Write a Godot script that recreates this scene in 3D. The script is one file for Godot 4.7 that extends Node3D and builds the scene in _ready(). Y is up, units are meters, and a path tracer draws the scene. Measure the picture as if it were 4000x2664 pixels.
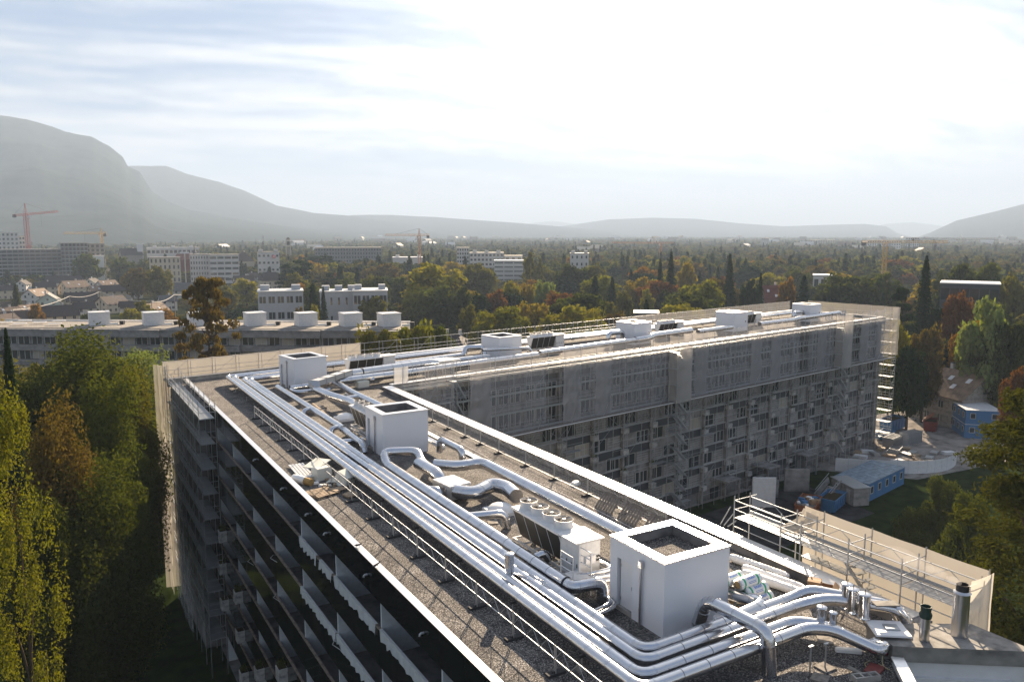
extends Node3D
# A scaffolded apartment building with metal-clad ducts on its gravel roof, a wooded suburb and hazy hills behind.
# World axes: the near wing runs along -Z, y is up, metres. ROOF is the height of both flat roofs.

const ROOF := 22.5
const WING := Vector3(12.2, 0, -87.0)
const WING_TURN := 0.151844   # the far wing leaves the near one at 81 degrees
var M := {}
var used := {}
var cache := {}
var rng := RandomNumberGenerator.new()

class Shape:
	var v := PackedVector3Array()
	var n := PackedVector3Array()
	var c := PackedColorArray()
	var i := PackedInt32Array()
	func tri(a: Vector3, b: Vector3, d: Vector3) -> void:
		var m := (d - a).cross(b - a).normalized()
		var k := v.size()
		v.append(a); v.append(b); v.append(d)
		n.append(m); n.append(m); n.append(m)
		i.append(k); i.append(k + 1); i.append(k + 2)
	func quad(a: Vector3, b: Vector3, d: Vector3, e: Vector3) -> void:
		var m := (d - a).cross(b - a).normalized()
		var k := v.size()
		v.append(a); v.append(b); v.append(d); v.append(e)
		for j in 4: n.append(m)
		i.append(k); i.append(k + 1); i.append(k + 2); i.append(k); i.append(k + 2); i.append(k + 3)
	func box(lo: Vector3, hi: Vector3) -> void:
		var p := [Vector3(lo.x, lo.y, lo.z), Vector3(hi.x, lo.y, lo.z), Vector3(hi.x, hi.y, lo.z), Vector3(lo.x, hi.y, lo.z), Vector3(lo.x, lo.y, hi.z), Vector3(hi.x, lo.y, hi.z), Vector3(hi.x, hi.y, hi.z), Vector3(lo.x, hi.y, hi.z)]
		quad(p[4], p[7], p[6], p[5]); quad(p[1], p[2], p[3], p[0]); quad(p[0], p[3], p[7], p[4]); quad(p[5], p[6], p[2], p[1]); quad(p[7], p[3], p[2], p[6]); quad(p[0], p[4], p[5], p[1])
	func ring(at: Vector3, x: Vector3, y: Vector3, r: float, sides: int) -> int:
		var k := v.size()
		for s in sides:
			var d := x * cos(TAU * s / sides) + y * sin(TAU * s / sides)
			v.append(at + d * r); n.append(d)
		return k
	func skin(a: int, b: int, sides: int) -> void:
		for s in sides:
			var t := (s + 1) % sides
			i.append(a + s); i.append(b + s); i.append(b + t)
			i.append(a + s); i.append(b + t); i.append(a + t)
	func tube(path: Array, r: float, sides := 12, caps := true, r2 := -1.0) -> void:
		var last := -1
		var x := Vector3.ZERO
		var count := path.size()
		for k in count:
			var d: Vector3 = (path[mini(k + 1, count - 1)] - path[maxi(k - 1, 0)]).normalized()
			if x == Vector3.ZERO:
				x = d.cross(Vector3.UP if absf(d.y) < 0.9 else Vector3.RIGHT).normalized()
			x = (x - d * x.dot(d)).normalized()
			var rr := r if r2 < 0 else lerpf(r, r2, float(k) / maxf(1, count - 1))
			var at := ring(path[k], x, d.cross(x), rr, sides)
			if last >= 0:
				skin(last, at, sides)
			last = at
			if caps and (k == 0 or k == count - 1):
				var m := -d if k == 0 else d
				var mid := v.size()
				v.append(path[k]); n.append(m)
				for s in sides:
					v.append(v[at + s]); n.append(m)
				for s in sides:
					var t := (s + 1) % sides
					i.append(mid)
					i.append(mid + 1 + (s if k == 0 else t)); i.append(mid + 1 + (t if k == 0 else s))
	func lathe(at: Vector3, prof: Array, sides := 20) -> void:
		var last := -1
		for k in prof.size():
			var a: Vector2 = prof[maxi(k - 1, 0)]
			var b: Vector2 = prof[mini(k + 1, prof.size() - 1)]
			var t := (b - a).normalized()
			var base := v.size()
			for s in sides:
				var ca := cos(TAU * s / sides)
				var sa := sin(TAU * s / sides)
				v.append(at + Vector3(prof[k].x * ca, prof[k].y, prof[k].x * sa)); n.append(Vector3(t.y * ca, -t.x, t.y * sa).normalized())
			if last >= 0:
				for s in sides:
					var q := (s + 1) % sides
					i.append(last + s); i.append(base + q); i.append(base + s)
					i.append(last + s); i.append(last + q); i.append(base + q)
			last = base
	func prism(poly: PackedVector2Array, y0: float, y1: float) -> void:
		# poly in the x/z plane
		var area := 0.0
		for k in poly.size():
			area += poly[k].cross(poly[(k + 1) % poly.size()])
		if area < 0:
			poly.reverse()
		var idx := Geometry2D.triangulate_polygon(poly)
		for k in range(0, idx.size(), 3):
			var a := poly[idx[k]]
			var b := poly[idx[k + 1]]
			var d := poly[idx[k + 2]]
			var up := (b - a).cross(d - a) > 0
			var A := Vector3(a.x, y1, a.y); var B := Vector3(b.x, y1, b.y); var D := Vector3(d.x, y1, d.y)
			if up: tri(A, B, D)
			else: tri(A, D, B)
			var dn := Vector3(0, y0 - y1, 0)
			if up: tri(A + dn, D + dn, B + dn)
			else: tri(A + dn, B + dn, D + dn)
		for k in poly.size():
			var a := poly[k]
			var b := poly[(k + 1) % poly.size()]
			quad(Vector3(a.x, y0, a.y), Vector3(b.x, y0, b.y), Vector3(b.x, y1, b.y), Vector3(a.x, y1, a.y))
	func mesh() -> ArrayMesh:
		var arr := []
		arr.resize(Mesh.ARRAY_MAX)
		arr[Mesh.ARRAY_VERTEX] = v; arr[Mesh.ARRAY_NORMAL] = n; arr[Mesh.ARRAY_INDEX] = i
		if c.size() == v.size() and c.size() > 0: arr[Mesh.ARRAY_COLOR] = c
		var m := ArrayMesh.new()
		m.add_surface_from_arrays(Mesh.PRIMITIVE_TRIANGLES, arr)
		return m

func lin(r: float, g: float, b: float, a := 1.0) -> Color:
	var k := Color(r, g, b).linear_to_srgb(); k.a = a
	return k

func mat(called: String, col: Color, rough := 0.8, metal := 0.0) -> StandardMaterial3D:
	var m := StandardMaterial3D.new()
	m.resource_name = called; m.albedo_color = col; m.roughness = rough; m.metallic = metal
	M[called] = m
	return m

func noise_tex(type: int, freq: float, size: int, stops: Array, s: int, oct := 4, cell_return := -1) -> NoiseTexture2D:
	var f := FastNoiseLite.new()
	f.noise_type = type; f.frequency = freq; f.seed = s; f.fractal_octaves = oct
	f.fractal_type = FastNoiseLite.FRACTAL_FBM if oct > 1 else FastNoiseLite.FRACTAL_NONE
	if cell_return >= 0: f.cellular_return_type = cell_return
	var t := NoiseTexture2D.new()
	t.width = size; t.height = size; t.seamless = true; t.noise = f
	var g := Gradient.new()
	var off := PackedFloat32Array()
	var cols := PackedColorArray()
	for st in stops:
		off.append(st[0]); cols.append(st[1])
	g.offsets = off; g.colors = cols
	t.color_ramp = g
	return t

func tri_tex(m: StandardMaterial3D, t: Texture2D, tile: float, world := true) -> void:
	m.albedo_texture = t; m.uv1_triplanar = true; m.uv1_world_triplanar = world; m.uv1_scale = Vector3.ONE / tile

func relief(m: StandardMaterial3D, t: Texture2D, tile: float, cm: float, world := true) -> void:
	m.heightmap_enabled = true; m.heightmap_texture = t; m.heightmap_scale = cm
	m.uv1_triplanar = true; m.uv1_world_triplanar = world; m.uv1_scale = Vector3.ONE / tile

func detail(m: StandardMaterial3D, t: Texture2D, tile: float) -> void:
	m.detail_enabled = true; m.detail_albedo = t; m.detail_blend_mode = BaseMaterial3D.BLEND_MODE_MUL
	m.detail_uv_layer = BaseMaterial3D.DETAIL_UV_2; m.uv2_triplanar = true; m.uv2_world_triplanar = true; m.uv2_scale = Vector3.ONE / tile

func numbered(called: String) -> String:
	var k: int = used.get(called, 0)
	used[called] = k + 1
	return called if k == 0 else "%s_%03d" % [called, k]

func tag(o: Node, label: String, category: String, group := "") -> void:
	o.set_meta("label", label); o.set_meta("category", category)
	if group: o.set_meta("group", group)

func thing(called: String, label: String, category: String, at := Vector3.ZERO, turn := 0.0, group := "") -> Node3D:
	var o := Node3D.new()
	o.name = numbered(called)
	add_child(o)
	o.position = at; o.rotation.y = turn
	tag(o, label, category, group)
	return o

func wing(called: String, label: String, category: String, bx := 0.0, y := 0.0, bz := 0.0, group := "") -> Node3D:
	# a thing placed in the far wing's own axes
	return thing(called, label, category, WING + Basis(Vector3.UP, WING_TURN) * Vector3(bx, y, bz), WING_TURN, group)

func one(called: String, mesh: Mesh, m: Material, label: String, category: String, group := "") -> MeshInstance3D:
	var o := MeshInstance3D.new()
	o.name = numbered(called); o.mesh = mesh; o.material_override = m
	add_child(o)
	tag(o, label, category, group)
	return o

func struct(called: String, mesh: Mesh, m: Material) -> MeshInstance3D:
	var o := MeshInstance3D.new()
	o.name = numbered(called); o.mesh = mesh; o.material_override = m
	add_child(o)
	o.set_meta("kind", "structure")
	return o

func part(parent: Node, called: String, mesh: Mesh, m: Material, xf := Transform3D.IDENTITY) -> MeshInstance3D:
	var o := MeshInstance3D.new()
	o.name = called; o.mesh = mesh; o.material_override = m; o.transform = xf
	parent.add_child(o, true)
	return o

func copy(o: Node3D, label := "", group := "") -> Node3D:
	var base: String = String(o.name)
	var c: Node3D = o.duplicate()
	c.name = numbered(base)
	add_child(c)
	if label: c.set_meta("label", label)
	if group: c.set_meta("group", group)
	return c

func unit_box() -> Mesh:
	if not cache.has("ub"):
		var s := Shape.new(); s.box(Vector3.ONE * -0.5, Vector3.ONE * 0.5); cache.ub = s.mesh()
	return cache.ub

func unit_tube(sides := 6) -> Mesh:
	var k := "ut%d" % sides
	if not cache.has(k):
		var s := Shape.new(); s.tube([Vector3.ZERO, Vector3.UP], 1.0, sides, false); cache[k] = s.mesh()
	return cache[k]

func bx(parent: Node, called: String, m: Material, at: Vector3, size: Vector3, turn := 0.0) -> MeshInstance3D:
	return part(parent, called, unit_box(), m, Transform3D(Basis(Vector3.UP, turn) * Basis.from_scale(size), at))

func bar(parent: Node, called: String, m: Material, p: Vector3, q: Vector3, r: float, sides := 6) -> MeshInstance3D:
	var d := q - p
	var y := d.normalized()
	var x := y.cross(Vector3.RIGHT if absf(y.x) < 0.9 else Vector3.UP).normalized()
	return part(parent, called, unit_tube(sides), m, Transform3D(Basis(x * r, d, x.cross(y) * r), p))

func plank(parent: Node, called: String, m: Material, p: Vector3, q: Vector3, w: float, h: float) -> MeshInstance3D:
	var d := q - p
	var z := d.normalized()
	var x := Vector3.UP.cross(z).normalized()
	return part(parent, called, unit_box(), m, Transform3D(Basis(x * w, z.cross(x) * h, d), (p + q) / 2))

func chamfered(size: Vector3, c: float) -> Mesh:
	# a box with its top and vertical edges cut, standing on y = 0, centred in x and z
	var k := "ch%s%.3f" % [size, c]
	if not cache.has(k):
		var s := Shape.new()
		var rings := []
		var hx := size.x / 2; var hz := size.z / 2
		for lv in [[0.0, 0.0], [size.y - c, 0.0], [size.y, c]]:
			var e: float = lv[1]
			var a := hx - e; var b := hz - e; var f := c * 0.7
			rings.append([Vector3(-a + f, lv[0], -b), Vector3(a - f, lv[0], -b), Vector3(a, lv[0], -b + f), Vector3(a, lv[0], b - f), Vector3(a - f, lv[0], b), Vector3(-a + f, lv[0], b), Vector3(-a, lv[0], b - f), Vector3(-a, lv[0], -b + f)])
		for r in 2:
			for j in 8:
				var t := (j + 1) % 8
				s.quad(rings[r][j], rings[r][t], rings[r + 1][t], rings[r + 1][j])
		var top: Array = rings[2]
		var bot: Array = rings[0]
		for j in range(1, 7):
			s.tri(top[0], top[j], top[j + 1])
			s.tri(bot[0], bot[j + 1], bot[j])
		cache[k] = s.mesh()
	return cache[k]

func pol(bearing: float, dist: float, y := 0.0) -> Vector3:
	var a := deg_to_rad(bearing)
	return Vector3(sin(a) * dist, y, -cos(a) * dist)

const SUN_BEARING := 42.1
const SUN_HEIGHT := 22.0

func sun_dir() -> Vector3:
	var e := deg_to_rad(SUN_HEIGHT)
	return pol(SUN_BEARING, cos(e), sin(e))

func make_sky() -> PanoramaSkyMaterial:
	# blue sky under streaky cirrus, brighter round the sun; the same clouds go all the way round
	var w := 2048
	var h := 1024
	var data := PackedFloat32Array()
	data.resize(w * h * 3)
	var warp := FastNoiseLite.new(); warp.seed = 5; warp.frequency = 0.9; warp.fractal_octaves = 3
	var streak := FastNoiseLite.new(); streak.seed = 11; streak.frequency = 1.0; streak.fractal_octaves = 6; streak.fractal_gain = 0.58
	var veil := FastNoiseLite.new(); veil.seed = 23; veil.frequency = 0.55; veil.fractal_octaves = 3
	var sun := sun_dir()
	for y in h / 2 + 2:
		var el := (0.5 - (y + 0.5) / h) * PI
		var up := sin(maxf(el, 0.004))
		var ce := cos(el)
		var blue := Vector3(0.13, 0.25, 0.52).lerp(Vector3(0.44, 0.60, 0.82), exp(-up * 3.0)).lerp(Vector3(0.98, 0.96, 0.92), exp(-up * 20.0))
		var far := clampf(1.0 / (up + 0.10), 0.0, 7.0)
		for x in w:
			var az := (x + 0.5) / w * TAU
			var d := Vector3(sin(az) * ce, up, -cos(az) * ce)
			# clouds on a flat layer, combed along one wind direction
			var px := d.x * far
			var pz := d.z * far
			var a := px * 0.985 + pz * 0.17
			var b := -px * 0.17 + pz * 0.985
			var k := warp.get_noise_2d(a * 0.35, b * 0.5)
			var v := veil.get_noise_2d(a * 0.32 + 3.0, b * 0.8) * 0.5 + 0.5
			var s := streak.get_noise_2d(a * 0.45 + k * 0.3, b * 1.9 + k * 0.7) * 0.5 + 0.5
			var wisp := streak.get_noise_2d(a * 1.7 + 20.0 + k * 0.6, b * 6.5 + k * 1.2) * 0.5 + 0.5
			var cov := smoothstep(0.34, 0.76, s * 0.40 + v * 0.34 + wisp * 0.32)
			cov = clampf(cov * 0.90 + 0.08, 0.0, 1.0) * smoothstep(-0.02, 0.13, up)
			var g := maxf(0.0, d.dot(sun))
			var glow := 0.70 * pow(g, 24.0) + 0.26 * pow(g, 7.0)
			var cloud := Vector3(0.97, 0.98, 1.0) * (0.42 + 0.90 * pow(g, 2.0))
			var c := blue.lerp(cloud, cov) + Vector3(1.0, 0.95, 0.88) * glow
			var at := (y * w + x) * 3
			data[at] = c.x; data[at + 1] = c.y; data[at + 2] = c.z
	for y in range(h / 2 + 2, h):
		for x in w:
			var at := (y * w + x) * 3
			data[at] = 0.30; data[at + 1] = 0.31; data[at + 2] = 0.30
	var im := Image.create_from_data(w, h, false, Image.FORMAT_RGBF, data.to_byte_array())
	var p := PanoramaSkyMaterial.new()
	p.panorama = ImageTexture.create_from_image(im)
	return p

func _ready() -> void:
	rng.seed = 7
	# camera: a drone 15 m above the roof
	var cam := Camera3D.new()
	cam.name = "camera"
	add_child(cam)
	cam.position = Vector3(0, ROOF + 15.0, 0)
	cam.rotation_degrees = Vector3(-7.707, -30.646, 0)
	cam.fov = 46.37
	cam.near = 0.5
	cam.far = 60000
	cam.current = true
	# sky, sun, haze, exposure
	var env := Environment.new()
	env.background_mode = Environment.BG_SKY
	env.sky = Sky.new()
	env.sky.sky_material = make_sky()
	env.background_energy_multiplier = 0.27
	env.tonemap_mode = Environment.TONE_MAPPER_LINEAR
	env.tonemap_exposure = 3.8
	env.fog_enabled = true
	env.fog_density = 0.00019
	env.fog_light_color = Color(0.80, 0.89, 1.0)
	env.volumetric_fog_enabled = true; env.volumetric_fog_density = 0.0   # for the steam at the flue
	env.sdfgi_enabled = true; env.ssao_enabled = true; env.ssil_enabled = true
	var we := WorldEnvironment.new()
	we.name = "environment"; we.environment = env
	add_child(we)
	var sun := DirectionalLight3D.new()
	sun.name = "sun"
	add_child(sun)
	sun.light_energy = 1.6
	sun.light_angular_distance = 0.53
	sun.light_color = Color(1.0, 0.90, 0.77)
	sun.shadow_enabled = true
	sun.look_at_from_position(Vector3.ZERO, -sun_dir(), Vector3.UP)
	materials()
	terrain()
	near_wing()
	far_wing()
	roof_plant()
	scaffolds()
	building_site()
	neighbours()
	village()
	cranes()
	woods()
	clutter()

func materials() -> void:
	var S := FastNoiseLite.TYPE_SIMPLEX_SMOOTH
	var K := FastNoiseLite.TYPE_CELLULAR
	var mottle := noise_tex(S, 0.012, 512, [[0.0, Color(0.91, 0.91, 0.91)], [0.5, Color(0.965, 0.965, 0.965)], [1.0, Color(1, 1, 1)]], 3, 5)
	var blotch := noise_tex(S, 0.006, 512, [[0.0, Color(0.62, 0.62, 0.63)], [0.45, Color(0.86, 0.85, 0.84)], [1.0, Color(1, 1, 1)]], 9, 5)
	var pebble := noise_tex(K, 0.085, 1024, [[0.0, Color(0.17, 0.17, 0.18)], [0.3, Color(0.35, 0.35, 0.355)], [0.55, Color(0.49, 0.485, 0.48)], [0.8, Color(0.67, 0.66, 0.645)], [1.0, Color(0.92, 0.91, 0.89)]], 4, 1, FastNoiseLite.RETURN_CELL_VALUE)
	var pebble_h := noise_tex(K, 0.085, 1024, [[0.0, Color(1, 1, 1)], [1.0, Color(0, 0, 0)]], 4, 1, FastNoiseLite.RETURN_DISTANCE)
	var fine := noise_tex(S, 0.09, 512, [[0.0, Color(0.78, 0.78, 0.78)], [1.0, Color(1, 1, 1)]], 17, 3)
	var dents := noise_tex(S, 0.012, 512, [[0.0, Color(0, 0, 0)], [1.0, Color(1, 1, 1)]], 31, 3)
	var m := mat("gravel", lin(0.68, 0.665, 0.66), 0.95)
	tri_tex(m, pebble, 3.1); relief(m, pebble_h, 3.1, 3.0); detail(m, blotch, 9.0)
	m = mat("felt", lin(0.30, 0.29, 0.27), 0.9); tri_tex(m, blotch, 2.3); relief(m, fine, 2.3, 0.4)
	# metals
	m = mat("cladding", lin(0.60, 0.61, 0.635), 0.27, 1.0); relief(m, dents, 2.6, 0.25, true)
	m.roughness_texture = noise_tex(S, 0.02, 256, [[0.0, Color(0.8, 0.8, 0.8)], [1.0, Color(1, 1, 1)]], 41, 3); m.roughness = 0.23
	m = mat("seam", lin(0.09, 0.09, 0.10), 0.6, 0.2)
	m = mat("galvanised", lin(0.46, 0.48, 0.50), 0.48, 0.85); tri_tex(m, mottle, 1.3)
	m = mat("steel", lin(0.55, 0.55, 0.56), 0.3, 1.0)
	m = mat("coping", lin(0.80, 0.80, 0.80), 0.30, 0.75)
	m = mat("dark_iron", lin(0.03, 0.03, 0.032), 0.5, 0.4)
	m = mat("rubber", lin(0.025, 0.025, 0.027), 0.85)
	m = mat("white_metal", lin(0.66, 0.67, 0.68), 0.42); tri_tex(m, mottle, 2.1)
	m = mat("render_wall", lin(0.70, 0.715, 0.75), 0.9); relief(m, fine, 0.7, 0.12)
	m = mat("white_wall", lin(0.66, 0.66, 0.66), 0.85); tri_tex(m, mottle, 4.1)
	m = mat("door_white", lin(0.72, 0.72, 0.73), 0.5)
	m = mat("fins", lin(0.05, 0.047, 0.043), 0.6, 0.3); tri_tex(m, fine, 0.35)
	m = mat("concrete", lin(0.40, 0.385, 0.36), 0.9); tri_tex(m, blotch, 3.3)
	m = mat("grey_concrete", lin(0.22, 0.22, 0.225), 0.9); tri_tex(m, blotch, 5.3)
	m = mat("pale_panel", lin(0.31, 0.305, 0.30), 0.8); tri_tex(m, blotch, 4.7)
	m = mat("dark_glass", lin(0.012, 0.013, 0.014), 0.06)
	m = mat("window_glass", lin(0.035, 0.04, 0.045), 0.05)
	m = mat("interior_light", lin(0.34, 0.31, 0.26), 0.8)
	m = mat("spandrel", lin(0.055, 0.06, 0.068), 0.55); tri_tex(m, mottle, 2.9)
	m = mat("partition", lin(0.52, 0.56, 0.60), 0.75); tri_tex(m, mottle, 2.3)
	m = mat("rail_wood", lin(0.24, 0.19, 0.155), 0.7); tri_tex(m, blotch, 1.1)
	m = mat("frame_white", lin(0.40, 0.40, 0.39), 0.5)
	m = mat("planter", lin(0.52, 0.52, 0.51), 0.8); tri_tex(m, blotch, 1.9)
	m = mat("timber", lin(0.40, 0.30, 0.20), 0.8); tri_tex(m, blotch, 0.7)
	m = mat("grey_timber", lin(0.24, 0.215, 0.19), 0.85); tri_tex(m, blotch, 0.6)
	m = mat("cardboard", lin(0.33, 0.205, 0.115), 0.85); tri_tex(m, mottle, 0.8)
	m = mat("plastic_white", lin(0.75, 0.75, 0.74), 0.35); relief(m, dents, 0.8, 1.2)
	m = mat("green_band", lin(0.0, 0.33, 0.16), 0.4)
	m = mat("blue_print", lin(0.04, 0.17, 0.55), 0.5)
	m = mat("black_print", lin(0.02, 0.02, 0.02), 0.6)
	m = mat("wool", lin(0.36, 0.24, 0.11), 1.0); tri_tex(m, fine, 0.2)
	m = mat("foam_yellow", lin(0.50, 0.33, 0.12), 0.95); tri_tex(m, blotch, 0.6)
	m = mat("polystyrene", lin(0.66, 0.66, 0.60), 0.9); tri_tex(m, mottle, 0.7)
	m = mat("brick_red", lin(0.19, 0.045, 0.035), 0.9); tri_tex(m, blotch, 0.9)
	m = mat("plate", lin(0.26, 0.24, 0.215), 0.9); tri_tex(m, blotch, 0.9)
	m = mat("yellow", lin(0.65, 0.45, 0.03), 0.6)
	m = mat("cable", lin(0.45, 0.38, 0.20), 0.6)
	m = mat("site_blue", lin(0.045, 0.16, 0.34), 0.5); tri_tex(m, mottle, 2.7)
	m = mat("site_blue_roof", lin(0.24, 0.33, 0.42), 0.45); tri_tex(m, blotch, 3.1)
	m = mat("skip_orange", lin(0.33, 0.10, 0.03), 0.7); tri_tex(m, blotch, 1.3)
	m = mat("skip_red", lin(0.20, 0.035, 0.03), 0.7); tri_tex(m, blotch, 1.3)
	m = mat("paving", lin(0.36, 0.34, 0.32), 0.95); tri_tex(m, blotch, 11.0); detail(m, mottle, 3.3)
	m = mat("asphalt", lin(0.06, 0.06, 0.062), 0.95); tri_tex(m, blotch, 7.0)
	m = mat("lawn", lin(0.035, 0.055, 0.016), 1.0); tri_tex(m, blotch, 8.0); detail(m, fine, 1.0)
	m = mat("soil", lin(0.075, 0.062, 0.04), 1.0); tri_tex(m, blotch, 60.0); detail(m, mottle, 9.0)
	m = mat("land", lin(0.036, 0.042, 0.020), 1.0); tri_tex(m, noise_tex(S, 0.008, 1024, [[0.0, Color(0.45, 0.5, 0.42)], [0.5, Color(0.8, 0.82, 0.75)], [0.62, Color(0.95, 0.9, 0.8)], [1.0, Color(1, 1, 0.92)]], 77, 6), 2600.0)
	m = mat("mountain", lin(0.045, 0.055, 0.055), 1.0); tri_tex(m, noise_tex(S, 0.012, 1024, [[0.0, Color(0.5, 0.55, 0.5)], [0.5, Color(0.85, 0.85, 0.8)], [1.0, Color(1, 1, 1)]], 78, 6), 1500.0)
	m = mat("cliff", lin(0.20, 0.185, 0.165), 1.0); tri_tex(m, blotch, 300.0)
	m = mat("tile_brown", lin(0.085, 0.052, 0.04), 0.85); tri_tex(m, blotch, 4.0)
	m = mat("tile_dark", lin(0.045, 0.032, 0.03), 0.85); tri_tex(m, blotch, 4.0)
	m = mat("tile_tan", lin(0.27, 0.185, 0.125), 0.85); tri_tex(m, blotch, 4.0)
	m = mat("tile_red", lin(0.19, 0.062, 0.045), 0.85); tri_tex(m, blotch, 4.0)
	m = mat("slate", lin(0.10, 0.10, 0.105), 0.7); tri_tex(m, blotch, 4.0)
	m = mat("house_white", lin(0.58, 0.56, 0.53), 0.85); tri_tex(m, mottle, 6.0)
	m = mat("house_cream", lin(0.52, 0.45, 0.34), 0.85); tri_tex(m, mottle, 6.0)
	m = mat("house_green", lin(0.45, 0.52, 0.46), 0.85); tri_tex(m, mottle, 6.0)
	m = mat("house_stone", lin(0.34, 0.31, 0.27), 0.9); tri_tex(m, blotch, 3.0)
	m = mat("shutter_green", lin(0.03, 0.10, 0.06), 0.6)
	m = mat("metal_panel", lin(0.42, 0.44, 0.47), 0.5, 0.3); tri_tex(m, mottle, 4.0)
	m = mat("crane_red", lin(0.38, 0.045, 0.045), 0.5)
	m = mat("crane_yellow", lin(0.50, 0.30, 0.05), 0.5)
	m = mat("crane_orange", lin(0.48, 0.20, 0.05), 0.5)
	m = mat("sign_red", lin(0.62, 0.02, 0.03), 0.5)
	m = mat("bird", lin(0.05, 0.045, 0.045), 0.8)
	m = mat("bark", lin(0.075, 0.058, 0.042), 0.95)
	for n in ["land", "mountain", "cliff", "lawn", "soil", "paving", "asphalt", "bark"]:
		M[n].specular_mode = BaseMaterial3D.SPECULAR_DISABLED
	# nets and sheets: cloth that lets part of the light through
	for n in [["net_beige", lin(0.56, 0.50, 0.42, 0.80), 0.8], ["net_grey", lin(0.44, 0.45, 0.48, 0.27), 0.5], ["net_thick", lin(0.44, 0.44, 0.46, 0.40), 0.5], ["net_pale", lin(0.46, 0.44, 0.42, 0.42), 0.6], ["sheet", lin(0.62, 0.66, 0.68, 0.80), 0.6], ["shade_cloth", lin(0.36, 0.32, 0.27, 0.92), 0.6]]:
		m = mat(n[0], n[1], 0.9)
		m.transparency = BaseMaterial3D.TRANSPARENCY_ALPHA
		m.cull_mode = BaseMaterial3D.CULL_DISABLED
		m.backlight_enabled = true; m.backlight = Color(n[2], n[2] * 0.97, n[2] * 0.92)
	# leaves
	for n in [["green", 0.070, 0.080, 0.017], ["green2", 0.048, 0.056, 0.014], ["olive", 0.108, 0.098, 0.018], ["olive2", 0.145, 0.140, 0.020], ["dark", 0.022, 0.036, 0.014], ["yel", 0.205, 0.180, 0.022], ["gold", 0.230, 0.165, 0.018], ["orange", 0.195, 0.100, 0.014], ["rust", 0.135, 0.056, 0.018], ["brown", 0.110, 0.076, 0.024], ["pale", 0.160, 0.190, 0.070], ["pine", 0.052, 0.054, 0.013]]:
		m = mat("leaf_" + n[0], lin(n[1] * 1.25, n[2] * 1.25, n[3] * 1.25), 0.8)
		m.specular_mode = BaseMaterial3D.SPECULAR_DISABLED
		m.vertex_color_use_as_albedo = true
		m.backlight_enabled = true; m.backlight = Color(0.76, 0.78, 0.45) if n[0] != "dark" else Color(0.5, 0.55, 0.4)
		m.cull_mode = BaseMaterial3D.CULL_DISABLED

func ridge(called: String, prof: Array, near: float, far: float, rough: float, s: int, m: Material) -> void:
	# prof: bearing, crest height; the slope climbs from the plain at NEAR to the crest at FAR and falls behind it
	var f := FastNoiseLite.new(); f.seed = s; f.frequency = 1.0; f.fractal_octaves = 5
	var sh := Shape.new()
	var cols := 260
	var rows := 34
	var b0: float = prof[0][0]
	var b1: float = prof[-1][0]
	for r in rows + 1:
		var t := float(r) / rows
		for k in cols + 1:
			var b := lerpf(b0, b1, float(k) / cols)
			var j := 0
			while j < prof.size() - 2 and prof[j + 1][0] < b:
				j += 1
			var u := clampf((b - prof[j][0]) / (prof[j + 1][0] - prof[j][0]), 0, 1)
			var crest: float = lerpf(prof[j][1], prof[j + 1][1], u)
			var d := lerpf(near, far, t)
			var rise := pow(clampf(t / 0.86, 0, 1), 1.7) if t <= 0.86 else 1.0 - (t - 0.86) * 3.0
			var w := pol(b, d) / (near * 0.3)
			var n := f.get_noise_2d(w.x, w.z)
			var gully := f.get_noise_2d(w.x * 0.8 + 40.0, w.z * 0.8)
			var y := crest * rise * (1.0 + rough * 0.7 * gully * (1.0 - rise)) + rough * crest * 0.06 * n * rise
			sh.v.append(pol(b, d, y - 2.0)); sh.n.append(Vector3.UP)
	for r in rows:
		for k in cols:
			var a := r * (cols + 1) + k
			for q in [a, a + cols + 1, a + cols + 2, a, a + cols + 2, a + 1]: sh.i.append(q)
	var st := SurfaceTool.new()
	var am := sh.mesh()
	st.create_from(am, 0); st.generate_normals()
	struct(called, st.commit(), m)

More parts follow.
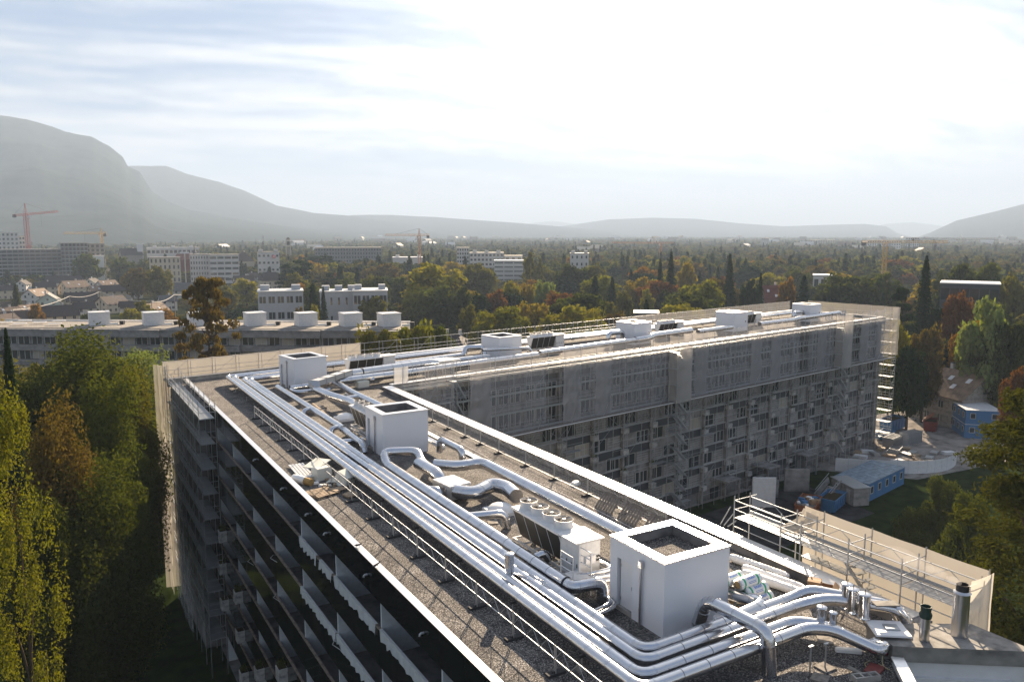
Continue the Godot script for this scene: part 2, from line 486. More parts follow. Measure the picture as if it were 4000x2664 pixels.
func terrain() -> void:
	var s := Shape.new()
	# from two kilometres behind the drone to the hills at the horizon
	s.quad(Vector3(-4000, 0, 2500), Vector3(-4000, 0, -15000), Vector3(15000, 0, -15000), Vector3(15000, 0, 2500))
	struct("ground", s.mesh(), M.land)
	s = Shape.new()
	s.prism(PackedVector2Array([Vector2(-70, 30), Vector2(60, 30), Vector2(180, -40), Vector2(190, -110), Vector2(90, -125), Vector2(-5, -115), Vector2(-70, -100)]), -0.5, 0.004)
	struct("lawn", s.mesh(), M.lawn)
	s = Shape.new()
	s.prism(PackedVector2Array([Vector2(70, -78), Vector2(105, -81), Vector2(114, -70), Vector2(140, -68), Vector2(160, -84), Vector2(158, -100), Vector2(120, -104), Vector2(70, -94)]), -0.5, 0.012)
	struct("yard_pavement", s.mesh(), M.paving)
	s = Shape.new()
	s.prism(PackedVector2Array([Vector2(30, -58), Vector2(62, -61), Vector2(95, -64), Vector2(97, -78), Vector2(60, -74), Vector2(30, -70)]), -0.5, 0.008)
	struct("courtyard_path", s.mesh(), M.asphalt)
	ridge("mountain", [[-6.67, 527], [-3.89, 539], [-1.35, 545], [-0.03, 539], [1.99, 498], [3.40, 483], [4.34, 444], [5.04, 398], [5.30, 353], [5.99, 327], [6.35, 272], [6.73, 228], [7.55, 189], [8.71, 153], [11.12, 120], [13.33, 93], [16.18, 64], [19.11, 40], [22.11, 16]], 1500, 4600, 0.55, 3, M.mountain)
	ridge("mountain_behind", [[1.82, 402], [4.25, 459], [5.88, 473], [7.54, 476], [8.83, 424], [10.68, 386], [12.30, 332], [14.37, 232], [16.80, 181], [19.15, 164], [22.14, 123], [25.18, 81], [28.26, 38]], 3000, 6200, 0.50, 8, M.mountain)
	ridge("hills", [[16.19, 126], [19.44, 186], [22.15, 190], [25.19, 174], [28.26, 147], [31.36, 122], [34.45, 91], [37.52, 59], [40.56, 24]], 3800, 7000, 0.50, 15, M.mountain)
	ridge("far_hills", [[32.29, 47], [33.83, 103], [35.68, 142], [37.51, 181], [40.54, 196], [43.51, 182], [46.42, 139], [49.26, 108], [51.99, 119], [54.36, 126], [55.66, 101], [56.31, 42], [57.22, 3]], 5200, 8600, 0.40, 21, M.mountain)
	ridge("ridge_beyond", [[56.22, 3], [57.21, 3], [58.17, 44], [59.57, 125], [61.39, 177], [63.02, 230], [65.26, 271], [68.06, 289]], 3600, 6600, 0.40, 28, M.mountain)
	ridge("distant_range", [[29.81, 94], [32.29, 212], [33.52, 239], [34.76, 204], [37.52, 80], [53.60, 77], [55.65, 177], [57.15, 200], [58.38, 161], [60.78, 74]], 9500, 13500, 0.30, 33, M.mountain)

func roof_box(parent: Node3D, w: float, d: float, hgt: float) -> void:
	# the rendered stair house: walls, coping ring, sunken gravel roof; local origin at the middle of its base
	var hx := w / 2; var hz := d / 2
	bx(parent, "wall", M.render_wall, Vector3(0, hgt / 2, -hz + 0.1), Vector3(w, hgt, 0.2))
	bx(parent, "wall", M.render_wall, Vector3(0, hgt / 2, hz - 0.1), Vector3(w, hgt, 0.2))
	bx(parent, "wall", M.render_wall, Vector3(hx - 0.1, hgt / 2, 0), Vector3(0.2, hgt, d - 0.4))
	bx(parent, "roof", M.gravel, Vector3(0, hgt - 0.42, 0), Vector3(w - 0.4, 0.1, d - 0.4))
	var c := 0.46
	for s in [-1.0, 1.0]:
		part(parent, "coping", chamfered(Vector3(w + 0.08, 0.06, c), 0.012), M.coping, Transform3D(Basis.IDENTITY, Vector3(0, hgt, s * (hz + 0.04 - c / 2))))
		part(parent, "coping", chamfered(Vector3(c, 0.06, d + 0.08 - 2 * c - 0.004), 0.012), M.coping, Transform3D(Basis.IDENTITY, Vector3(s * (hx + 0.04 - c / 2), hgt, 0)))
		bx(parent, "parapet_lining", M.grey_concrete, Vector3(s * (hx - 0.3), hgt - 0.19, 0), Vector3(0.2, 0.37, d - 0.4))
		bx(parent, "parapet_lining", M.grey_concrete, Vector3(0, hgt - 0.19, s * (hz - 0.3)), Vector3(w - 0.8, 0.37, 0.2))

func roof_door(parent: Node3D, w: float, d: float, hgt: float, near_door: bool) -> void:
	# west wall with a recessed white door and a rainwater pipe
	var x := -w / 2
	var z0 := -d / 2 + 0.45      # door edges along the wall
	var z1 := z0 + 0.95
	if not near_door:
		z0 = -d / 2 + 0.35; z1 = z0 + 0.95
	bx(parent, "wall", M.render_wall, Vector3(x + 0.1, hgt / 2, (-d / 2 + 0.2 + z0) / 2), Vector3(0.2, hgt, z0 + d / 2 - 0.2))
	bx(parent, "wall", M.render_wall, Vector3(x + 0.1, hgt / 2, (z1 + d / 2 - 0.2) / 2), Vector3(0.2, hgt, d / 2 - 0.2 - z1))
	bx(parent, "wall", M.render_wall, Vector3(x + 0.1, (2.18 + hgt) / 2, (z0 + z1) / 2), Vector3(0.2, hgt - 2.18, z1 - z0))
	bx(parent, "door_sill", M.concrete, Vector3(x + 0.1, 0.09, (z0 + z1) / 2), Vector3(0.22, 0.18, z1 - z0))
	var dr := bx(parent, "door", M.door_white, Vector3(x + 0.14, 1.18, (z0 + z1) / 2 + 0.05), Vector3(0.05, 1.98, z1 - z0 - 0.12))
	bx(dr, "handle", M.steel, Vector3(-0.9, -0.02, 0.40), Vector3(0.8, 0.07, 0.10))
	bx(dr, "hinge", M.steel, Vector3(-0.7, 0.35, -0.47), Vector3(0.6, 0.06, 0.04))
	bx(dr, "hinge", M.steel, Vector3(-0.7, -0.35, -0.47), Vector3(0.6, 0.06, 0.04))
	var zp := z1 + 0.62
	var hop := part(parent, "rain_hopper", chamfered(Vector3(0.17, 0.26, 0.2), 0.02), M.steel, Transform3D(Basis.IDENTITY, Vector3(x - 0.09, hgt - 0.55, zp)))
	hop.set_meta("label", "square rainwater hopper head")
	bar(parent, "rainwater_pipe", M.steel, Vector3(x - 0.09, 0.02, zp), Vector3(x - 0.09, hgt - 0.54, zp), 0.055, 12)
	bar(parent, "pipe_collar", M.steel, Vector3(x - 0.09, 0.62, zp), Vector3(x - 0.09, 0.68, zp), 0.066, 12)
	bar(parent, "pipe_collar", M.steel, Vector3(x - 0.09, 1.9, zp), Vector3(x - 0.09, 1.96, zp), 0.066, 12)

func near_wing() -> void:
	var o := thing("apartment_block", "apartment wing with dark glass balcony parapets under a gravel roof of silver ducts", "building")
	var z_end := -4.0
	# gravel roof: ends in an oblique gable at the camera's end
	var s := Shape.new()
	s.prism(PackedVector2Array([Vector2(12.2, z_end), Vector2(14.0, z_end), Vector2(24.85, -15.75), Vector2(27.62, -17.0), Vector2(27.62, -72.0), Vector2(12.2, -74.5)]), ROOF - 0.5, ROOF)
	part(o, "roof", s.mesh(), M.gravel)
	# body
	s = Shape.new()
	s.prism(PackedVector2Array([Vector2(14.0, z_end), Vector2(14.2, z_end), Vector2(25.0, -15.7), Vector2(28.3, -13.3), Vector2(28.3, -70.0), Vector2(14.0, -72.0)]), 0, ROOF - 0.52)
	part(o, "wall", s.mesh(), M.white_wall)
	# parapets and copings
	bx(o, "parapet", M.grey_concrete, Vector3(27.98, ROOF + 0.1, -43.6), Vector3(0.66, 0.6, 54.4))
	for k in 18:
		var z0 := -16.9 - k * 3.0
		bx(o, "coping", M.coping, Vector3(28.0, ROOF + 0.42, z0 - 1.5), Vector3(0.95, 0.04, 2.994))
	bx(o, "parapet", M.grey_concrete, Vector3(12.02, ROOF + 0.15, -44.0), Vector3(0.24, 0.5, 80.0))
	for k in 27:
		bx(o, "coping", M.coping, Vector3(12.0, ROOF + 0.42, -5.5 - k * 3.0), Vector3(0.34, 0.04, 2.994))
	# balcony front: dark glass panels, timber rails, partitions, floors; bays of 6.25 m, storeys of 3.1 m
	for f in 8:
		var top := ROOF - 2.42 - f * 3.1 + 3.1      # rail height of this storey (f = 0 is the roof fascia)
		var lo := top - 1.76
		if f == 0:
			top = ROOF + 0.395; lo = ROOF - 1.1
		for b in 11:
			var za := -25.4 + 6.25 * 2 - b * 6.25
			if lo < 0.2: continue
			for q in 3:
				bx(o, "glass_panel", M.dark_glass, Vector3(11.9, (top + lo) / 2, za - 6.25 / 6 * (2 * q + 1)), Vector3(0.02, top - lo, 6.25 / 3 - 0.025))
			if f > 0:
				bx(o, "handrail", M.rail_wood, Vector3(11.93, top + 0.03, za - 3.125), Vector3(0.15, 0.06, 6.24))
		bx(o, "floor_slab", M.grey_concrete, Vector3(13.0, lo + 0.16, -41.0), Vector3(2.06, 0.3, 68.6))
		if f < 7:
			for b in 12:
				var za := -25.4 + 6.25 * 2 - b * 6.25
				bx(o, "partition", M.partition, Vector3(13.0, lo - 0.96 - 0.35, za), Vector3(2.0, 2.6, 0.13))
			for b in 11:
				var za := -25.4 + 6.25 * 2 - b * 6.25 - 3.125
				var w := bx(o, "balcony_window", M.window_glass, Vector3(13.94, lo - 1.3, za + 1.2), Vector3(0.06, 2.2, 2.6))
				bx(w, "frame", M.frame_white, Vector3(-0.3, 0, 0), Vector3(0.8, 1.02, 0.03))
				bx(w, "frame", M.frame_white, Vector3(-0.3, -0.5, 0), Vector3(0.8, 0.03, 1.02))
				bx(o, "wall_panel", M.partition, Vector3(13.95, lo - 1.3, za - 1.7), Vector3(0.05, 2.5, 2.4))
	# small ventilation cowls on the fascia
	for z in [-54.6, -47.4, -42.2, -38.9, -33.0, -26.8]:
		var sc := Shape.new()
		sc.tube([Vector3(11.9, ROOF - 0.38, z), Vector3(11.78, ROOF - 0.37, z), Vector3(11.73, ROOF - 0.41, z), Vector3(11.72, ROOF - 0.48, z)], 0.05, 10)
		part(o, "vent_cowl", sc.mesh(), M.galvanised)
	# raised corner with felt top, its white gable wall and the sloping coping beside it
	s = Shape.new()
	s.prism(PackedVector2Array([Vector2(24.97, -15.80), Vector2(28.95, -12.98), Vector2(28.95, -15.3), Vector2(26.9, -16.62), Vector2(25.7, -17.35)]), ROOF + 0.02, ROOF + 0.6)
	part(o, "felt_roof", s.mesh(), M.felt)
	s = Shape.new()
	s.prism(PackedVector2Array([Vector2(25.03, -15.86), Vector2(28.9, -13.1), Vector2(28.9, -15.2), Vector2(26.9, -16.5), Vector2(25.7, -17.25)]), 0, ROOF + 0.5)
	part(o, "gable_wall", s.mesh(), M.white_wall)
	var a := Vector3(24.80, ROOF + 0.28, -15.62)
	var b2 := Vector3(14.2, ROOF + 0.28, -4.2)
	plank(o, "sloping_parapet", M.white_wall, a + Vector3(0.12, -0.35, 0.06), b2 + Vector3(0.12, -0.35, 0.06), 0.3, 0.62)
	plank(o, "sloping_coping", M.coping, a + Vector3(0.1, 0.02, 0.05), b2 + Vector3(0.1, 0.02, 0.05), 0.42, 0.05)
	# stair houses on this wing
	for k in 2:
		var h := thing("stair_house", ["square white stair house with a glinting coping beside the insulation rolls", "white stair house with a door standing behind the chiller with the rectangular duct box"][k], "roof structure", Vector3(20.76, ROOF, -22.8 - 28.1 * k), 0, "white stair houses on the roofs")
		roof_box(h, 3.32, 3.25, 2.9); roof_door(h, 3.32, 3.25, 2.9, k == 0)

func window_set(parent: Node3D, at: Vector3, w: float, h: float, panes: int, lit: bool) -> void:
	var g := bx(parent, "window", M.window_glass if not lit else M.interior_light, at, Vector3(w, h, 0.05))
	for k in panes + 1:
		bx(g, "frame", M.frame_white, Vector3(-0.5 + float(k) / panes, 0, 1.0), Vector3(0.09 / w, 1.06, 1.6))
	for y in [-0.5, 0.5]:
		bx(g, "frame", M.frame_white, Vector3(0, y, 1.0), Vector3(1.0, 0.09 / h, 1.4))

func far_wing() -> void:
	var o := wing("apartment_wing", "long wing of the apartment building behind nets and scaffolding, silver ducts along its roof", "building")
	var s := Shape.new()
	s.prism(PackedVector2Array([Vector2(-1.6, 0.9), Vector2(114.2, 0.9), Vector2(114.2, 17.4), Vector2(14.5, 17.4), Vector2(12.2, 16.0), Vector2(-3.2, 14.0)]), ROOF - 0.5, ROOF - 0.012)
	part(o, "roof", s.mesh(), M.gravel)
	s = Shape.new()
	s.prism(PackedVector2Array([Vector2(-1.8, 1.0), Vector2(114.0, 1.0), Vector2(114.0, 17.55), Vector2(12.0, 17.55), Vector2(-3.6, 13.8)]), 0, ROOF - 0.53)
	part(o, "wall", s.mesh(), M.grey_concrete)
	# parapets with copings
	bx(o, "parapet", M.concrete, Vector3(64.2, ROOF - 0.2, 17.75), Vector3(100.6, 1.2, 0.46))
	for k in 34:
		bx(o, "coping", M.coping, Vector3(15.4 + k * 2.95, ROOF + 0.42, 17.75), Vector3(2.944, 0.04, 0.62))
	bx(o, "parapet", M.concrete, Vector3(56.0, ROOF, 0.85), Vector3(116.0, 0.8, 0.4))
	bx(o, "coping", M.coping, Vector3(56.0, ROOF + 0.42, 0.85), Vector3(116.1, 0.04, 0.5))
	bx(o, "parapet", M.concrete, Vector3(114.05, ROOF, 9.3), Vector3(0.4, 0.8, 16.2))
	bx(o, "coping", M.coping, Vector3(114.05, ROOF + 0.42, 9.3), Vector3(0.5, 0.04, 16.2))
	# street front: columns every 5.4 m, storeys of 2.7 m
	var bay := 5.4
	for k in 19:
		var x := 14.6 + k * bay
		bx(o, "column", M.pale_panel, Vector3(x, (ROOF - 0.8) / 2, 17.85), Vector3(0.34, ROOF - 0.8, 0.6))
		for f in 8:
			var y := ROOF - 3.55 - f * 2.7          # bottom of this storey's window band
			var lower := f >= 2
			var xc := x + bay / 2
			if xc > 113: continue
			if y < 0.3: continue
			var kind := (k * 7 + f * 5 + (k * f) % 3) % 4
			if lower:
				# dark spandrel below the windows
				bx(o, "spandrel", M.spandrel if (k + f) % 5 != 0 else M.pale_panel, Vector3(xc, y - 0.52, 17.72), Vector3(bay - 0.4, 1.0, 0.22))
				bx(o, "sill", M.frame_white, Vector3(xc, y + 0.03, 17.8), Vector3(bay - 0.4, 0.07, 0.34))
				var flip := -1.0 if (k + f) % 2 == 0 else 1.0
				window_set(o, Vector3(xc + flip * 1.22, y + 0.84, 17.62), 2.3, 1.5, 2 + kind % 2, kind == 3 and f % 3 == 0)
				bx(o, "blind_panel", M.pale_panel, Vector3(xc - flip * 1.28, y + 0.84, 17.66), Vector3(2.3, 1.58, 0.14))
				for j in 5:
					bx(o, "slat", M.frame_white if kind != 1 else M.pale_panel, Vector3(xc - flip * 1.28, y + 0.2 + j * 0.32, 17.75), Vector3(2.2, 0.03, 0.03))
				var pl := bx(o, "planter_box", M.planter, Vector3(x, y - 0.42, 18.32), Vector3(0.95, 0.62, 0.55))
				if kind == 2:
					part(pl, "plant", leafy(3, 160, 0.55, 0.32), M.leaf_green, Transform3D(Basis.from_scale(Vector3(0.9, 1.3, 1.6)), Vector3(0, 0.7, 0)))
			else:
				# storeys under renovation: open frames and bare openings
				bx(o, "spandrel", M.pale_panel if f == 0 else M.grey_concrete, Vector3(xc, y - 0.42, 17.7), Vector3(bay - 0.36, 0.8, 0.2))
				for j in 3:
					window_set(o, Vector3(xc - 1.68 + j * 1.68, y + 0.86, 17.6), 1.42, 1.72, 2, false)
				for j in 6:
					bx(o, "baluster", M.pale_panel, Vector3(xc - 2.1 + j * 0.84, y + 0.35, 17.86), Vector3(0.10, 0.72, 0.06))
	bx(o, "end_wall", M.pale_panel, Vector3(114.1, (ROOF - 0.9) / 2, 9.3), Vector3(0.18, ROOF - 0.9, 16.4))
	# ground floor entrances with canopies
	for e in [66.6, 76.5, 87.0]:
		bx(o, "canopy", M.pale_panel, Vector3(e, 3.4, 19.6), Vector3(3.0, 0.2, 3.0))
		bx(o, "canopy_post", M.pale_panel, Vector3(e + 1.3, 1.65, 20.9), Vector3(0.2, 3.3, 0.2))
		bx(o, "entrance_door", M.window_glass, Vector3(e, 1.3, 17.7), Vector3(1.6, 2.4, 0.2))
	# stair houses along this wing's roof
	var at := [8.0, 33.6, 57.0, 79.6, 101.2]
	var lab := ["white stair house with a door at the corner where the two wings meet", "white stair house at the head of the looping silver duct, second along the scaffolded wing", "white stair house beside the thick foil-wrapped duct bend", "white stair house halfway between two chillers near the far netted rail", "white stair house next to the blue guard frames at the wing's end"]
	for k in 5:
		var h := wing("stair_house", lab[k], "roof structure", at[k], ROOF, 11.0 if k == 0 else 10.4, "white stair houses on the roofs")
		roof_box(h, 3.4, 3.5, 2.9 if k > 0 else 3.0)
		if k == 0:
			roof_door(h, 3.4, 3.5, 3.0, false)
		else:
			bx(h, "wall", M.render_wall, Vector3(-1.6, 1.45, 0), Vector3(0.2, 2.9, 3.1))
			bx(h, "air_grille", M.dark_iron, Vector3(1.15, 1.45, 1.755), Vector3(0.22, 0.22, 0.02))

func elbows(path: Array, bend := 0.55, steps := 5) -> Array:
	# rounds the corners of a polyline
	var out := [path[0]]
	for k in range(1, path.size() - 1):
		var p: Vector3 = path[k]
		var a: Vector3 = path[k - 1]
		var b: Vector3 = path[k + 1]
		var r := minf(bend, minf(p.distance_to(a), p.distance_to(b)) * 0.45)
		var p0 := p + (a - p).normalized() * r
		var p1 := p + (b - p).normalized() * r
		for j in steps + 1:
			var t := float(j) / steps
			out.append(p0.lerp(p, t).lerp(p.lerp(p1, t), t))
	out.append(path[-1])
	return out

func section_mesh(r: float, length: float) -> Mesh:
	# one sheet of round cladding: its lap end stands a little proud of the next sheet
	var key := "sec%.3f_%.2f" % [r, length]
	if not cache.has(key):
		var s := Shape.new()
		s.tube([Vector3.ZERO, Vector3(0, length, 0)], r, 28, true)
		s.tube([Vector3(0, 0.012, 0), Vector3(0, 0.06, 0)], r + 0.007, 28, true)
		var lap := Shape.new()     # dark sealant line at the lap
		lap.tube([Vector3(0, -0.008, 0), Vector3(0, 0.012, 0)], r + 0.004, 28, true)
		var am := s.mesh()
		am.surface_set_material(0, M.cladding)
		am.add_surface_from_arrays(Mesh.PRIMITIVE_TRIANGLES, lap.mesh().surface_get_arrays(0))
		am.surface_set_material(1, M.seam)
		cache[key] = am
	return cache[key]

func clad(o: Node3D, path: Array, r: float, sheet := 1.15) -> void:
	# straight runs become sheets of cladding with lapped joints, bends one segmented elbow each
	var rounded := elbows(path, maxf(0.5, r * 1.9), 4)
	var bends := path.size() - 2
	for k in path.size() - 1:
		var p: Vector3 = rounded[0] if k == 0 else rounded[5 * k]
		var q: Vector3 = rounded[-1] if k == bends else rounded[1 + 5 * k]
		var d := q - p
		var n := maxi(1, roundi(d.length() / sheet))
		var y := d.normalized()
		var x := y.cross(Vector3.UP if absf(y.y) < 0.9 else Vector3.RIGHT).normalized()
		var len := snappedf(d.length() / n, 0.01)
		var mesh := section_mesh(r, len)
		for j in n:
			part(o, "cladding_sheet", mesh, null, Transform3D(Basis(x, y * (d.length() / n / len), x.cross(y)), p + d * (float(j) / n)))
	for k in bends:
		var s := Shape.new()
		var pts := rounded.slice(1 + 5 * k, 6 + 5 * k)
		s.tube(pts, r + 0.003, 24, true)
		for j in range(1, 4):     # raised joints between the mitred segments
			var dj: Vector3 = (pts[j + 1] - pts[j - 1]).normalized() * 0.012
			s.tube([pts[j] - dj, pts[j] + dj], r + 0.009, 24, true)
		var e0: Vector3 = (pts[1] - pts[0]).normalized() * 0.025
		var e1: Vector3 = (pts[4] - pts[3]).normalized() * 0.025
		s.tube([pts[0] - e0, pts[0] + e0], r + 0.013, 24)
		s.tube([pts[4] - e1, pts[4] + e1], r + 0.013, 24)
		part(o, "elbow", s.mesh(), M.cladding)
	
func duct(label: String, path: Array, r: float, called := "duct", group := "silver clad ducts on the roof") -> Node3D:
	var p := []
	for q in path: p.append(Vector3(q[0], ROOF + q[1], q[2]))
	var base: Vector3 = p[0]
	var rel := []
	for q in p: rel.append(q - base)
	var o := thing(called, label, "duct" if called == "duct" else "pipe", base, 0, group)
	clad(o, rel, r)
	return o

func wing_point(b: Array) -> Array:
	var q := WING + Basis(Vector3.UP, WING_TURN) * Vector3(b[0], 0, b[2])
	return [q.x, b[1], q.z]

func wing_path(path: Array) -> Array:
	return path.map(func(b): return wing_point(b))

func support(at: Vector3, w: float, h: float, turn := 0.0, label := "") -> void:
	var o := thing("pipe_stand", label if label else "small galvanised stand under the silver pipes", "stand", at, turn, "galvanised pipe stands")
	bx(o, "foot_plate", M.plate, Vector3(-w / 2, 0.02, 0), Vector3(0.4, 0.04, 0.4))
	bx(o, "foot_plate", M.plate, Vector3(w / 2, 0.02, 0), Vector3(0.4, 0.04, 0.4))
	bar(o, "leg", M.galvanised, Vector3(-w / 2, 0.04, 0), Vector3(-w / 2, h, 0), 0.03)
	bar(o, "leg", M.galvanised, Vector3(w / 2, 0.04, 0), Vector3(w / 2, h, 0), 0.03)
	bx(o, "crossbar", M.dark_iron, Vector3(0, h - 0.03, 0), Vector3(w + 0.2, 0.06, 0.06))

func fan_mesh() -> Array:
	if not cache.has("fan"):
		var s := Shape.new()
		s.lathe(Vector3.ZERO, [Vector2(0.46, 0.0), Vector2(0.42, 0.08), Vector2(0.41, 0.30), Vector2(0.44, 0.36), Vector2(0.42, 0.37), Vector2(0.39, 0.30), Vector2(0.39, 0.02)], 28)
		var b := Shape.new()
		for k in 6:
			var a := TAU * k / 6
			var pts := []
			for j in 5:
				var t := j / 4.0
				var rr := lerpf(0.09, 0.37, t)
				var aa := a + 0.25 * t * t
				pts.append([Vector3(cos(aa) * rr, 0.20 + 0.05 * t, sin(aa) * rr), Vector3(cos(aa + 0.62 - 0.1 * t) * rr, 0.27 + 0.03 * t, sin(aa + 0.62 - 0.1 * t) * rr)])
			for j in 4:
				b.quad(pts[j][0], pts[j + 1][0], pts[j + 1][1], pts[j][1])
		var h := Shape.new()
		h.lathe(Vector3.ZERO, [Vector2(0.10, 0.18), Vector2(0.10, 0.36), Vector2(0.07, 0.38), Vector2(0.0, 0.38)], 16)
		var g := Shape.new()
		for rr in [0.14, 0.20, 0.26, 0.32, 0.38]:
			var ring := []
			for j in 25: ring.append(Vector3(cos(TAU * j / 24) * rr, 0.375, sin(TAU * j / 24) * rr))
			g.tube(ring, 0.005, 4, false)
		for k in 4:
			var a := TAU * k / 4 + 0.4
			g.tube([Vector3(cos(a) * 0.08, 0.38, sin(a) * 0.08), Vector3(cos(a) * 0.43, 0.37, sin(a) * 0.43)], 0.012, 5)
		cache.fan = [s.mesh(), b.mesh(), h.mesh(), g.mesh()]
	return cache.fan

func chiller(at: Vector3, turn: float, label: String, fans := 4) -> Node3D:
	# V-shaped condenser with fans on top; runs along local z, control cabinet at +z
	var o := thing("chiller", label, "air conditioner", at, turn, "rooftop chillers with fans")
	var L := 0.98 * fans + 0.1
	var z0 := -L
	var H := 2.0
	bx(o, "base_frame", M.white_metal, Vector3(-0.55, 0.42, z0 / 2 + 0.7), Vector3(0.08, 0.12, L + 1.4))
	bx(o, "base_frame", M.white_metal, Vector3(0.55, 0.42, z0 / 2 + 0.7), Vector3(0.08, 0.12, L + 1.4))
	bx(o, "base_frame", M.white_metal, Vector3(-0.55, 0.16, z0 / 2 + 0.7), Vector3(0.08, 0.10, L + 1.4))
	bx(o, "base_frame", M.white_metal, Vector3(0.55, 0.16, z0 / 2 + 0.7), Vector3(0.08, 0.10, L + 1.4))
	for k in fans + 3:
		bx(o, "cross_member", M.white_metal, Vector3(0, 0.42, z0 + k * 0.86), Vector3(1.02, 0.08, 0.06))
	for k in 4:
		for sx in [-0.55, 0.55]:
			bx(o, "foot", M.galvanised, Vector3(sx, 0.06, z0 + 0.2 + k * (L + 1.0) / 3), Vector3(0.14, 0.11, 0.2))
	for sgn in [-1.0, 1.0]:
		for k in fans:
			var s := Shape.new()
			var za := z0 + 0.05 + k * 0.98
			var zb := za + 0.94
			var A := Vector3(sgn * 0.16, 0.52, za); var B := Vector3(sgn * 0.62, H - 0.06, za)
			var A2 := Vector3(sgn * 0.16, 0.52, zb); var B2 := Vector3(sgn * 0.62, H - 0.06, zb)
			if sgn < 0: s.quad(A, B, B2, A2)
			else: s.quad(A2, B2, B, A)
			part(o, "coil_panel", s.mesh(), M.fins)
			bar(o, "coil_frame", M.white_metal, A, B, 0.02)
		bar(o, "coil_frame", M.white_metal, Vector3(sgn * 0.16, 0.52, 0), Vector3(sgn * 0.62, H - 0.06, 0), 0.03)
	var es := Shape.new()
	es.tri(Vector3(-0.62, H - 0.06, z0 + 0.02), Vector3(0.62, H - 0.06, z0 + 0.02), Vector3(0, 0.4, z0 + 0.02))
	part(o, "end_plate", es.mesh(), M.white_metal)
	part(o, "fan_deck", chamfered(Vector3(1.36, 0.1, L + 0.04), 0.02), M.white_metal, Transform3D(Basis.IDENTITY, Vector3(0, H - 0.07, z0 / 2)))
	var fm := fan_mesh()
	for k in fans:
		var at2 := Transform3D(Basis(Vector3.UP, 0.3 * k), Vector3(0, H + 0.03, z0 + 0.54 + k * 0.98))
		var f := part(o, "fan", fm[0], M.white_metal, at2)
		part(f, "blades", fm[1], M.rubber); part(f, "hub", fm[2], M.white_metal); part(f, "guard", fm[3], M.dark_iron)
	# control cabinet with a flat sheet lid
	part(o, "cabinet", chamfered(Vector3(1.12, H - 0.36, 1.42), 0.02), M.white_metal, Transform3D(Basis.IDENTITY, Vector3(0, 0.36, 0.73)))
	part(o, "cabinet_lid", chamfered(Vector3(1.5, 0.05, 0.74), 0.01), M.white_metal, Transform3D(Basis(Vector3.RIGHT, 0.02), Vector3(0, H + 0.03, 0.36)))
	part(o, "cabinet_lid", chamfered(Vector3(1.5, 0.05, 0.74), 0.01), M.white_metal, Transform3D(Basis(Vector3.RIGHT, -0.02), Vector3(0, H + 0.03, 1.12)))
	for k in 4:
		bx(o, "cabinet_handle", M.rubber, Vector3(-0.57, 0.95 + 0.05 * (k % 2), 0.16 + k * 0.38), Vector3(0.02, 0.16, 0.05))
	bx(o, "isolator_box", M.door_white, Vector3(0.12, 1.25, 1.5), Vector3(0.24, 0.34, 0.12))
	bx(o, "isolator_box", M.door_white, Vector3(-0.16, 1.25, 1.5), Vector3(0.2, 0.3, 0.1))
	for k in 4:
		bar(o, "gauge", M.rubber, Vector3(0.36 + 0.11 * (k % 2), 1.15 + 0.16 * (k / 2), 1.44), Vector3(0.36 + 0.11 * (k % 2), 1.15 + 0.16 * (k / 2), 1.5), 0.045, 10)
	return o

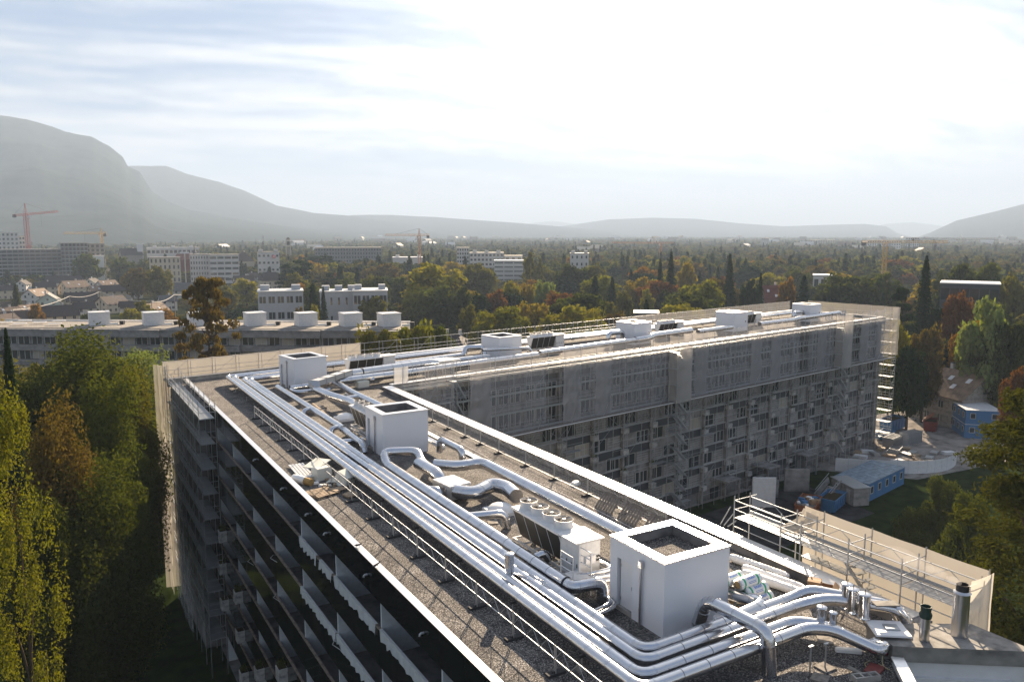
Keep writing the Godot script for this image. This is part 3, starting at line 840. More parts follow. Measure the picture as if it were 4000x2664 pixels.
func roof_plant() -> void:
	var PG := "long silver pipes along the roof edge"
	# four long pipes: from the corner of the wings, down the near wing, round to the gable
	var y := 0.72
	var r := 0.215
	var runs := [[15.45, -82.3, -18.05, "outermost of the four long silver pipes beside the gravel walkway", 1.4], [15.95, -81.7, -18.65, "second long silver pipe counted from the gravel walkway", 1.4], [16.60, -80.2, -19.3, "third long silver pipe counted from the gravel walkway, next to the black brackets", 2.4], [17.08, -79.6, -19.85, "innermost of the four long silver pipes, nearest the stair houses", 2.4]]
	for k in 4:
		var q: Array = runs[k]
		var start := wing_point([6.0 if k < 2 else 6.2, 0, 0])
		# cross run behind the corner stair house follows the far wing
		var cr := (WING + Basis(Vector3.UP, WING_TURN) * Vector3(19.0, 0, 0)) 
		var slope := -tan(WING_TURN)
		var zx := func(x: float) -> float: return q[1] + slope * (x - q[0])
		var near_z: float = q[2]
		var path := [[24.0, y, zx.call(24.0)], [q[0], y, q[1]], [q[0], y, near_z]]
		if k >= 2:
			path += [[24.4, y + 0.1, near_z], [25.3, y + 0.35, near_z + 0.55 - 0.35 * (k - 2)], [26.9, y + 0.35, -16.75 - 0.28 * (k - 2)], [27.25, -0.1, -16.55 - 0.28 * (k - 2)]]
		else:
			path += [[22.9, y + 0.2, near_z + 0.25], [23.5, y + 0.25, -17.25 - 0.32 * k], [24.5, 0.45, -16.05 - 0.32 * k], [24.95, 0.45, -16.1 - 0.32 * k]]
		duct(q[3], path, r, "clad_pipe", PG)
	for k in 30:
		var z := -22.0 - k * 1.9
		var o := thing("pipe_bracket", "black clip between the second and third long silver pipes", "bracket", Vector3(16.28, ROOF + 0.66, z), 0, "black pipe clips")
		bx(o, "strap", M.dark_iron, Vector3(0, 0.02, 0), Vector3(0.34, 0.05, 0.07))
		bx(o, "post", M.dark_iron, Vector3(0, -0.3, 0), Vector3(0.05, 0.6, 0.05))
	var tray := Shape.new()
	tray.box(Vector3(16.2, ROOF + 0.42, -78.0), Vector3(16.36, ROOF + 0.47, -20.5))
	one("cable_tray", tray.mesh(), M.dark_iron, "dark cable tray running between the long silver pipes", "cable tray")
	for k in 13:
		support(Vector3(16.26, ROOF, -21.0 - k * 4.7), 2.0, 0.5)
	# vents standing on the pipes
	for v in [[16.1, -27.4, 0.2, 1.75, "upright silver vent can with a pin on the long pipes"], [23.55, -17.72, 0.17, 1.62, "pair of silver vent cans where the pipes bend, the wider one"], [23.75, -17.38, 0.13, 1.5, "pair of silver vent cans where the pipes bend, the slimmer one"], [25.75, -18.3, 0.2, 1.75, "first of three silver vent cans beside the parapet"], [25.62, -17.95, 0.2, 1.72, "second of three silver vent cans beside the parapet"], [25.62, -17.45, 0.21, 1.72, "third of three silver vent cans beside the parapet, nearest the gable wall"]]:
		var s := Shape.new()
		s.lathe(Vector3.ZERO, [Vector2(v[2] * 1.2, 0.0), Vector2(v[2], 0.12), Vector2(v[2], v[3] - 0.85), Vector2(v[2] + 0.015, v[3] - 0.85), Vector2(v[2] + 0.015, v[3] - 0.8), Vector2(v[2] * 0.5, v[3] - 0.785), Vector2(0.0, v[3] - 0.78)], 24)
		var o := thing("vent_can", v[4], "vent", Vector3(v[0], ROOF + 0.8, v[1]))
		part(o, "can", s.mesh(), M.cladding)
		bar(o, "pin", M.dark_iron, Vector3(0, v[3] - 0.79, 0), Vector3(0.02, v[3] - 0.64, 0), 0.014)
	# larger ducts of the near wing
	duct("thick silver duct running along the stair houses, looping up at its far end", [[17.70, 0.8, -25.5], [17.70, 0.8, -45.0], [17.85, 1.35, -46.1], [19.8, 1.35, -45.2], [19.55, 0.95, -44.0], [19.3, 0.95, -41.3]], 0.28)
	duct("silver duct bending down beside the door of the glinting stair house", [[17.70, 0.8, -25.4], [17.72, 0.82, -25.0], [19.0, 0.85, -24.75], [19.0, 0.0, -24.75]], 0.26)
	duct("thick silver duct dropping into the small air handler", [[19.3, 0.95, -43.9], [19.35, 0.95, -41.2], [19.5, 0.2, -40.7]], 0.36)
	duct("S-shaped thick silver duct between the air handler and the chiller", [[19.2, 0.62, -38.9], [19.9, 0.62, -37.8], [21.5, 0.75, -38.5], [21.9, 0.75, -37.6], [21.6, 0.75, -36.0]], 0.40)
	duct("long silver duct on the walkway beside the chiller, kinked near its middle", [[20.0, 0.98, -43.1], [21.0, 0.98, -42.0], [22.7, 0.98, -42.0], [22.75, 0.98, -25.0]], 0.33)
	duct("silver duct arch standing up from the long walkway duct", [[22.4, 0.5, -47.4], [21.9, 1.6, -46.2], [21.9, 1.6, -43.1], [21.95, 0.9, -43.1]], 0.22)
	duct("slim silver duct running behind the second stair house to the arch", [[22.75, 0.6, -55.0], [22.75, 0.6, -47.6], [22.4, 0.55, -47.4]], 0.20)
	duct("short silver duct with a down-turned end beside the skylight dome", [[17.85, 0.8, -34.4], [19.6, 0.8, -33.9], [19.75, 0.0, -33.8]], 0.22)
	duct("silver duct stub turning down at the small air handler", [[17.9, 0.7, -39.9], [18.5, 0.7, -39.2], [18.55, 0.0, -39.1]], 0.2)
	duct("silver duct rising over the pipes in front of the glinting stair house", [[21.0, 0.1, -20.6], [20.4, 0.25, -20.75], [20.35, 1.6, -20.3], [20.5, 1.6, -17.5], [20.58, 0.0, -17.42]], 0.25)
	duct("fat silver duct turning the corner beside the insulation rolls", [[22.55, 0.75, -22.6], [23.2, 0.8, -20.0], [21.2, 0.75, -19.85], [20.9, 0.6, -20.3]], 0.29)
	for p in [[17.95, -28.2, "silver cowl elbow on the thick duct near the vent can"], [22.9, -27.6, "silver cowl elbow on the long walkway duct behind the pallets"]]:
		duct(p[2], [[p[0], 0.85, p[1] - 0.1], [p[0] + 0.45, 1.0, p[1]], [p[0] + 0.62, 0.62, p[1] + 0.05]], 0.17)
	for k in 3:
		duct(["upper small pipe leaving the chiller cabinet", "middle small pipe leaving the chiller cabinet", "lower small pipe leaving the chiller cabinet"][k], [[20.0 + 0.16 * k, 0.9 - 0.16 * k, -27.3], [20.1 + 0.16 * k, 0.9 - 0.16 * k, -25.4 + 0.16 * k], [17.9, 0.62 - 0.12 * k, -26.3 + 0.16 * k]], 0.10, "clad_pipe", "small silver pipes at the chillers")
	for k in 2:
		duct(["inner one of the small pipe pair below the down-turned duct", "outer one of the small pipe pair below the down-turned duct"][k], [[17.4, 0.35, -23.6 + 0.3 * k], [18.9, 0.35, -23.9 + 0.3 * k], [18.95, 0.35, -25.5]], 0.09, "clad_pipe", "small silver pipes at the chillers")
	# ducts between the second stair house and the corner
	duct("silver duct on the inner side of the long pipes, with two short branches", [[18.45, 0.72, -74.2], [18.45, 0.72, -55.6]], 0.27)
	duct("silver duct lower section ending in a down-turned bend by the second stair house", [[18.55, 0.62, -56.4], [18.35, 0.62, -51.2], [18.35, 0.05, -50.9]], 0.26)
	for k in 2:
		duct(["curved silver branch halfway along the inner duct", "curved silver branch near the down-turned bend"][k], [[18.45, 0.74, -63.4 + 7.1 * k], [17.7, 0.74, -63.1 + 7.1 * k], [17.6, 0.1, -62.8 + 7.1 * k]], 0.2)
	duct("thick silver duct running down to the second chiller from the box duct", [[20.85, 0.95, -70.0], [21.1, 0.95, -66.8], [21.75, 0.95, -63.5], [21.7, 0.95, -60.0]], 0.36)
	duct("silver duct parallel to the parapet beside the second chiller", [[23.75, 0.8, -73.6], [23.45, 0.8, -67.8], [23.6, 0.8, -58.0]], 0.30)
	duct("silver cross branch between two ducts near the second chiller", [[21.4, 0.8, -65.6], [23.4, 0.8, -65.9]], 0.2)
	duct("silver pipe along the front of the corner stair house", wing_path([[5.2, 0.6, 14.1], [12.5, 0.6, 14.6], [13.6, 0.6, 15.2]]), 0.27)
	duct("silver bend in front of the corner stair house", wing_path([[8.0, 0.5, 16.8], [5.0, 0.5, 16.0], [5.2, 0.5, 14.5]]), 0.22)
	duct("low silver pipe crossing under the ducts to the second stair house", [[17.4, 0.4, -53.2], [19.1, 0.4, -53.0]], 0.2)
	# rectangular box duct and its hopper
	var o := thing("box_duct", "rectangular galvanised duct leading from the corner towards the second chiller", "duct", Vector3(0, ROOF, 0))
	var a := Vector3(20.75, 1.45, -70.5)
	var b := Vector3(25.6, 1.45, -74.7)
	for k in 4:
		plank(o, "duct_section", M.galvanised, a.lerp(b, k / 4.0), a.lerp(b, (k + 0.985) / 4.0), 0.8, 0.5)
		plank(o, "flange", M.steel, a.lerp(b, k / 4.0 + 0.001), a.lerp(b, k / 4.0 + 0.012), 0.88, 0.58)
	var s := Shape.new()
	var c4 := [Vector3(20.35, 1.7, -70.75), Vector3(21.15, 1.7, -70.1), Vector3(21.15, 1.2, -70.1), Vector3(20.35, 1.2, -70.75)]
	var d4 := [Vector3(20.65, 1.25, -69.75), Vector3(21.15, 1.25, -69.7), Vector3(21.1, 0.7, -69.7), Vector3(20.6, 0.7, -69.75)]
	for k in 4: s.quad(c4[k], c4[(k + 1) % 4], d4[(k + 1) % 4], d4[k])
	part(o, "hopper", s.mesh(), M.galvanised)
	# small air handler box
	var u := thing("air_handler", "low galvanised air handler with ribbed lids between thick ducts", "air handler", Vector3(19.45, ROOF + 0.2, -39.6), 0.12)
	part(u, "casing", chamfered(Vector3(1.4, 0.75, 1.9), 0.02), M.galvanised)
	for k in 4:
		part(u, "lid", chamfered(Vector3(1.44, 0.05, 0.42), 0.01), M.white_metal, Transform3D(Basis.IDENTITY, Vector3(0, 0.75, -0.69 + k * 0.46)))
	bx(u, "service_panel", M.steel, Vector3(-0.705, 0.4, 0.3), Vector3(0.02, 0.4, 0.5))
	# chillers
	chiller(Vector3(19.35, ROOF, -27.6), 0.0, "chiller with four black fans and a white cabinet beside the glinting stair house", 4)
	chiller(Vector3(20.3, ROOF, -53.6), 0.0, "chiller with black fans tucked behind the second stair house", 4)
	var ang := WING_TURN - PI / 2
	for k in 4:
		var p := WING + Basis(Vector3.UP, WING_TURN) * Vector3([17.2, 43.6, 67.8, 87.8][k], ROOF, [10.3, 8.6, 8.8, 8.8][k])
		chiller(p, WING_TURN + PI / 2, ["chiller with four fans beside the thick duct at the corner of the wings", "chiller beside the stair house at the head of the looping duct", "chiller between two stair houses of the scaffolded wing, low in the glare", "chiller beside the last but one stair house"][k], 4)
	# ducts on the far wing
	duct("thick silver duct with a dark collar along the scaffolded parapet", wing_path([[11.6, 1.2, 14.0], [21.6, 1.2, 13.2], [22.4, 1.1, 13.1]]), 0.46)
	var col := Shape.new()
	col.tube([Vector3(0, 0, 0), Vector3(0.12, 0, -0.01)], 0.50, 24)
	var oc := one("duct_collar", col.mesh(), M.dark_iron, "dark collar ring round the thick duct at the wings' corner", "collar")
	oc.position = WING + Basis(Vector3.UP, WING_TURN) * Vector3(12.8, ROOF + 1.2, 13.9); oc.rotation.y = WING_TURN
	duct("lower silver duct under the thick duct along the scaffolded parapet", wing_path([[9.8, 0.8, 14.9], [18.0, 0.75, 14.8], [28.0, 0.75, 14.3], [36.0, 0.75, 14.2]]), 0.40)
	duct("silver duct looping up in front of the second roof stair house", wing_path([[18.6, 0.9, 10.2], [28.9, 0.9, 9.3], [29.2, 1.7, 9.2], [31.0, 1.7, 10.2], [31.0, 0.7, 10.6]]), 0.30)
	duct("thin silver duct bent over the front of the second roof stair house", wing_path([[29.3, 1.75, 12.3], [35.6, 1.55, 13.3], [35.9, 0.6, 13.4]]), 0.18)
	duct("silver duct running past the second roof stair house along the net", wing_path([[36.5, 0.9, 14.0], [55.5, 0.9, 13.2]]), 0.34)
	duct("short silver duct inlet beside the ribbed air box", wing_path([[24.9, 0.8, 11.6], [30.6, 0.8, 11.9]]), 0.34)
	duct("silver arch duct beside the third roof stair house", wing_path([[51.6, 0.4, 10.8], [51.6, 1.75, 10.8], [54.4, 1.75, 10.8], [54.4, 0.5, 10.8]]), 0.32)
	duct("foil-wrapped thick duct bending round the third roof stair house", wing_path([[54.2, 0.9, 13.2], [56.4, 1.0, 13.6], [58.2, 1.15, 13.0], [66.8, 1.15, 12.6]]), 0.42)
	duct("silver duct beside the fourth roof stair house", wing_path([[68.0, 0.9, 12.9], [76.6, 0.9, 12.6]]), 0.34)
	duct("long silver duct leading to the last roof stair house", wing_path([[83.4, 0.9, 12.9], [93.0, 0.9, 13.0], [94.5, 1.1, 13.2], [109.0, 1.0, 12.2]]), 0.36)
	duct("silver arch duct beside the last roof stair house", wing_path([[96.0, 0.4, 11.2], [96.0, 1.8, 11.2], [99.0, 1.8, 11.2], [99.0, 0.4, 11.2]]), 0.26)
	for k in 3:
		duct(["first of three long silver pipes along the handrail of the scaffolded wing", "second of three long silver pipes along the handrail of the scaffolded wing", "third of three long silver pipes along the handrail of the scaffolded wing"][k], wing_path([[12.0, 0.7, 5.4 - 0.6 * k], [112.0 - 6.0 * k, 0.7, 5.4 - 0.6 * k]]), 0.2, "clad_pipe", "long silver pipes of the scaffolded wing")
	for k in 14:
		var q := WING + Basis(Vector3.UP, WING_TURN) * Vector3(14.0 + k * 7.2, ROOF, 4.8)
		support(q, 1.7, 0.5, WING_TURN + PI / 2, "small galvanised stand under the pipes of the scaffolded wing")
	var air := wing("air_box", "ribbed metal air box with dark slots beside the looping duct", "air handler", 24.2, ROOF, 12.2)
	part(air, "casing", chamfered(Vector3(3.2, 1.1, 1.5), 0.02), M.galvanised)
	for k in 5: part(air, "lid", chamfered(Vector3(0.56, 0.06, 1.6), 0.01), M.white_metal, Transform3D(Basis.IDENTITY, Vector3(-1.28 + k * 0.64, 1.1, 0)))
	# roof ladder platform at the chiller
	var pf := thing("service_platform", "small white service platform with rails at the chiller cabinet", "platform", Vector3(18.35, ROOF, -25.9))
	bx(pf, "deck", M.white_metal, Vector3(0.1, 0.78, 0), Vector3(0.95, 0.05, 0.9))
	for sx in [-0.36, 0.56]:
		for sz in [-0.44, 0.44]:
			bar(pf, "post", M.white_metal, Vector3(sx, 0, sz), Vector3(sx, 1.85, sz), 0.025)
	for h in [1.2, 1.52, 1.84]:
		bar(pf, "rail", M.white_metal, Vector3(-0.36, h, -0.44), Vector3(-0.36, h, 0.44), 0.022)
		bar(pf, "rail", M.white_metal, Vector3(0.56, h, -0.44), Vector3(0.56, h, 0.44), 0.022)
	for h in [0.25, 0.5]: bar(pf, "step", M.white_metal, Vector3(-0.36, h, 0.44), Vector3(0.56, h, 0.44), 0.022)
	# skylight domes
	for k in 2:
		var dm := thing("skylight_dome", ["white skylight dome beside the chiller with the white cabinet", "white skylight dome beside the chiller behind the second stair house"][k], "skylight", [Vector3(20.6, ROOF, -36.0), Vector3(20.55, ROOF, -61.3)][k])
		part(dm, "kerb", chamfered(Vector3(1.5, 0.22, 1.5), 0.03), M.white_metal)
		var ds := Shape.new()
		ds.lathe(Vector3(0, 0.22, 0), [Vector2(0.70, 0.0), Vector2(0.66, 0.10), Vector2(0.54, 0.21), Vector2(0.34, 0.29), Vector2(0.12, 0.325), Vector2(0.0, 0.33)], 24)
		part(dm, "dome", ds.mesh(), M.plastic_white)
	# two chimneys on the felt corner
	var ch := thing("chimney_flue", "tall steel flue with a dark tip on the felt roof corner", "chimney", Vector3(27.7, ROOF + 0.6, -15.05))
	var cs := Shape.new()
	cs.lathe(Vector3.ZERO, [Vector2(0.27, 0), Vector2(0.27, 1.62), Vector2(0.30, 1.64), Vector2(0.22, 1.70), Vector2(0.22, 1.72)], 28)
	part(ch, "casing", cs.mesh(), M.steel)
	cs = Shape.new()
	cs.lathe(Vector3.ZERO, [Vector2(0.21, 1.6), Vector2(0.21, 1.95), Vector2(0.19, 1.95), Vector2(0.18, 1.7)], 24)
	part(ch, "flue_tip", cs.mesh(), M.dark_iron)
	var c2 := thing("vent_pipe", "shorter steel vent pipe with a green plastic-wrapped mouth", "vent", Vector3(26.3, ROOF + 0.6, -15.5))
	cs = Shape.new()
	cs.lathe(Vector3.ZERO, [Vector2(0.17, 0), Vector2(0.17, 0.45), Vector2(0.18, 0.46), Vector2(0.18, 0.5), Vector2(0.17, 0.51), Vector2(0.17, 0.92)], 22)
	part(c2, "pipe", cs.mesh(), M.steel)
	cs = Shape.new()
	cs.lathe(Vector3.ZERO, [Vector2(0.20, 0.86), Vector2(0.22, 0.98), Vector2(0.17, 1.1), Vector2(0.19, 1.28), Vector2(0.16, 1.28), Vector2(0.15, 1.0)], 18)
	part(c2, "wrapping", cs.mesh(), mat("green_plastic", lin(0.01, 0.035, 0.028), 0.35))

func net_mesh(w: float, h: float, sag: float, s: int) -> Mesh:
	# a hanging cloth panel in the x/y plane, top edge at y = h, with shallow billows
	var key := "net%.2f_%.2f_%.2f_%d" % [w, h, sag, s]
	if not cache.has(key):
		var f := FastNoiseLite.new(); f.seed = s; f.frequency = 0.55
		var sh := Shape.new()
		var nx := 8
		var ny := maxi(4, int(h * 2.5))
		for j in ny + 1:
			for k in nx + 1:
				var u := float(k) / nx
				var t := float(j) / ny
				var x := (u - 0.5) * w
				var yy := t * h - sag * 0.5 * sin(u * PI) * (1.0 if j == ny else 0.0)
				var z := sag * (sin(u * PI) * 0.7 + f.get_noise_2d(x * 1.5, yy * 0.9 + s * 7.0) * 0.9) * (0.35 + 0.65 * sin(t * PI))
				sh.v.append(Vector3(x, yy, z)); sh.n.append(Vector3.BACK)
		for j in ny:
			for k in nx:
				var a := j * (nx + 1) + k
				for q in [a, a + nx + 1, a + nx + 2, a, a + nx + 2, a + 1]: sh.i.append(q)
		var st := SurfaceTool.new()
		st.create_from(sh.mesh(), 0); st.generate_normals()
		cache[key] = st.commit()
	return cache[key]

func deck_mesh(w: float, d: float) -> Mesh:
	# three ribbed metal boards side by side with gaps between them
	var key := "deck%.2f_%.2f" % [w, d]
	if not cache.has(key):
		var s := Shape.new()
		var n := maxi(2, roundi(d / 0.32))
		var bw := d / n
		for k in n:
			s.box(Vector3(-w / 2, -0.03, -d / 2 + k * bw + 0.008), Vector3(w / 2, 0.0, -d / 2 + (k + 1) * bw - 0.008))
			for j in 3:
				var z := -d / 2 + (k + (j + 0.5) / 3.0) * bw
				s.box(Vector3(-w / 2 + 0.04, 0.0, z - 0.012), Vector3(w / 2 - 0.04, 0.008, z + 0.012))
		cache[key] = s.mesh()
	return cache[key]

func scaffold(o: Node3D, xs: Array, z0: float, z1: float, lifts: Array, y0: float, y1: float, opt := {}) -> void:
	# standards at every x on two lines z0 (inner) and z1 (outer), decks at LIFTS, rails above each deck on the outer line
	var R := 0.028
	var g: Material = M.galvanised
	for x in xs:
		bar(o, "standard", g, Vector3(x, y0, z1), Vector3(x, y1 + 0.12, z1), R)
		if not opt.has("single"):
			bar(o, "standard", g, Vector3(x, y0, z0), Vector3(x, (y1 if opt.get("tall_inner", true) else minf(y1, lifts[-1] + 0.3)), z0), R)
	for l in lifts:
		for k in xs.size() - 1:
			var a: float = xs[k]
			var b: float = xs[k + 1]
			if opt.get("decks", true):
				part(o, "deck", deck_mesh(snappedf(b - a - 0.06, 0.01), snappedf(absf(z1 - z0) - 0.1, 0.01)), g, Transform3D(Basis.IDENTITY, Vector3((a + b) / 2, l, (z0 + z1) / 2)))
			if opt.get("rails", true):
				for h in [0.5, 0.95]:
					bar(o, "guard_rail", g, Vector3(a, l + h, z1), Vector3(b, l + h, z1), 0.021)
			if opt.get("toe", true):
				bx(o, "toe_board", opt.get("toe_mat", g), Vector3((a + b) / 2, l + 0.09, z1 - 0.04 * signf(z1 - z0)), Vector3(b - a - 0.06, 0.15, 0.03))
			if opt.get("braces", 3) > 0 and (k + int(l)) % int(opt.get("braces", 3)) == 0:
				bar(o, "brace", g, Vector3(a, l, z1), Vector3(b, l + 2.0, z1), 0.02)
		for x in xs:
			bar(o, "transom", g, Vector3(x, l - 0.06, z0), Vector3(x, l - 0.06, z1), 0.022)

func steps(a: float, b: float, n: int) -> Array:
	var out := []
	for k in n + 1: out.append(lerpf(a, b, float(k) / n))
	return out

func stair_tower(o: Node3D, x0: float, x1: float, z0: float, z1: float, lifts: Array, y1: float) -> void:
	scaffold(o, [x0, x1], z0, z1, lifts, 0.0, y1, {"decks": false, "toe": false, "braces": 0})
	for k in lifts.size():
		var l: float = lifts[k]
		bx(o, "landing", M.galvanised, Vector3(x0 + 0.3, l, (z0 + z1) / 2), Vector3(0.6, 0.05, z1 - z0 - 0.1))
		if k == 0: continue
		var lo: float = lifts[k - 1]
		var s := Shape.new()
		var n := 9
		for j in n:
			var t := (j + 0.5) / n
			var x := lerpf(x1 - 0.1, x0 + 0.5, t)
			var y := lerpf(lo, l, t)
			s.box(Vector3(x - 0.13, y - 0.02, z0 + 0.25), Vector3(x + 0.13, y + 0.02, z1 - 0.25))
		part(o, "stair_treads", s.mesh(), M.galvanised)
		for z in [z0 + 0.22, z1 - 0.22]:
			plank(o, "stringer", M.galvanised, Vector3(x1 - 0.1, lo, z), Vector3(x0 + 0.5, l, z), 0.04, 0.16)
			bar(o, "stair_rail", M.galvanised, Vector3(x1 - 0.1, lo + 0.95, z), Vector3(x0 + 0.5, l + 0.95, z), 0.02)

func truss(o: Node3D, called: String, a: Vector3, b: Vector3, h: float, pitch: float) -> void:
	var n := maxi(1, roundi(a.distance_to(b) / pitch))
	var up := Vector3(0, h, 0)
	bar(o, called + "_chord", M.galvanised, a, b, 0.03)
	bar(o, called + "_chord", M.galvanised, a + up, b + up, 0.03)
	for k in n:
		var p := a.lerp(b, float(k) / n)
		var q := a.lerp(b, (k + 1.0) / n)
		bar(o, called + "_lacing", M.galvanised, p if k % 2 == 0 else p + up, q + up if k % 2 == 0 else q, 0.018)
		bar(o, called + "_post", M.galvanised, p, p + up, 0.018)

func net_row(o: Node3D, x0: float, x1: float, n: int, y: float, h: float, z: float, m: Material, sag := 0.10, s0 := 0) -> void:
	var w := (x1 - x0) / n
	for k in n:
		if m == M.net_grey and (k * 5 + s0) % 13 == 7: continue      # panels taken down
		if m == M.net_grey and (k * 3 + s0) % 7 < 2:
			part(o, "net_panel", net_mesh(snappedf(w + 0.1, 0.01), h, sag * 1.6, s0 + k % 4), M.net_thick, Transform3D(Basis.IDENTITY, Vector3(x0 + (k + 0.5) * w, y, z + 0.05)))
			continue
		part(o, "net_panel", net_mesh(snappedf(w, 0.01), h, sag, s0 + k % 4), m, Transform3D(Basis.IDENTITY, Vector3(x0 + (k + 0.5) * w, y, z)))

func scaffolds() -> void:
	# --- long front of the far wing: netted storeys on a lattice gantry
	var o := wing("facade_scaffold", "long netted scaffold carried on a lattice gantry in front of the far wing", "scaffold")
	var y0 := ROOF - 6.35
	var lifts := [ROOF - 6.3, ROOF - 4.2, ROOF - 2.1, ROOF + 0.1]
	var xs := steps(20.6, 113.0, 37)
	scaffold(o, xs, 18.55, 19.45, lifts, y0 - 0.1, ROOF + 2.15, {"braces": 4, "tall_inner": false})
	net_row(o, 22.2, 53.4, 12, y0, 8.5, 19.55, M.net_grey, 0.24)
	net_row(o, 56.4, 94.2, 15, y0, 8.5, 19.55, M.net_grey, 0.24, 4)
	net_row(o, 97.4, 113.2, 6, y0, 8.5, 19.55, M.net_grey, 0.24, 2)
	net_row(o, 16.0, 20.4, 2, ROOF - 6.3, 8.4, 19.5, M.net_grey, 0.2, 6)
	truss(o, "gantry", Vector3(20.6, y0 - 2.1, 19.45), Vector3(113.0, y0 - 2.1, 19.45), 1.9, 1.25)
	truss(o, "gantry", Vector3(20.6, y0 - 2.1, 18.5), Vector3(113.0, y0 - 2.1, 18.5), 1.9, 2.5)
	for k in 37:
		var x := 20.6 + k * 2.5667
		bar(o, "leg", M.galvanised, Vector3(x, 0, 19.4), Vector3(x, y0, 19.4), 0.03)
		if k % 2 == 0:
			bar(o, "raker", M.galvanised, Vector3(x, y0 - 4.6, 18.1), Vector3(x + 0.4, y0 + 1.7, 20.6), 0.03)
			bar(o, "leg", M.galvanised, Vector3(x, 0, 18.75), Vector3(x, y0, 18.75), 0.035)
		if k < 36:
			for j in 6:
				var y := 1.9 + j * 2.1
				if (k * 5 + j * 3) % 7 < 5:
					bar(o, "ledger", M.galvanised, Vector3(x, y, 19.4), Vector3(x + 2.5667, y, 19.4), 0.022)
				if (k * 3 + j * 2) % 7 == 0:
					part(o, "deck", deck_mesh(2.5, 0.75), M.galvanised, Transform3D(Basis.IDENTITY, Vector3(x + 1.28, y - 0.05, 19.05)))
					bar(o, "guard_rail", M.galvanised, Vector3(x, y + 0.95, 19.4), Vector3(x + 2.5667, y + 0.95, 19.4), 0.02)
				if (k + j * 2) % 6 == 0:
					bar(o, "brace", M.galvanised, Vector3(x, y, 19.4), Vector3(x + 2.5667, y + 2.1, 19.4), 0.018)
		if k < 36 and k % 2 == 0:
			bx(o, "gantry_deck", M.grey_timber, Vector3(x + 2.566, y0 - 0.05, 20.1), Vector3(5.1, 0.05, 1.1))
			bar(o, "edge_tube", M.white_metal, Vector3(x, y0 + 0.05, 20.65), Vector3(x + 5.12, y0 + 0.05, 20.65), 0.05)
	var T := steps(2.0, ROOF + 0.1, 10)
	for k in 2:
		var st := wing("stair_scaffold", ["scaffold stair tower with netted top halfway along the far wing", "scaffold stair tower with netted top near the end of the far wing"][k], "scaffold", 0, 0, 0, "stair towers on the far wing")
		var xa: float = [53.5, 94.3][k]
		stair_tower(st, xa, xa + 2.8, 19.7, 21.0, T, ROOF + 2.1)
		part(st, "net_panel", net_mesh(2.9, 8.6, 0.14, 3), M.net_pale, Transform3D(Basis.IDENTITY, Vector3(xa + 1.4, y0, 21.08)))
		for s in [0.0, 2.8]:
			part(st, "net_panel", net_mesh(1.35, 8.6, 0.1, 5), M.net_pale, Transform3D(Basis(Vector3.UP, PI / 2), Vector3(xa + s, y0, 20.35)))
	# --- inner corner stair and working platform where the wings meet
	o = wing("corner_scaffold", "open scaffold bay with stair flights and white sheeting at the inner corner of the wings", "scaffold")
	scaffold(o, [14.4, 15.6, 17.0, 18.4, 20.2], 17.6, 19.2, [ROOF - 2.0, ROOF - 0.1], ROOF - 7.0, ROOF + 2.1, {"braces": 2})
	stair_tower(o, 20.3, 22.2, 17.9, 19.3, [ROOF - 6.2, ROOF - 4.1, ROOF - 2.0, ROOF + 0.1], ROOF + 2.1)
	part(o, "sheet_panel", net_mesh(1.6, 1.9, 0.08, 9), M.sheet, Transform3D(Basis.IDENTITY, Vector3(15.2, ROOF + 0.1, 17.7)))
	part(o, "sheet_panel", net_mesh(2.6, 2.6, 0.1, 8), M.shade_cloth, Transform3D(Basis.IDENTITY, Vector3(18.6, ROOF - 2.6, 17.7)))
	# --- end tower of the far wing
	o = wing("end_scaffold", "tall scaffold tower with sunlit decks and netted top at the far wing's end", "scaffold")
	scaffold(o, [114.5, 116.0], 2.0, 19.4, [], 0, ROOF + 2.0, {"tall_inner": true})
	var ends := steps(17.0, 19.5, 1)
	for l in 11:
		var y := 2.0 + l * 2.05
		part(o, "deck", deck_mesh(1.4, 2.6), M.galvanised, Transform3D(Basis.IDENTITY, Vector3(115.3, y, 18.1)))
		part(o, "deck", deck_mesh(1.4, 5.0), M.galvanised, Transform3D(Basis.IDENTITY, Vector3(115.3, y, 14.2)))
		for h in [0.5, 1.0]:
			bar(o, "guard_rail", M.galvanised, Vector3(116.0, y + h, 2.0), Vector3(116.0, y + h, 19.4), 0.024)
			bar(o, "guard_rail", M.galvanised, Vector3(114.5, y + h, 19.45), Vector3(116.0, y + h, 19.45), 0.024)
		bar(o, "brace", M.galvanised, Vector3(114.5, y, 19.45), Vector3(116.0, y + 2.0, 19.45), 0.022)
	for z in [4.5, 7.0, 9.5, 12.0, 14.5, 17.0]:
		bar(o, "standard", M.galvanised, Vector3(116.0, 0, z), Vector3(116.0, ROOF + 2.0, z), 0.028)
	part(o, "net_panel", net_mesh(2.6, 8.5, 0.1, 2), M.net_pale, Transform3D(Basis.IDENTITY, Vector3(114.9, y0, 19.6)))
	for k in 6:
		part(o, "net_panel", net_mesh(2.9, 8.5, 0.1, k), M.net_pale, Transform3D(Basis(Vector3.UP, PI / 2), Vector3(116.1, y0, 3.4 + k * 2.9)))
	# --- rear edge: netted at the corner, open rails, netted again
	o = wing("rear_scaffold", "scaffold walkway behind the far wing with beige nets at both ends and open rails between", "scaffold")
	scaffold(o, steps(-2.0, 114.0, 46), 0.35, -0.55, [ROOF + 0.1], ROOF - 6.0, ROOF + 1.95, {"braces": 0})
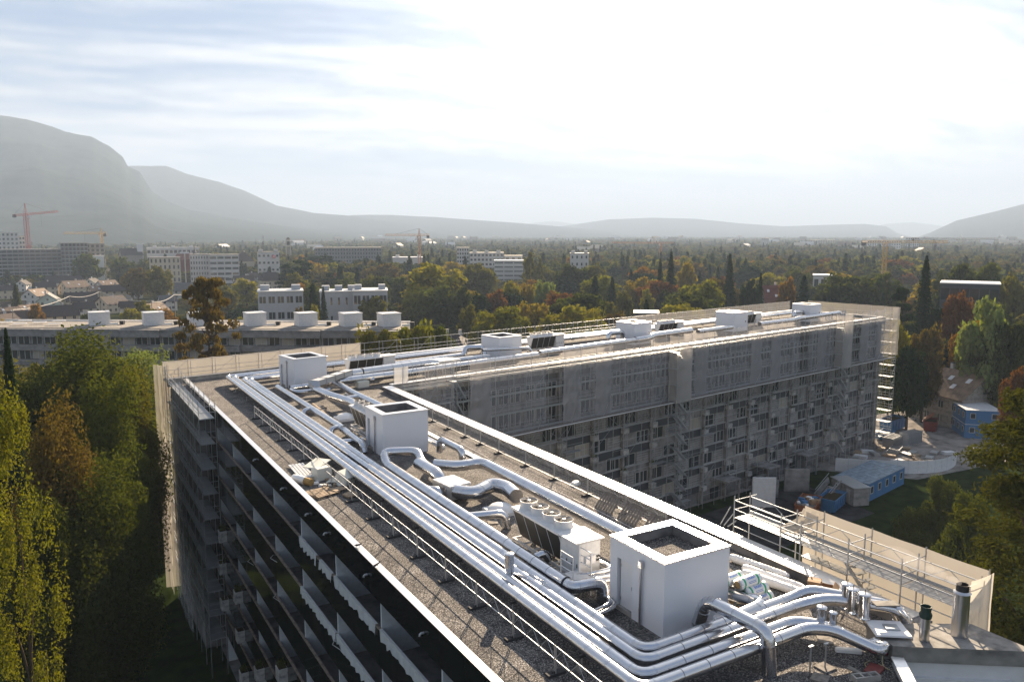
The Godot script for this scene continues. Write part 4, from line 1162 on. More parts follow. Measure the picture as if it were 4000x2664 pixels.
	for k in 46:
		if k % 2 == 0: bar(o, "brace", M.galvanised, Vector3(-2.0 + k * 2.5217, ROOF + 0.1, -0.55), Vector3(-2.0 + (k + 1) * 2.5217, ROOF + 1.9, -0.55), 0.015)
		bar(o, "top_rail", M.galvanised, Vector3(-2.0 + k * 2.5217, ROOF + 1.9, -0.55), Vector3(-2.0 + (k + 1) * 2.5217, ROOF + 1.9, -0.55), 0.02)
	net_row(o, -2.0, 20.7, 9, ROOF - 3.0, 5.0, -0.64, M.shade_cloth, 0.08)
	net_row(o, 66.0, 114.0, 19, ROOF - 3.0, 5.0, -0.64, M.net_pale, 0.08)
	# --- west front at the corner of both wings: full height, stepping back at the top
	o = thing("west_scaffold", "tall grey scaffold with ribbed decks climbing the balcony front beside the chute", "scaffold")
	var zs := [-87.2, -85.0, -82.4, -79.9, -77.4, -74.9, -72.4, -69.9, -67.4]
	for l in 10:
		var y := ROOF + 0.0 - l * 2.12
		for k in zs.size() - 1:
			var a: float = zs[k]
			var b: float = zs[k + 1]
			if l == 0 and k == 7: pass
			part(o, "deck", deck_mesh(1.1, snappedf(b - a - 0.05, 0.01)), M.galvanised, Transform3D(Basis.IDENTITY, Vector3(10.95, y, (a + b) / 2)))
			for h in [0.5, 1.0]:
				bar(o, "guard_rail", M.galvanised, Vector3(10.3, y + h, a), Vector3(10.3, y + h, b), 0.022)
			bx(o, "toe_board", M.galvanised, Vector3(10.33, y + 0.09, (a + b) / 2), Vector3(0.03, 0.15, b - a - 0.06))
			if (k + l) % 2 == 0: bar(o, "brace", M.galvanised, Vector3(10.3, y, a), Vector3(10.3, y + 2.1, b), 0.02)
			if l == 0:
				for h in [0.5, 1.0]: bar(o, "guard_rail", M.galvanised, Vector3(11.65, y + h, a), Vector3(11.65, y + h, b), 0.02)
		for z in zs: bar(o, "transom", M.galvanised, Vector3(10.3, y - 0.06, z), Vector3(11.6, y - 0.06, z), 0.022)
		bar(o, "end_rail", M.galvanised, Vector3(10.3, y + 1.0, zs[-1]), Vector3(11.6, y + 1.0, zs[-1]), 0.022)
		bar(o, "end_rail", M.galvanised, Vector3(10.3, y + 0.5, zs[-1]), Vector3(11.6, y + 0.5, zs[-1]), 0.022)
	for z in zs:
		bar(o, "standard", M.galvanised, Vector3(10.3, 0, z), Vector3(10.3, ROOF + 1.5, z), 0.03)
		bar(o, "standard", M.galvanised, Vector3(11.6, 0, z), Vector3(11.6, ROOF + 1.3, z), 0.03)
	# outer net: a strip at the far corner, and lower storeys along the front
	part(o, "net_panel", net_mesh(1.6, 24.0, 0.25, 1), M.net_pale, Transform3D(Basis(Vector3.UP, -0.2), Vector3(10.1, 0.2, -87.7)))
	part(o, "net_panel", net_mesh(2.6, 24.0, 0.3, 2), M.net_pale, Transform3D(Basis(Vector3.UP, PI / 2), Vector3(9.75, 0.2, -86.6)))
	for k in 4:
		part(o, "net_panel", net_mesh(2.55, 14.0 - 0.9 * k, 0.25, 3 + k), M.net_grey, Transform3D(Basis(Vector3.UP, PI / 2), Vector3(10.05, 0.1, -83.7 + k * 2.5)))
	bar(o, "net_boom", M.timber, Vector3(9.9, ROOF - 7.2, -82.5), Vector3(7.6, ROOF - 6.5, -83.5), 0.05)
	var chute := thing("rubbish_chute", "pale wrapped rubbish chute hanging down the scaffold corner", "chute", Vector3(10.6, 0, -83.2))
	for k in 10:
		var s := Shape.new()
		s.lathe(Vector3(0, 1.2 + k * 1.95, 0), [Vector2(0.40, 0), Vector2(0.46, 1.2), Vector2(0.50, 1.98)], 18)
		part(chute, "chute_section", s.mesh(), M.net_beige if k > 6 else M.net_pale)
	# --- scaffold along the courtyard side of the near wing
	o = thing("parapet_scaffold", "scaffold walkway with beige net beside the wide parapet coping", "scaffold")
	var zz := [-27.1, -24.2, -23.07, -20.6, -18.14, -15.6]
	for k in zz.size():
		var z: float = zz[k]
		bar(o, "standard", M.galvanised, Vector3(28.9, ROOF - 3.0, z), Vector3(28.9, ROOF + 2.12, z), 0.032, 8)
		bar(o, "standard", M.galvanised, Vector3(30.0, ROOF - 6.0, z), Vector3(30.0, ROOF + 2.1, z), 0.032, 8)
		if k >= 2: bar(o, "net_standard", M.galvanised, Vector3(30.45, ROOF - 6.0, z + 0.02), Vector3(30.45, ROOF + 2.3, z + 0.02), 0.03, 8)
		for h in [0.95, 1.4, 1.88]:
			bar(o, "transom", M.galvanised, Vector3(28.9, ROOF + h, z), Vector3(30.0, ROOF + h, z), 0.024)
		bar(o, "bracket", M.galvanised, Vector3(30.0, ROOF + 0.95, z), Vector3(30.45, ROOF + 0.95, z), 0.024)
		bar(o, "bracket", M.galvanised, Vector3(30.0, ROOF + 1.9, z), Vector3(30.45, ROOF + 1.9, z), 0.024)
	for k in zz.size() - 1:
		var a: float = zz[k]
		var b: float = zz[k + 1]
		part(o, "deck", deck_mesh(1.0, snappedf(b - a - 0.06, 0.01)), M.galvanised, Transform3D(Basis.IDENTITY, Vector3(29.46, ROOF + 1.0, (a + b) / 2)))
		bx(o, "toe_board", M.galvanised, Vector3(29.97, ROOF + 1.1, (a + b) / 2), Vector3(0.03, 0.16, b - a - 0.08))
		for h in [1.42, 1.88]:
			bar(o, "guard_rail", M.galvanised, Vector3(28.9, ROOF + h, a), Vector3(28.9, ROOF + h, b), 0.023)
			bar(o, "guard_rail", M.galvanised, Vector3(30.0, ROOF + h, a), Vector3(30.0, ROOF + h, b), 0.023)
		bar(o, "ledger", M.galvanised, Vector3(28.9, ROOF + 0.55, a), Vector3(28.9, ROOF + 0.55, b), 0.022)
		bar(o, "brace", M.galvanised, Vector3(30.0, ROOF + 1.05, a), Vector3(30.0, ROOF + 1.9, (a + b) / 2), 0.015)
		bar(o, "brace", M.galvanised, Vector3(30.0, ROOF + 1.9, (a + b) / 2), Vector3(30.0, ROOF + 1.05, b), 0.015)
		if k >= 1:
			part(o, "net_panel", net_mesh(snappedf(b - a, 0.01), 6.2, 0.06, k), M.shade_cloth, Transform3D(Basis(Vector3.UP, PI / 2), Vector3(30.52, ROOF - 4.0, (a + b) / 2)))
	part(o, "net_panel", net_mesh(1.5, 6.2, 0.06, 7), M.net_beige, Transform3D(Basis.IDENTITY, Vector3(29.75, ROOF - 4.0, -15.45)))
	part(o, "deck", deck_mesh(0.62, 2.45), M.galvanised, Transform3D(Basis.IDENTITY, Vector3(29.3, ROOF + 0.42, -21.9)))
	var tr := Shape.new()
	for j in 6:
		tr.box(Vector3(29.3, ROOF + 0.95 - j * 0.24, -21.0 + j * 0.24), Vector3(29.9, ROOF + 0.98 - j * 0.24, -20.78 + j * 0.24))
	part(o, "stair_treads", tr.mesh(), M.galvanised)
	plank(o, "stringer", M.galvanised, Vector3(29.28, ROOF + 0.95, -21.1), Vector3(29.28, ROOF - 0.6, -19.5), 0.04, 0.16)
	var dr := Shape.new()
	var pts := []
	for k in 9:
		var row := []
		var t := k / 8.0
		for j in 7:
			var u := j / 6.0
			row.append(Vector3(30.3 - t * 0.9 - 0.15 * sin(u * 9.0 + t * 4.0) * t, ROOF + 2.15 - 1.1 * sqrt(t), -24.1 - 0.9 * t + u * (0.9 + t * 0.3)))
		pts.append(row)
	for k in 8:
		for j in 6: dr.quad(pts[k][j], pts[k + 1][j], pts[k + 1][j + 1], pts[k][j + 1])
	part(o, "loose_net", dr.mesh(), M.shade_cloth)
	for k in 3: bar(o, "loose_tube", M.galvanised, Vector3(28.6 + 0.05 * k, ROOF + 0.5, -27.7 + 0.2 * k), Vector3(28.85, ROOF + 1.5 - 0.3 * k, -27.3 + 0.2 * k), 0.03)
	# --- guard rails standing on the gravel
	guard("lattice guard rail on weighted feet along the balcony side of the roof", 14.25, [-65.2, -62.5, -60.0, -57.2, -54.1, -51.2, -48.2, -45.4, -41.8, -38.6, -35.7, -32.75, -29.75, -26.9, -24.0, -21.2, -18.4], true)
	guard("mesh guard rail on weighted feet along the courtyard parapet", 26.3, [-58.6, -56.9, -54.1, -51.25, -48.85, -46.2, -42.7, -39.35, -35.9, -32.45, -29.2], false)

func guard(label: String, x: float, zs: Array, lattice: bool) -> void:
	var o := thing("guard_rail", label, "railing", Vector3(0, ROOF, 0))
	for z in zs:
		var f := bx(o, "weighted_foot", M.rubber, Vector3(x + 0.05, 0.05, z), Vector3(0.72, 0.10, 0.24))
		bx(f, "socket", M.dark_iron, Vector3(-0.1, 0.7, 0), Vector3(0.16, 0.5, 0.4))
		bar(o, "post", M.galvanised, Vector3(x, 0.1, z), Vector3(x, 1.14, z), 0.021)
		bar(o, "post", M.galvanised, Vector3(x, 0.1, z + 0.09), Vector3(x, 1.14, z + 0.09), 0.021)
	for k in zs.size() - 1:
		var a: float = zs[k]
		var b: float = zs[k + 1]
		bar(o, "top_rail", M.galvanised, Vector3(x, 1.08, a), Vector3(x, 1.08, b), 0.02)
		bar(o, "bottom_rail", M.galvanised, Vector3(x, 0.58 if lattice else 0.16, a), Vector3(x, 0.58 if lattice else 0.16, b), 0.02)
		var n := 6
		for j in n:
			var p := lerpf(a, b, float(j) / n)
			var q := lerpf(a, b, (j + 1.0) / n)
			if lattice:
				bar(o, "lacing", M.galvanised, Vector3(x, 0.58 if j % 2 == 0 else 1.08, p), Vector3(x, 1.08 if j % 2 == 0 else 0.58, q), 0.010)
			else:
				bar(o, "lacing", M.galvanised, Vector3(x, 1.05 if j % 2 == 0 else 0.75, p), Vector3(x, 0.75 if j % 2 == 0 else 1.05, q), 0.009)
		if not lattice:
			var s := Shape.new()
			for j in 22: s.tube([Vector3(x, 0.16, lerpf(a, b, j / 22.0)), Vector3(x, 1.08, lerpf(a, b, j / 22.0))], 0.004, 4, false)
			for j in 6: s.tube([Vector3(x, 0.25 + j * 0.15, a), Vector3(x, 0.25 + j * 0.15, b)], 0.004, 4, false)
			part(o, "wire_mesh", s.mesh(), M.galvanised)

func cabin(label: String, at: Vector3, turn: float, n: int, floors: int, roof_m: Material, L := 6.0) -> void:
	# site cabins placed side by side: each 2.45 m wide
	var o := thing("site_cabin", label, "cabin", at, turn, "blue site cabins")
	for f in floors:
		for k in n:
			var x := (k - (n - 1) / 2.0) * 2.48
			bx(o, "cabin_body", M.site_blue, Vector3(x, 1.3 + f * 2.65, 0), Vector3(2.44, 2.5, L))
			bx(o, "floor_frame", M.site_blue, Vector3(x, 0.06 + f * 2.65, 0), Vector3(2.47, 0.14, L + 0.06))
			bx(o, "roof_panel", roof_m, Vector3(x, 2.6 + f * 2.65, 0), Vector3(2.46, 0.12, L + 0.1))
			for sd in [-1, 1]:
				var w := bx(o, "window", M.window_glass, Vector3(x, 1.55 + f * 2.65, sd * (L / 2 + 0.01)), Vector3(0.8, 0.95, 0.05))
				for e in [-0.5, 0.5]:
					bx(w, "frame", M.frame_white, Vector3(e * 1.08, 0, 0.1), Vector3(0.14, 1.2, 1.3))
					bx(w, "frame", M.frame_white, Vector3(0, e * 1.08, 0.1), Vector3(1.0, 0.12, 1.3))
		for e in [-1, 1]:
			for j in 3:
				if (j + f) % 3 == 2: continue
				var w := bx(o, "window", M.window_glass, Vector3(e * (n * 1.24 + 0.0), 1.55 + f * 2.65, -1.8 + j * 1.8), Vector3(0.05, 0.9, 0.8))
				for g in [-0.5, 0.5]:
					bx(w, "frame", M.frame_white, Vector3(e * 0.1, g * 1.08, 0), Vector3(1.3, 0.12, 1.2))
					bx(w, "frame", M.frame_white, Vector3(e * 0.1, 0, g * 1.08), Vector3(1.3, 1.0, 0.12))

func skip(label: String, at: Vector3, turn: float, m: Material, size: Vector3, fill: Material) -> void:
	var o := thing("skip_container", label, "skip", at, turn, "skips in the yard")
	var s := Shape.new()
	var a := size.x / 2; var b := size.z / 2; var h := size.y; var e := 0.35
	var P := [Vector3(-a + e, 0.15, -b + 0.2), Vector3(a - e, 0.15, -b + 0.2), Vector3(a - e, 0.15, b - 0.2), Vector3(-a + e, 0.15, b - 0.2)]
	var Q := [Vector3(-a, h, -b), Vector3(a, h, -b), Vector3(a, h, b), Vector3(-a, h, b)]
	for k in 4:
		s.quad(P[k], P[(k + 1) % 4], Q[(k + 1) % 4], Q[k])
	s.quad(P[0], P[3], P[2], P[1])
	part(o, "body", s.mesh(), m)
	for k in 4: plank(o, "rim", m, Q[k], Q[(k + 1) % 4], 0.1, 0.12)
	for k in 5:
		bx(o, "rib", m, Vector3(-a * 0.8 + k * a * 0.4, h * 0.55, b - 0.05), Vector3(0.08, h * 0.8, 0.12))
	for k in 2: plank(o, "skid", m, Vector3(-a + e, 0.08, -0.5 + k), Vector3(a - e, 0.08, -0.5 + k), 0.15, 0.16)
	bx(o, "load", fill, Vector3(0, h - 0.45, 0), Vector3(size.x - 0.5, 0.3, size.z - 0.35))

func building_site() -> void:
	cabin("row of low cabins with a long blue sheet roof in the courtyard", Vector3(103.6, 0, -71.0), 0.2, 5, 1, M.site_blue_roof, 5.0)
	# shorter hut in front
	var o := thing("site_hut", "grey hut with a corrugated lean-to roof and a small window before the blue-roofed cabins", "hut", Vector3(96.4, 0.2, -69.0), -0.35)
	bx(o, "wall", M.pale_panel, Vector3(0, 1.25, 0), Vector3(2.4, 2.5, 5.4))
	for k in 18: bx(o, "roof_rib", M.galvanised, Vector3(0, 2.56, -2.7 + k * 0.318), Vector3(2.7, 0.07, 0.24))
	var w := bx(o, "window", M.window_glass, Vector3(-1.22, 1.5, -1.2), Vector3(0.05, 0.9, 0.8))
	for g in [-0.5, 0.5]:
		bx(w, "frame", M.frame_white, Vector3(-0.1, g * 1.08, 0), Vector3(1.3, 0.14, 1.25))
		bx(w, "frame", M.frame_white, Vector3(-0.1, 0, g * 1.08), Vector3(1.3, 1.0, 0.14))
	bx(o, "door", M.frame_white, Vector3(-1.215, 1.05, 1.4), Vector3(0.04, 2.0, 0.85))
	cabin("two-storey blue cabins with white-framed windows beside the tile-roofed house", Vector3(151.5, 0, -83.2), 0.82, 5, 2, M.white_metal, 6.0)
	skip("large open blue skip beside the end scaffold", Vector3(139.6, 0, -91.5), 0.15, M.site_blue, Vector3(6.0, 2.3, 2.6), M.soil)
	skip("low blue skip with pale rubble at the foot of the end scaffold", Vector3(132.2, 0, -88.0), 0.3, M.site_blue, Vector3(4.6, 1.2, 2.2), M.paving)
	skip("dark red skip with a raised lid", Vector3(145.4, 0, -87.5), 0.5, M.skip_red, Vector3(4.2, 2.0, 2.3), M.soil)
	skip("orange-brown skip heaped with rubbish in the shaded courtyard", Vector3(86.6, 0, -68.2), 0.5, M.skip_orange, Vector3(5.4, 2.0, 2.5), M.grey_timber)
	skip("blue skip in the shaded courtyard beside the outdoor stair", Vector3(91.6, 0, -68.3), 0.35, M.site_blue, Vector3(5.0, 1.9, 2.4), M.soil)
	var lid := thing("rusty_sheet", "rusty sheet lid leaning on the dark red skip", "sheet", Vector3(145.2, 2.0, -87.9), 0.5)
	part(lid, "sheet", unit_box(), M.skip_orange, Transform3D(Basis(Vector3.RIGHT, -0.6) * Basis.from_scale(Vector3(4.0, 0.08, 2.2)), Vector3(0, 0.55, 0)))
	# litter on the heaped skip
	for k in 14:
		var c := thing("rubbish_piece", "piece of rubbish in the heaped orange-brown skip", "rubbish", Vector3(86.6, 1.75, -68.2) + Vector3(rng.randf_range(-2.0, 2.0), 0, rng.randf_range(-0.8, 0.8)), rng.randf() * TAU, "rubbish in the skip")
		part(c, "piece", chamfered(Vector3(0.4 + rng.randf() * 0.5, 0.2 + rng.randf() * 0.4, 0.3 + rng.randf() * 0.4), 0.03), [M.plastic_white, M.cardboard, M.grey_timber, M.site_blue][k % 4])
	# concrete garden walls and stair
	for k in 3:
		var g := wing("entrance_wall", ["tall pale screen wall beside the second entrance canopy", "tall pale screen wall beside the first entrance canopy", "low pale wall behind the first screen wall"][k], "wall", [78.6, 68.9, 72.6][k], 0, [23.4, 24.2, 22.0][k])
		part(g, "panel", chamfered(Vector3([3.6, 3.2, 3.8][k], [3.4, 4.2, 2.6][k], 0.3), 0.03), M.pale_panel if k != 1 else M.white_wall, Transform3D(Basis(Vector3.UP, -0.7), Vector3.ZERO))
	var st := wing("outdoor_stair", "concrete outdoor stair with side walls leading up to the cabins", "stairs", 76.8, 0, 28.6)
	for k in 10: bx(st, "step", M.concrete, Vector3(0.3 * k, 0.085 + 0.17 * k, 0), Vector3(0.32, 0.17, 1.8))
	for z in [-1.0, 1.0]:
		plank(st, "side_wall", M.pale_panel, Vector3(-0.4, 0.8, z), Vector3(3.1, 2.5, z), 0.15, 1.0)
		bar(st, "handrail", M.galvanised, Vector3(-0.4, 1.8, z), Vector3(3.1, 3.5, z), 0.03)
	# hoarding round the yard
	var hd := thing("site_hoarding", "curved line of white hoarding boards between the cabins and the yard", "fence", Vector3.ZERO)
	var prev := Vector3(107, 0, -79.5)
	for k in 15:
		var t := (k + 1) / 15.0
		var p := Vector3(107 + 21.0 * t, 0, -79.5 + 9.0 * sin(t * 2.2))
		var mid := (prev + p) / 2
		var d := p - prev
		bx(hd, "board", M.white_wall, mid + Vector3(0, 1.05, 0), Vector3(d.length() - 0.03, 2.1, 0.06), atan2(-d.z, d.x))
		bar(hd, "post", M.galvanised, p, p + Vector3(0, 2.4, 0), 0.04)
		prev = p
	# racks of scaffold frames lying in the yard
	for k in 3:
		var r := thing("frame_rack", ["rack of upright grey panels in the sunny yard", "rack of stacked scaffold frames in the sunny yard", "low rack of tubes beside the end scaffold"][k], "rack", [Vector3(133.0, 0, -83.5), Vector3(128.5, 0, -84.0), Vector3(125.0, 0, -81.2)][k], 0.2 * k)
		for j in 9:
			bx(r, "panel", [M.metal_panel, M.galvanised, M.galvanised][k], Vector3(j * 0.5 - 2.0, [1.1, 0.9, 0.35][k], 0), Vector3(0.05, [2.2, 1.8, 0.7][k], 1.8))
		for z in [-0.8, 0.8]:
			plank(r, "rail", M.galvanised, Vector3(-2.4, [2.2, 1.8, 0.72][k], z), Vector3(2.5, [2.2, 1.8, 0.72][k], z), 0.06, 0.06)
	# stacked boards in the yard
	for k in 16:
		var p := Vector3(rng.randf_range(116, 132), 0.0, rng.randf_range(-84, -74))
		var b := thing("board_stack", "small stack of boards lying in the sunny yard", "boards", p, rng.randf() * TAU, "board stacks in the yard")
		for j in 3: bx(b, "board", [M.timber, M.white_wall, M.galvanised][k % 3], Vector3(0.04 * j, 0.08 + j * 0.14, 0.03 * j), Vector3(1.1, 0.12, 2.2 - 0.1 * j))
	# fence and white sacks on the grass below the west scaffold
	var fe := thing("garden_fence", "thin wire fence on the dark lawn below the west scaffold", "fence", Vector3.ZERO)
	var fp := [Vector3(10.5, 0, -62), Vector3(5.5, 0, -63), Vector3(1.8, 0, -56), Vector3(1.0, 0, -49), Vector3(1.2, 0, -44)]
	for k in fp.size():
		bar(fe, "post", M.galvanised, fp[k], fp[k] + Vector3(0, 2.0, 0), 0.03)
		if k > 0:
			for h in [0.2, 1.1, 1.95]: bar(fe, "wire", M.galvanised, fp[k - 1] + Vector3(0, h, 0), fp[k] + Vector3(0, h, 0), 0.012)
	for k in 4:
		var sk := thing("white_sack", "full white sack lying on the dark lawn inside the wire fence", "sack", Vector3(3.5 + 0.8 * k, 0.0, -47.0 + 0.5 * (k % 2)), k * 0.7, "white sacks on the lawn")
		var sh := Shape.new()
		sh.lathe(Vector3.ZERO, [Vector2(0.40, 0.0), Vector2(0.52, 0.2), Vector2(0.48, 0.5), Vector2(0.3, 0.66), Vector2(0.0, 0.7)], 12)
		part(sk, "sack", sh.mesh(), M.plastic_white)

func block(called: String, label: String, cat: String, bearing: float, dist: float, w: float, d: float, h: float, wall: Material, rows: int, cols: int, opt := {}) -> Node3D:
	# a flat-roofed building whose front looks back along its bearing (plus opt.turn)
	var o := thing(called, label, cat, pol(bearing, dist), -deg_to_rad(bearing) + opt.get("turn", 0.0), opt.get("group", ""))
	taken.append([pol(bearing, dist + d / 2), maxf(w, d) * 0.6])
	bx(o, "wall", wall, Vector3(0, h / 2, -d / 2), Vector3(w, h, d))
	bx(o, "roof", opt.get("roof", M.slate), Vector3(0, h + 0.15, -d / 2), Vector3(w + 0.5, 0.3, d + 0.5))
	var y0: float = opt.get("y0", 1.2)
	var sh := (h - y0) / maxf(1, rows)
	var sw := w / maxf(1, cols)
	var ww: float = opt.get("ww", 0.6)
	var wh: float = opt.get("wh", 0.5)
	for r in rows:
		for c in cols:
			var g := bx(o, "window", opt.get("glass", M.window_glass), Vector3((c + 0.5) * sw - w / 2, y0 + (r + 0.5) * sh, 0.02), Vector3(sw * ww, sh * wh, 0.06))
			if opt.get("frames", false):
				bx(g, "frame", M.frame_white, Vector3(0, 0, 0.6), Vector3(0.08, 1.05, 0.6))
	if opt.has("bands"):
		for r in rows + 1:
			bx(o, "floor_band", opt.bands, Vector3(0, y0 + r * sh - 0.1, 0.12), Vector3(w + 0.1, 0.35, 0.3))
	if opt.has("side"):
		for r in rows:
			for c in maxi(1, int(cols * d / w)):
				var sd := d / maxi(1, int(cols * d / w))
				bx(o, "window", M.window_glass, Vector3(opt.side * (w / 2 + 0.02), y0 + (r + 0.5) * sh, -(c + 0.5) * sd), Vector3(0.06, sh * wh, sd * ww))
	for k in opt.get("boxes", 0):
		bx(o, "roof_box", wall, Vector3(w * (-0.35 + 0.7 * k / maxf(1, opt.boxes - 1)), h + 1.1, -d * 0.5), Vector3(minf(3.5, w * 0.2), 2.0, minf(3.5, d * 0.4)))
	return o

func house(label: String, at: Vector3, turn: float, w: float, d: float, eave: float, rise: float, wall: Material, roof: Material, opt := {}) -> Node3D:
	# gable house: ridge along local x, gables at +-x, front at +z
	var o := thing(opt.get("called", "house"), label, "house", at, turn, opt.get("group", ""))
	taken.append([at, maxf(w, d) * 0.62])
	var a := w / 2; var b := d / 2
	var s := Shape.new()
	var hip: float = opt.get("hip", 0.0)
	s.quad(Vector3(-a, 0, b), Vector3(-a, eave, b), Vector3(a, eave, b), Vector3(a, 0, b))
	s.quad(Vector3(a, 0, -b), Vector3(a, eave, -b), Vector3(-a, eave, -b), Vector3(-a, 0, -b))
	for sx in [-1.0, 1.0]:
		var A := Vector3(sx * a, 0, -b * sx); var B := Vector3(sx * a, eave, -b * sx)
		var D := Vector3(sx * a, eave, b * sx); var E := Vector3(sx * a, 0, b * sx)
		s.quad(E, D, B, A)
		if hip == 0.0: s.tri(D, Vector3(sx * a, eave + rise, 0), B)
	part(o, "wall", s.mesh(), wall)
	var ov := 0.5
	var k := rise / b
	for sz in [-1.0, 1.0]:
		var r := Shape.new()
		var e0 := Vector3(-a - ov, eave - ov * k + 0.08, sz * (b + ov)); var e1 := Vector3(a + ov, eave - ov * k + 0.08, sz * (b + ov))
		var t0 := Vector3(-a - ov + hip, eave + rise + 0.08, 0); var t1 := Vector3(a + ov - hip, eave + rise + 0.08, 0)
		var up := Vector3(0, 0.16, 0)
		if sz > 0:
			r.quad(e0 + up, t0 + up, t1 + up, e1 + up); r.quad(e1, t1, t0, e0)
			r.quad(e0, e0 + up, e1 + up, e1); r.quad(t0, t0 + up, e0 + up, e0); r.quad(e1, e1 + up, t1 + up, t1)
		else:
			r.quad(e1 + up, t1 + up, t0 + up, e0 + up); r.quad(e0, t0, t1, e1)
			r.quad(e1, e1 + up, e0 + up, e0); r.quad(e0, e0 + up, t0 + up, t0); r.quad(t1, t1 + up, e1 + up, e1)
		part(o, "roof_slope", r.mesh(), roof)
	if hip > 0.0:
		for sx in [-1.0, 1.0]:
			var r := Shape.new()
			var p0 := Vector3(sx * (a + ov), eave - ov * k + 0.24, -b - ov); var p1 := Vector3(sx * (a + ov), eave - ov * k + 0.24, b + ov)
			var tp := Vector3(sx * (a + ov - hip), eave + rise + 0.24, 0)
			if sx > 0: r.tri(p1, tp, p0)
			else: r.tri(p0, tp, p1)
			part(o, "roof_hip", r.mesh(), roof)
	for c in opt.get("chimneys", 1):
		var cx: float = a * (0.3 - 0.7 * c)
		var ch := bx(o, "chimney", opt.get("chimney_mat", M.house_white), Vector3(cx, eave + rise + 0.35, -b * 0.25), Vector3(0.7, 1.6, 0.7))
		bx(ch, "cap", M.slate, Vector3(0, 0.53, 0), Vector3(1.25, 0.08, 1.25))
	# windows on the front and both gables
	var fl := 2 if eave > 4.2 else 1
	for f in fl:
		var n := maxi(2, int(w / 3.0))
		for j in n:
			var g := bx(o, "window", M.window_glass, Vector3((j + 0.5) * w / n - a, 1.6 + f * 2.7, b + 0.02), Vector3(1.0, 1.25, 0.06))
			if opt.has("shutters"):
				for sx in [-0.85, 0.85]: bx(g, "shutter", opt.shutters, Vector3(sx, 0, 0.6), Vector3(0.55, 1.1, 0.8))
			else:
				bx(g, "frame", M.frame_white, Vector3(0, 0, 0.5), Vector3(0.09, 1.05, 0.6))
	for sx in [-1.0, 1.0]:
		for f in fl:
			for j in 2:
				var g := bx(o, "window", M.window_glass, Vector3(sx * (a + 0.02), 1.6 + f * 2.7, -b * 0.45 + j * b * 0.9), Vector3(0.06, 1.25, 1.0))
				if opt.has("shutters"):
					for sz in [-0.85, 0.85]: bx(g, "shutter", opt.shutters, Vector3(sx * 0.6, 0, sz), Vector3(0.8, 1.1, 0.55))
		if rise > 2.4 and hip == 0.0:
			bx(o, "gable_window", M.window_glass, Vector3(sx * (a + 0.02), eave + rise * 0.3, 0), Vector3(0.06, 1.0, 0.9))
	bx(o, "door", M.grey_timber, Vector3(a * 0.1, 1.05, b + 0.02), Vector3(0.95, 2.1, 0.05))
	for j in opt.get("skylights", 0):
		var t: float = 0.35 + 0.3 * (j % 2)
		var p := Vector3(-a * 0.6 + j * w * 0.8 / maxf(1, opt.skylights), eave + rise * (1 - t) + 0.27, b * t)
		part(o, "roof_window", unit_box(), M.white_metal, Transform3D(Basis(Vector3.RIGHT, atan2(rise, b)) * Basis.from_scale(Vector3(0.9, 0.08, 1.2)), p))
	return o

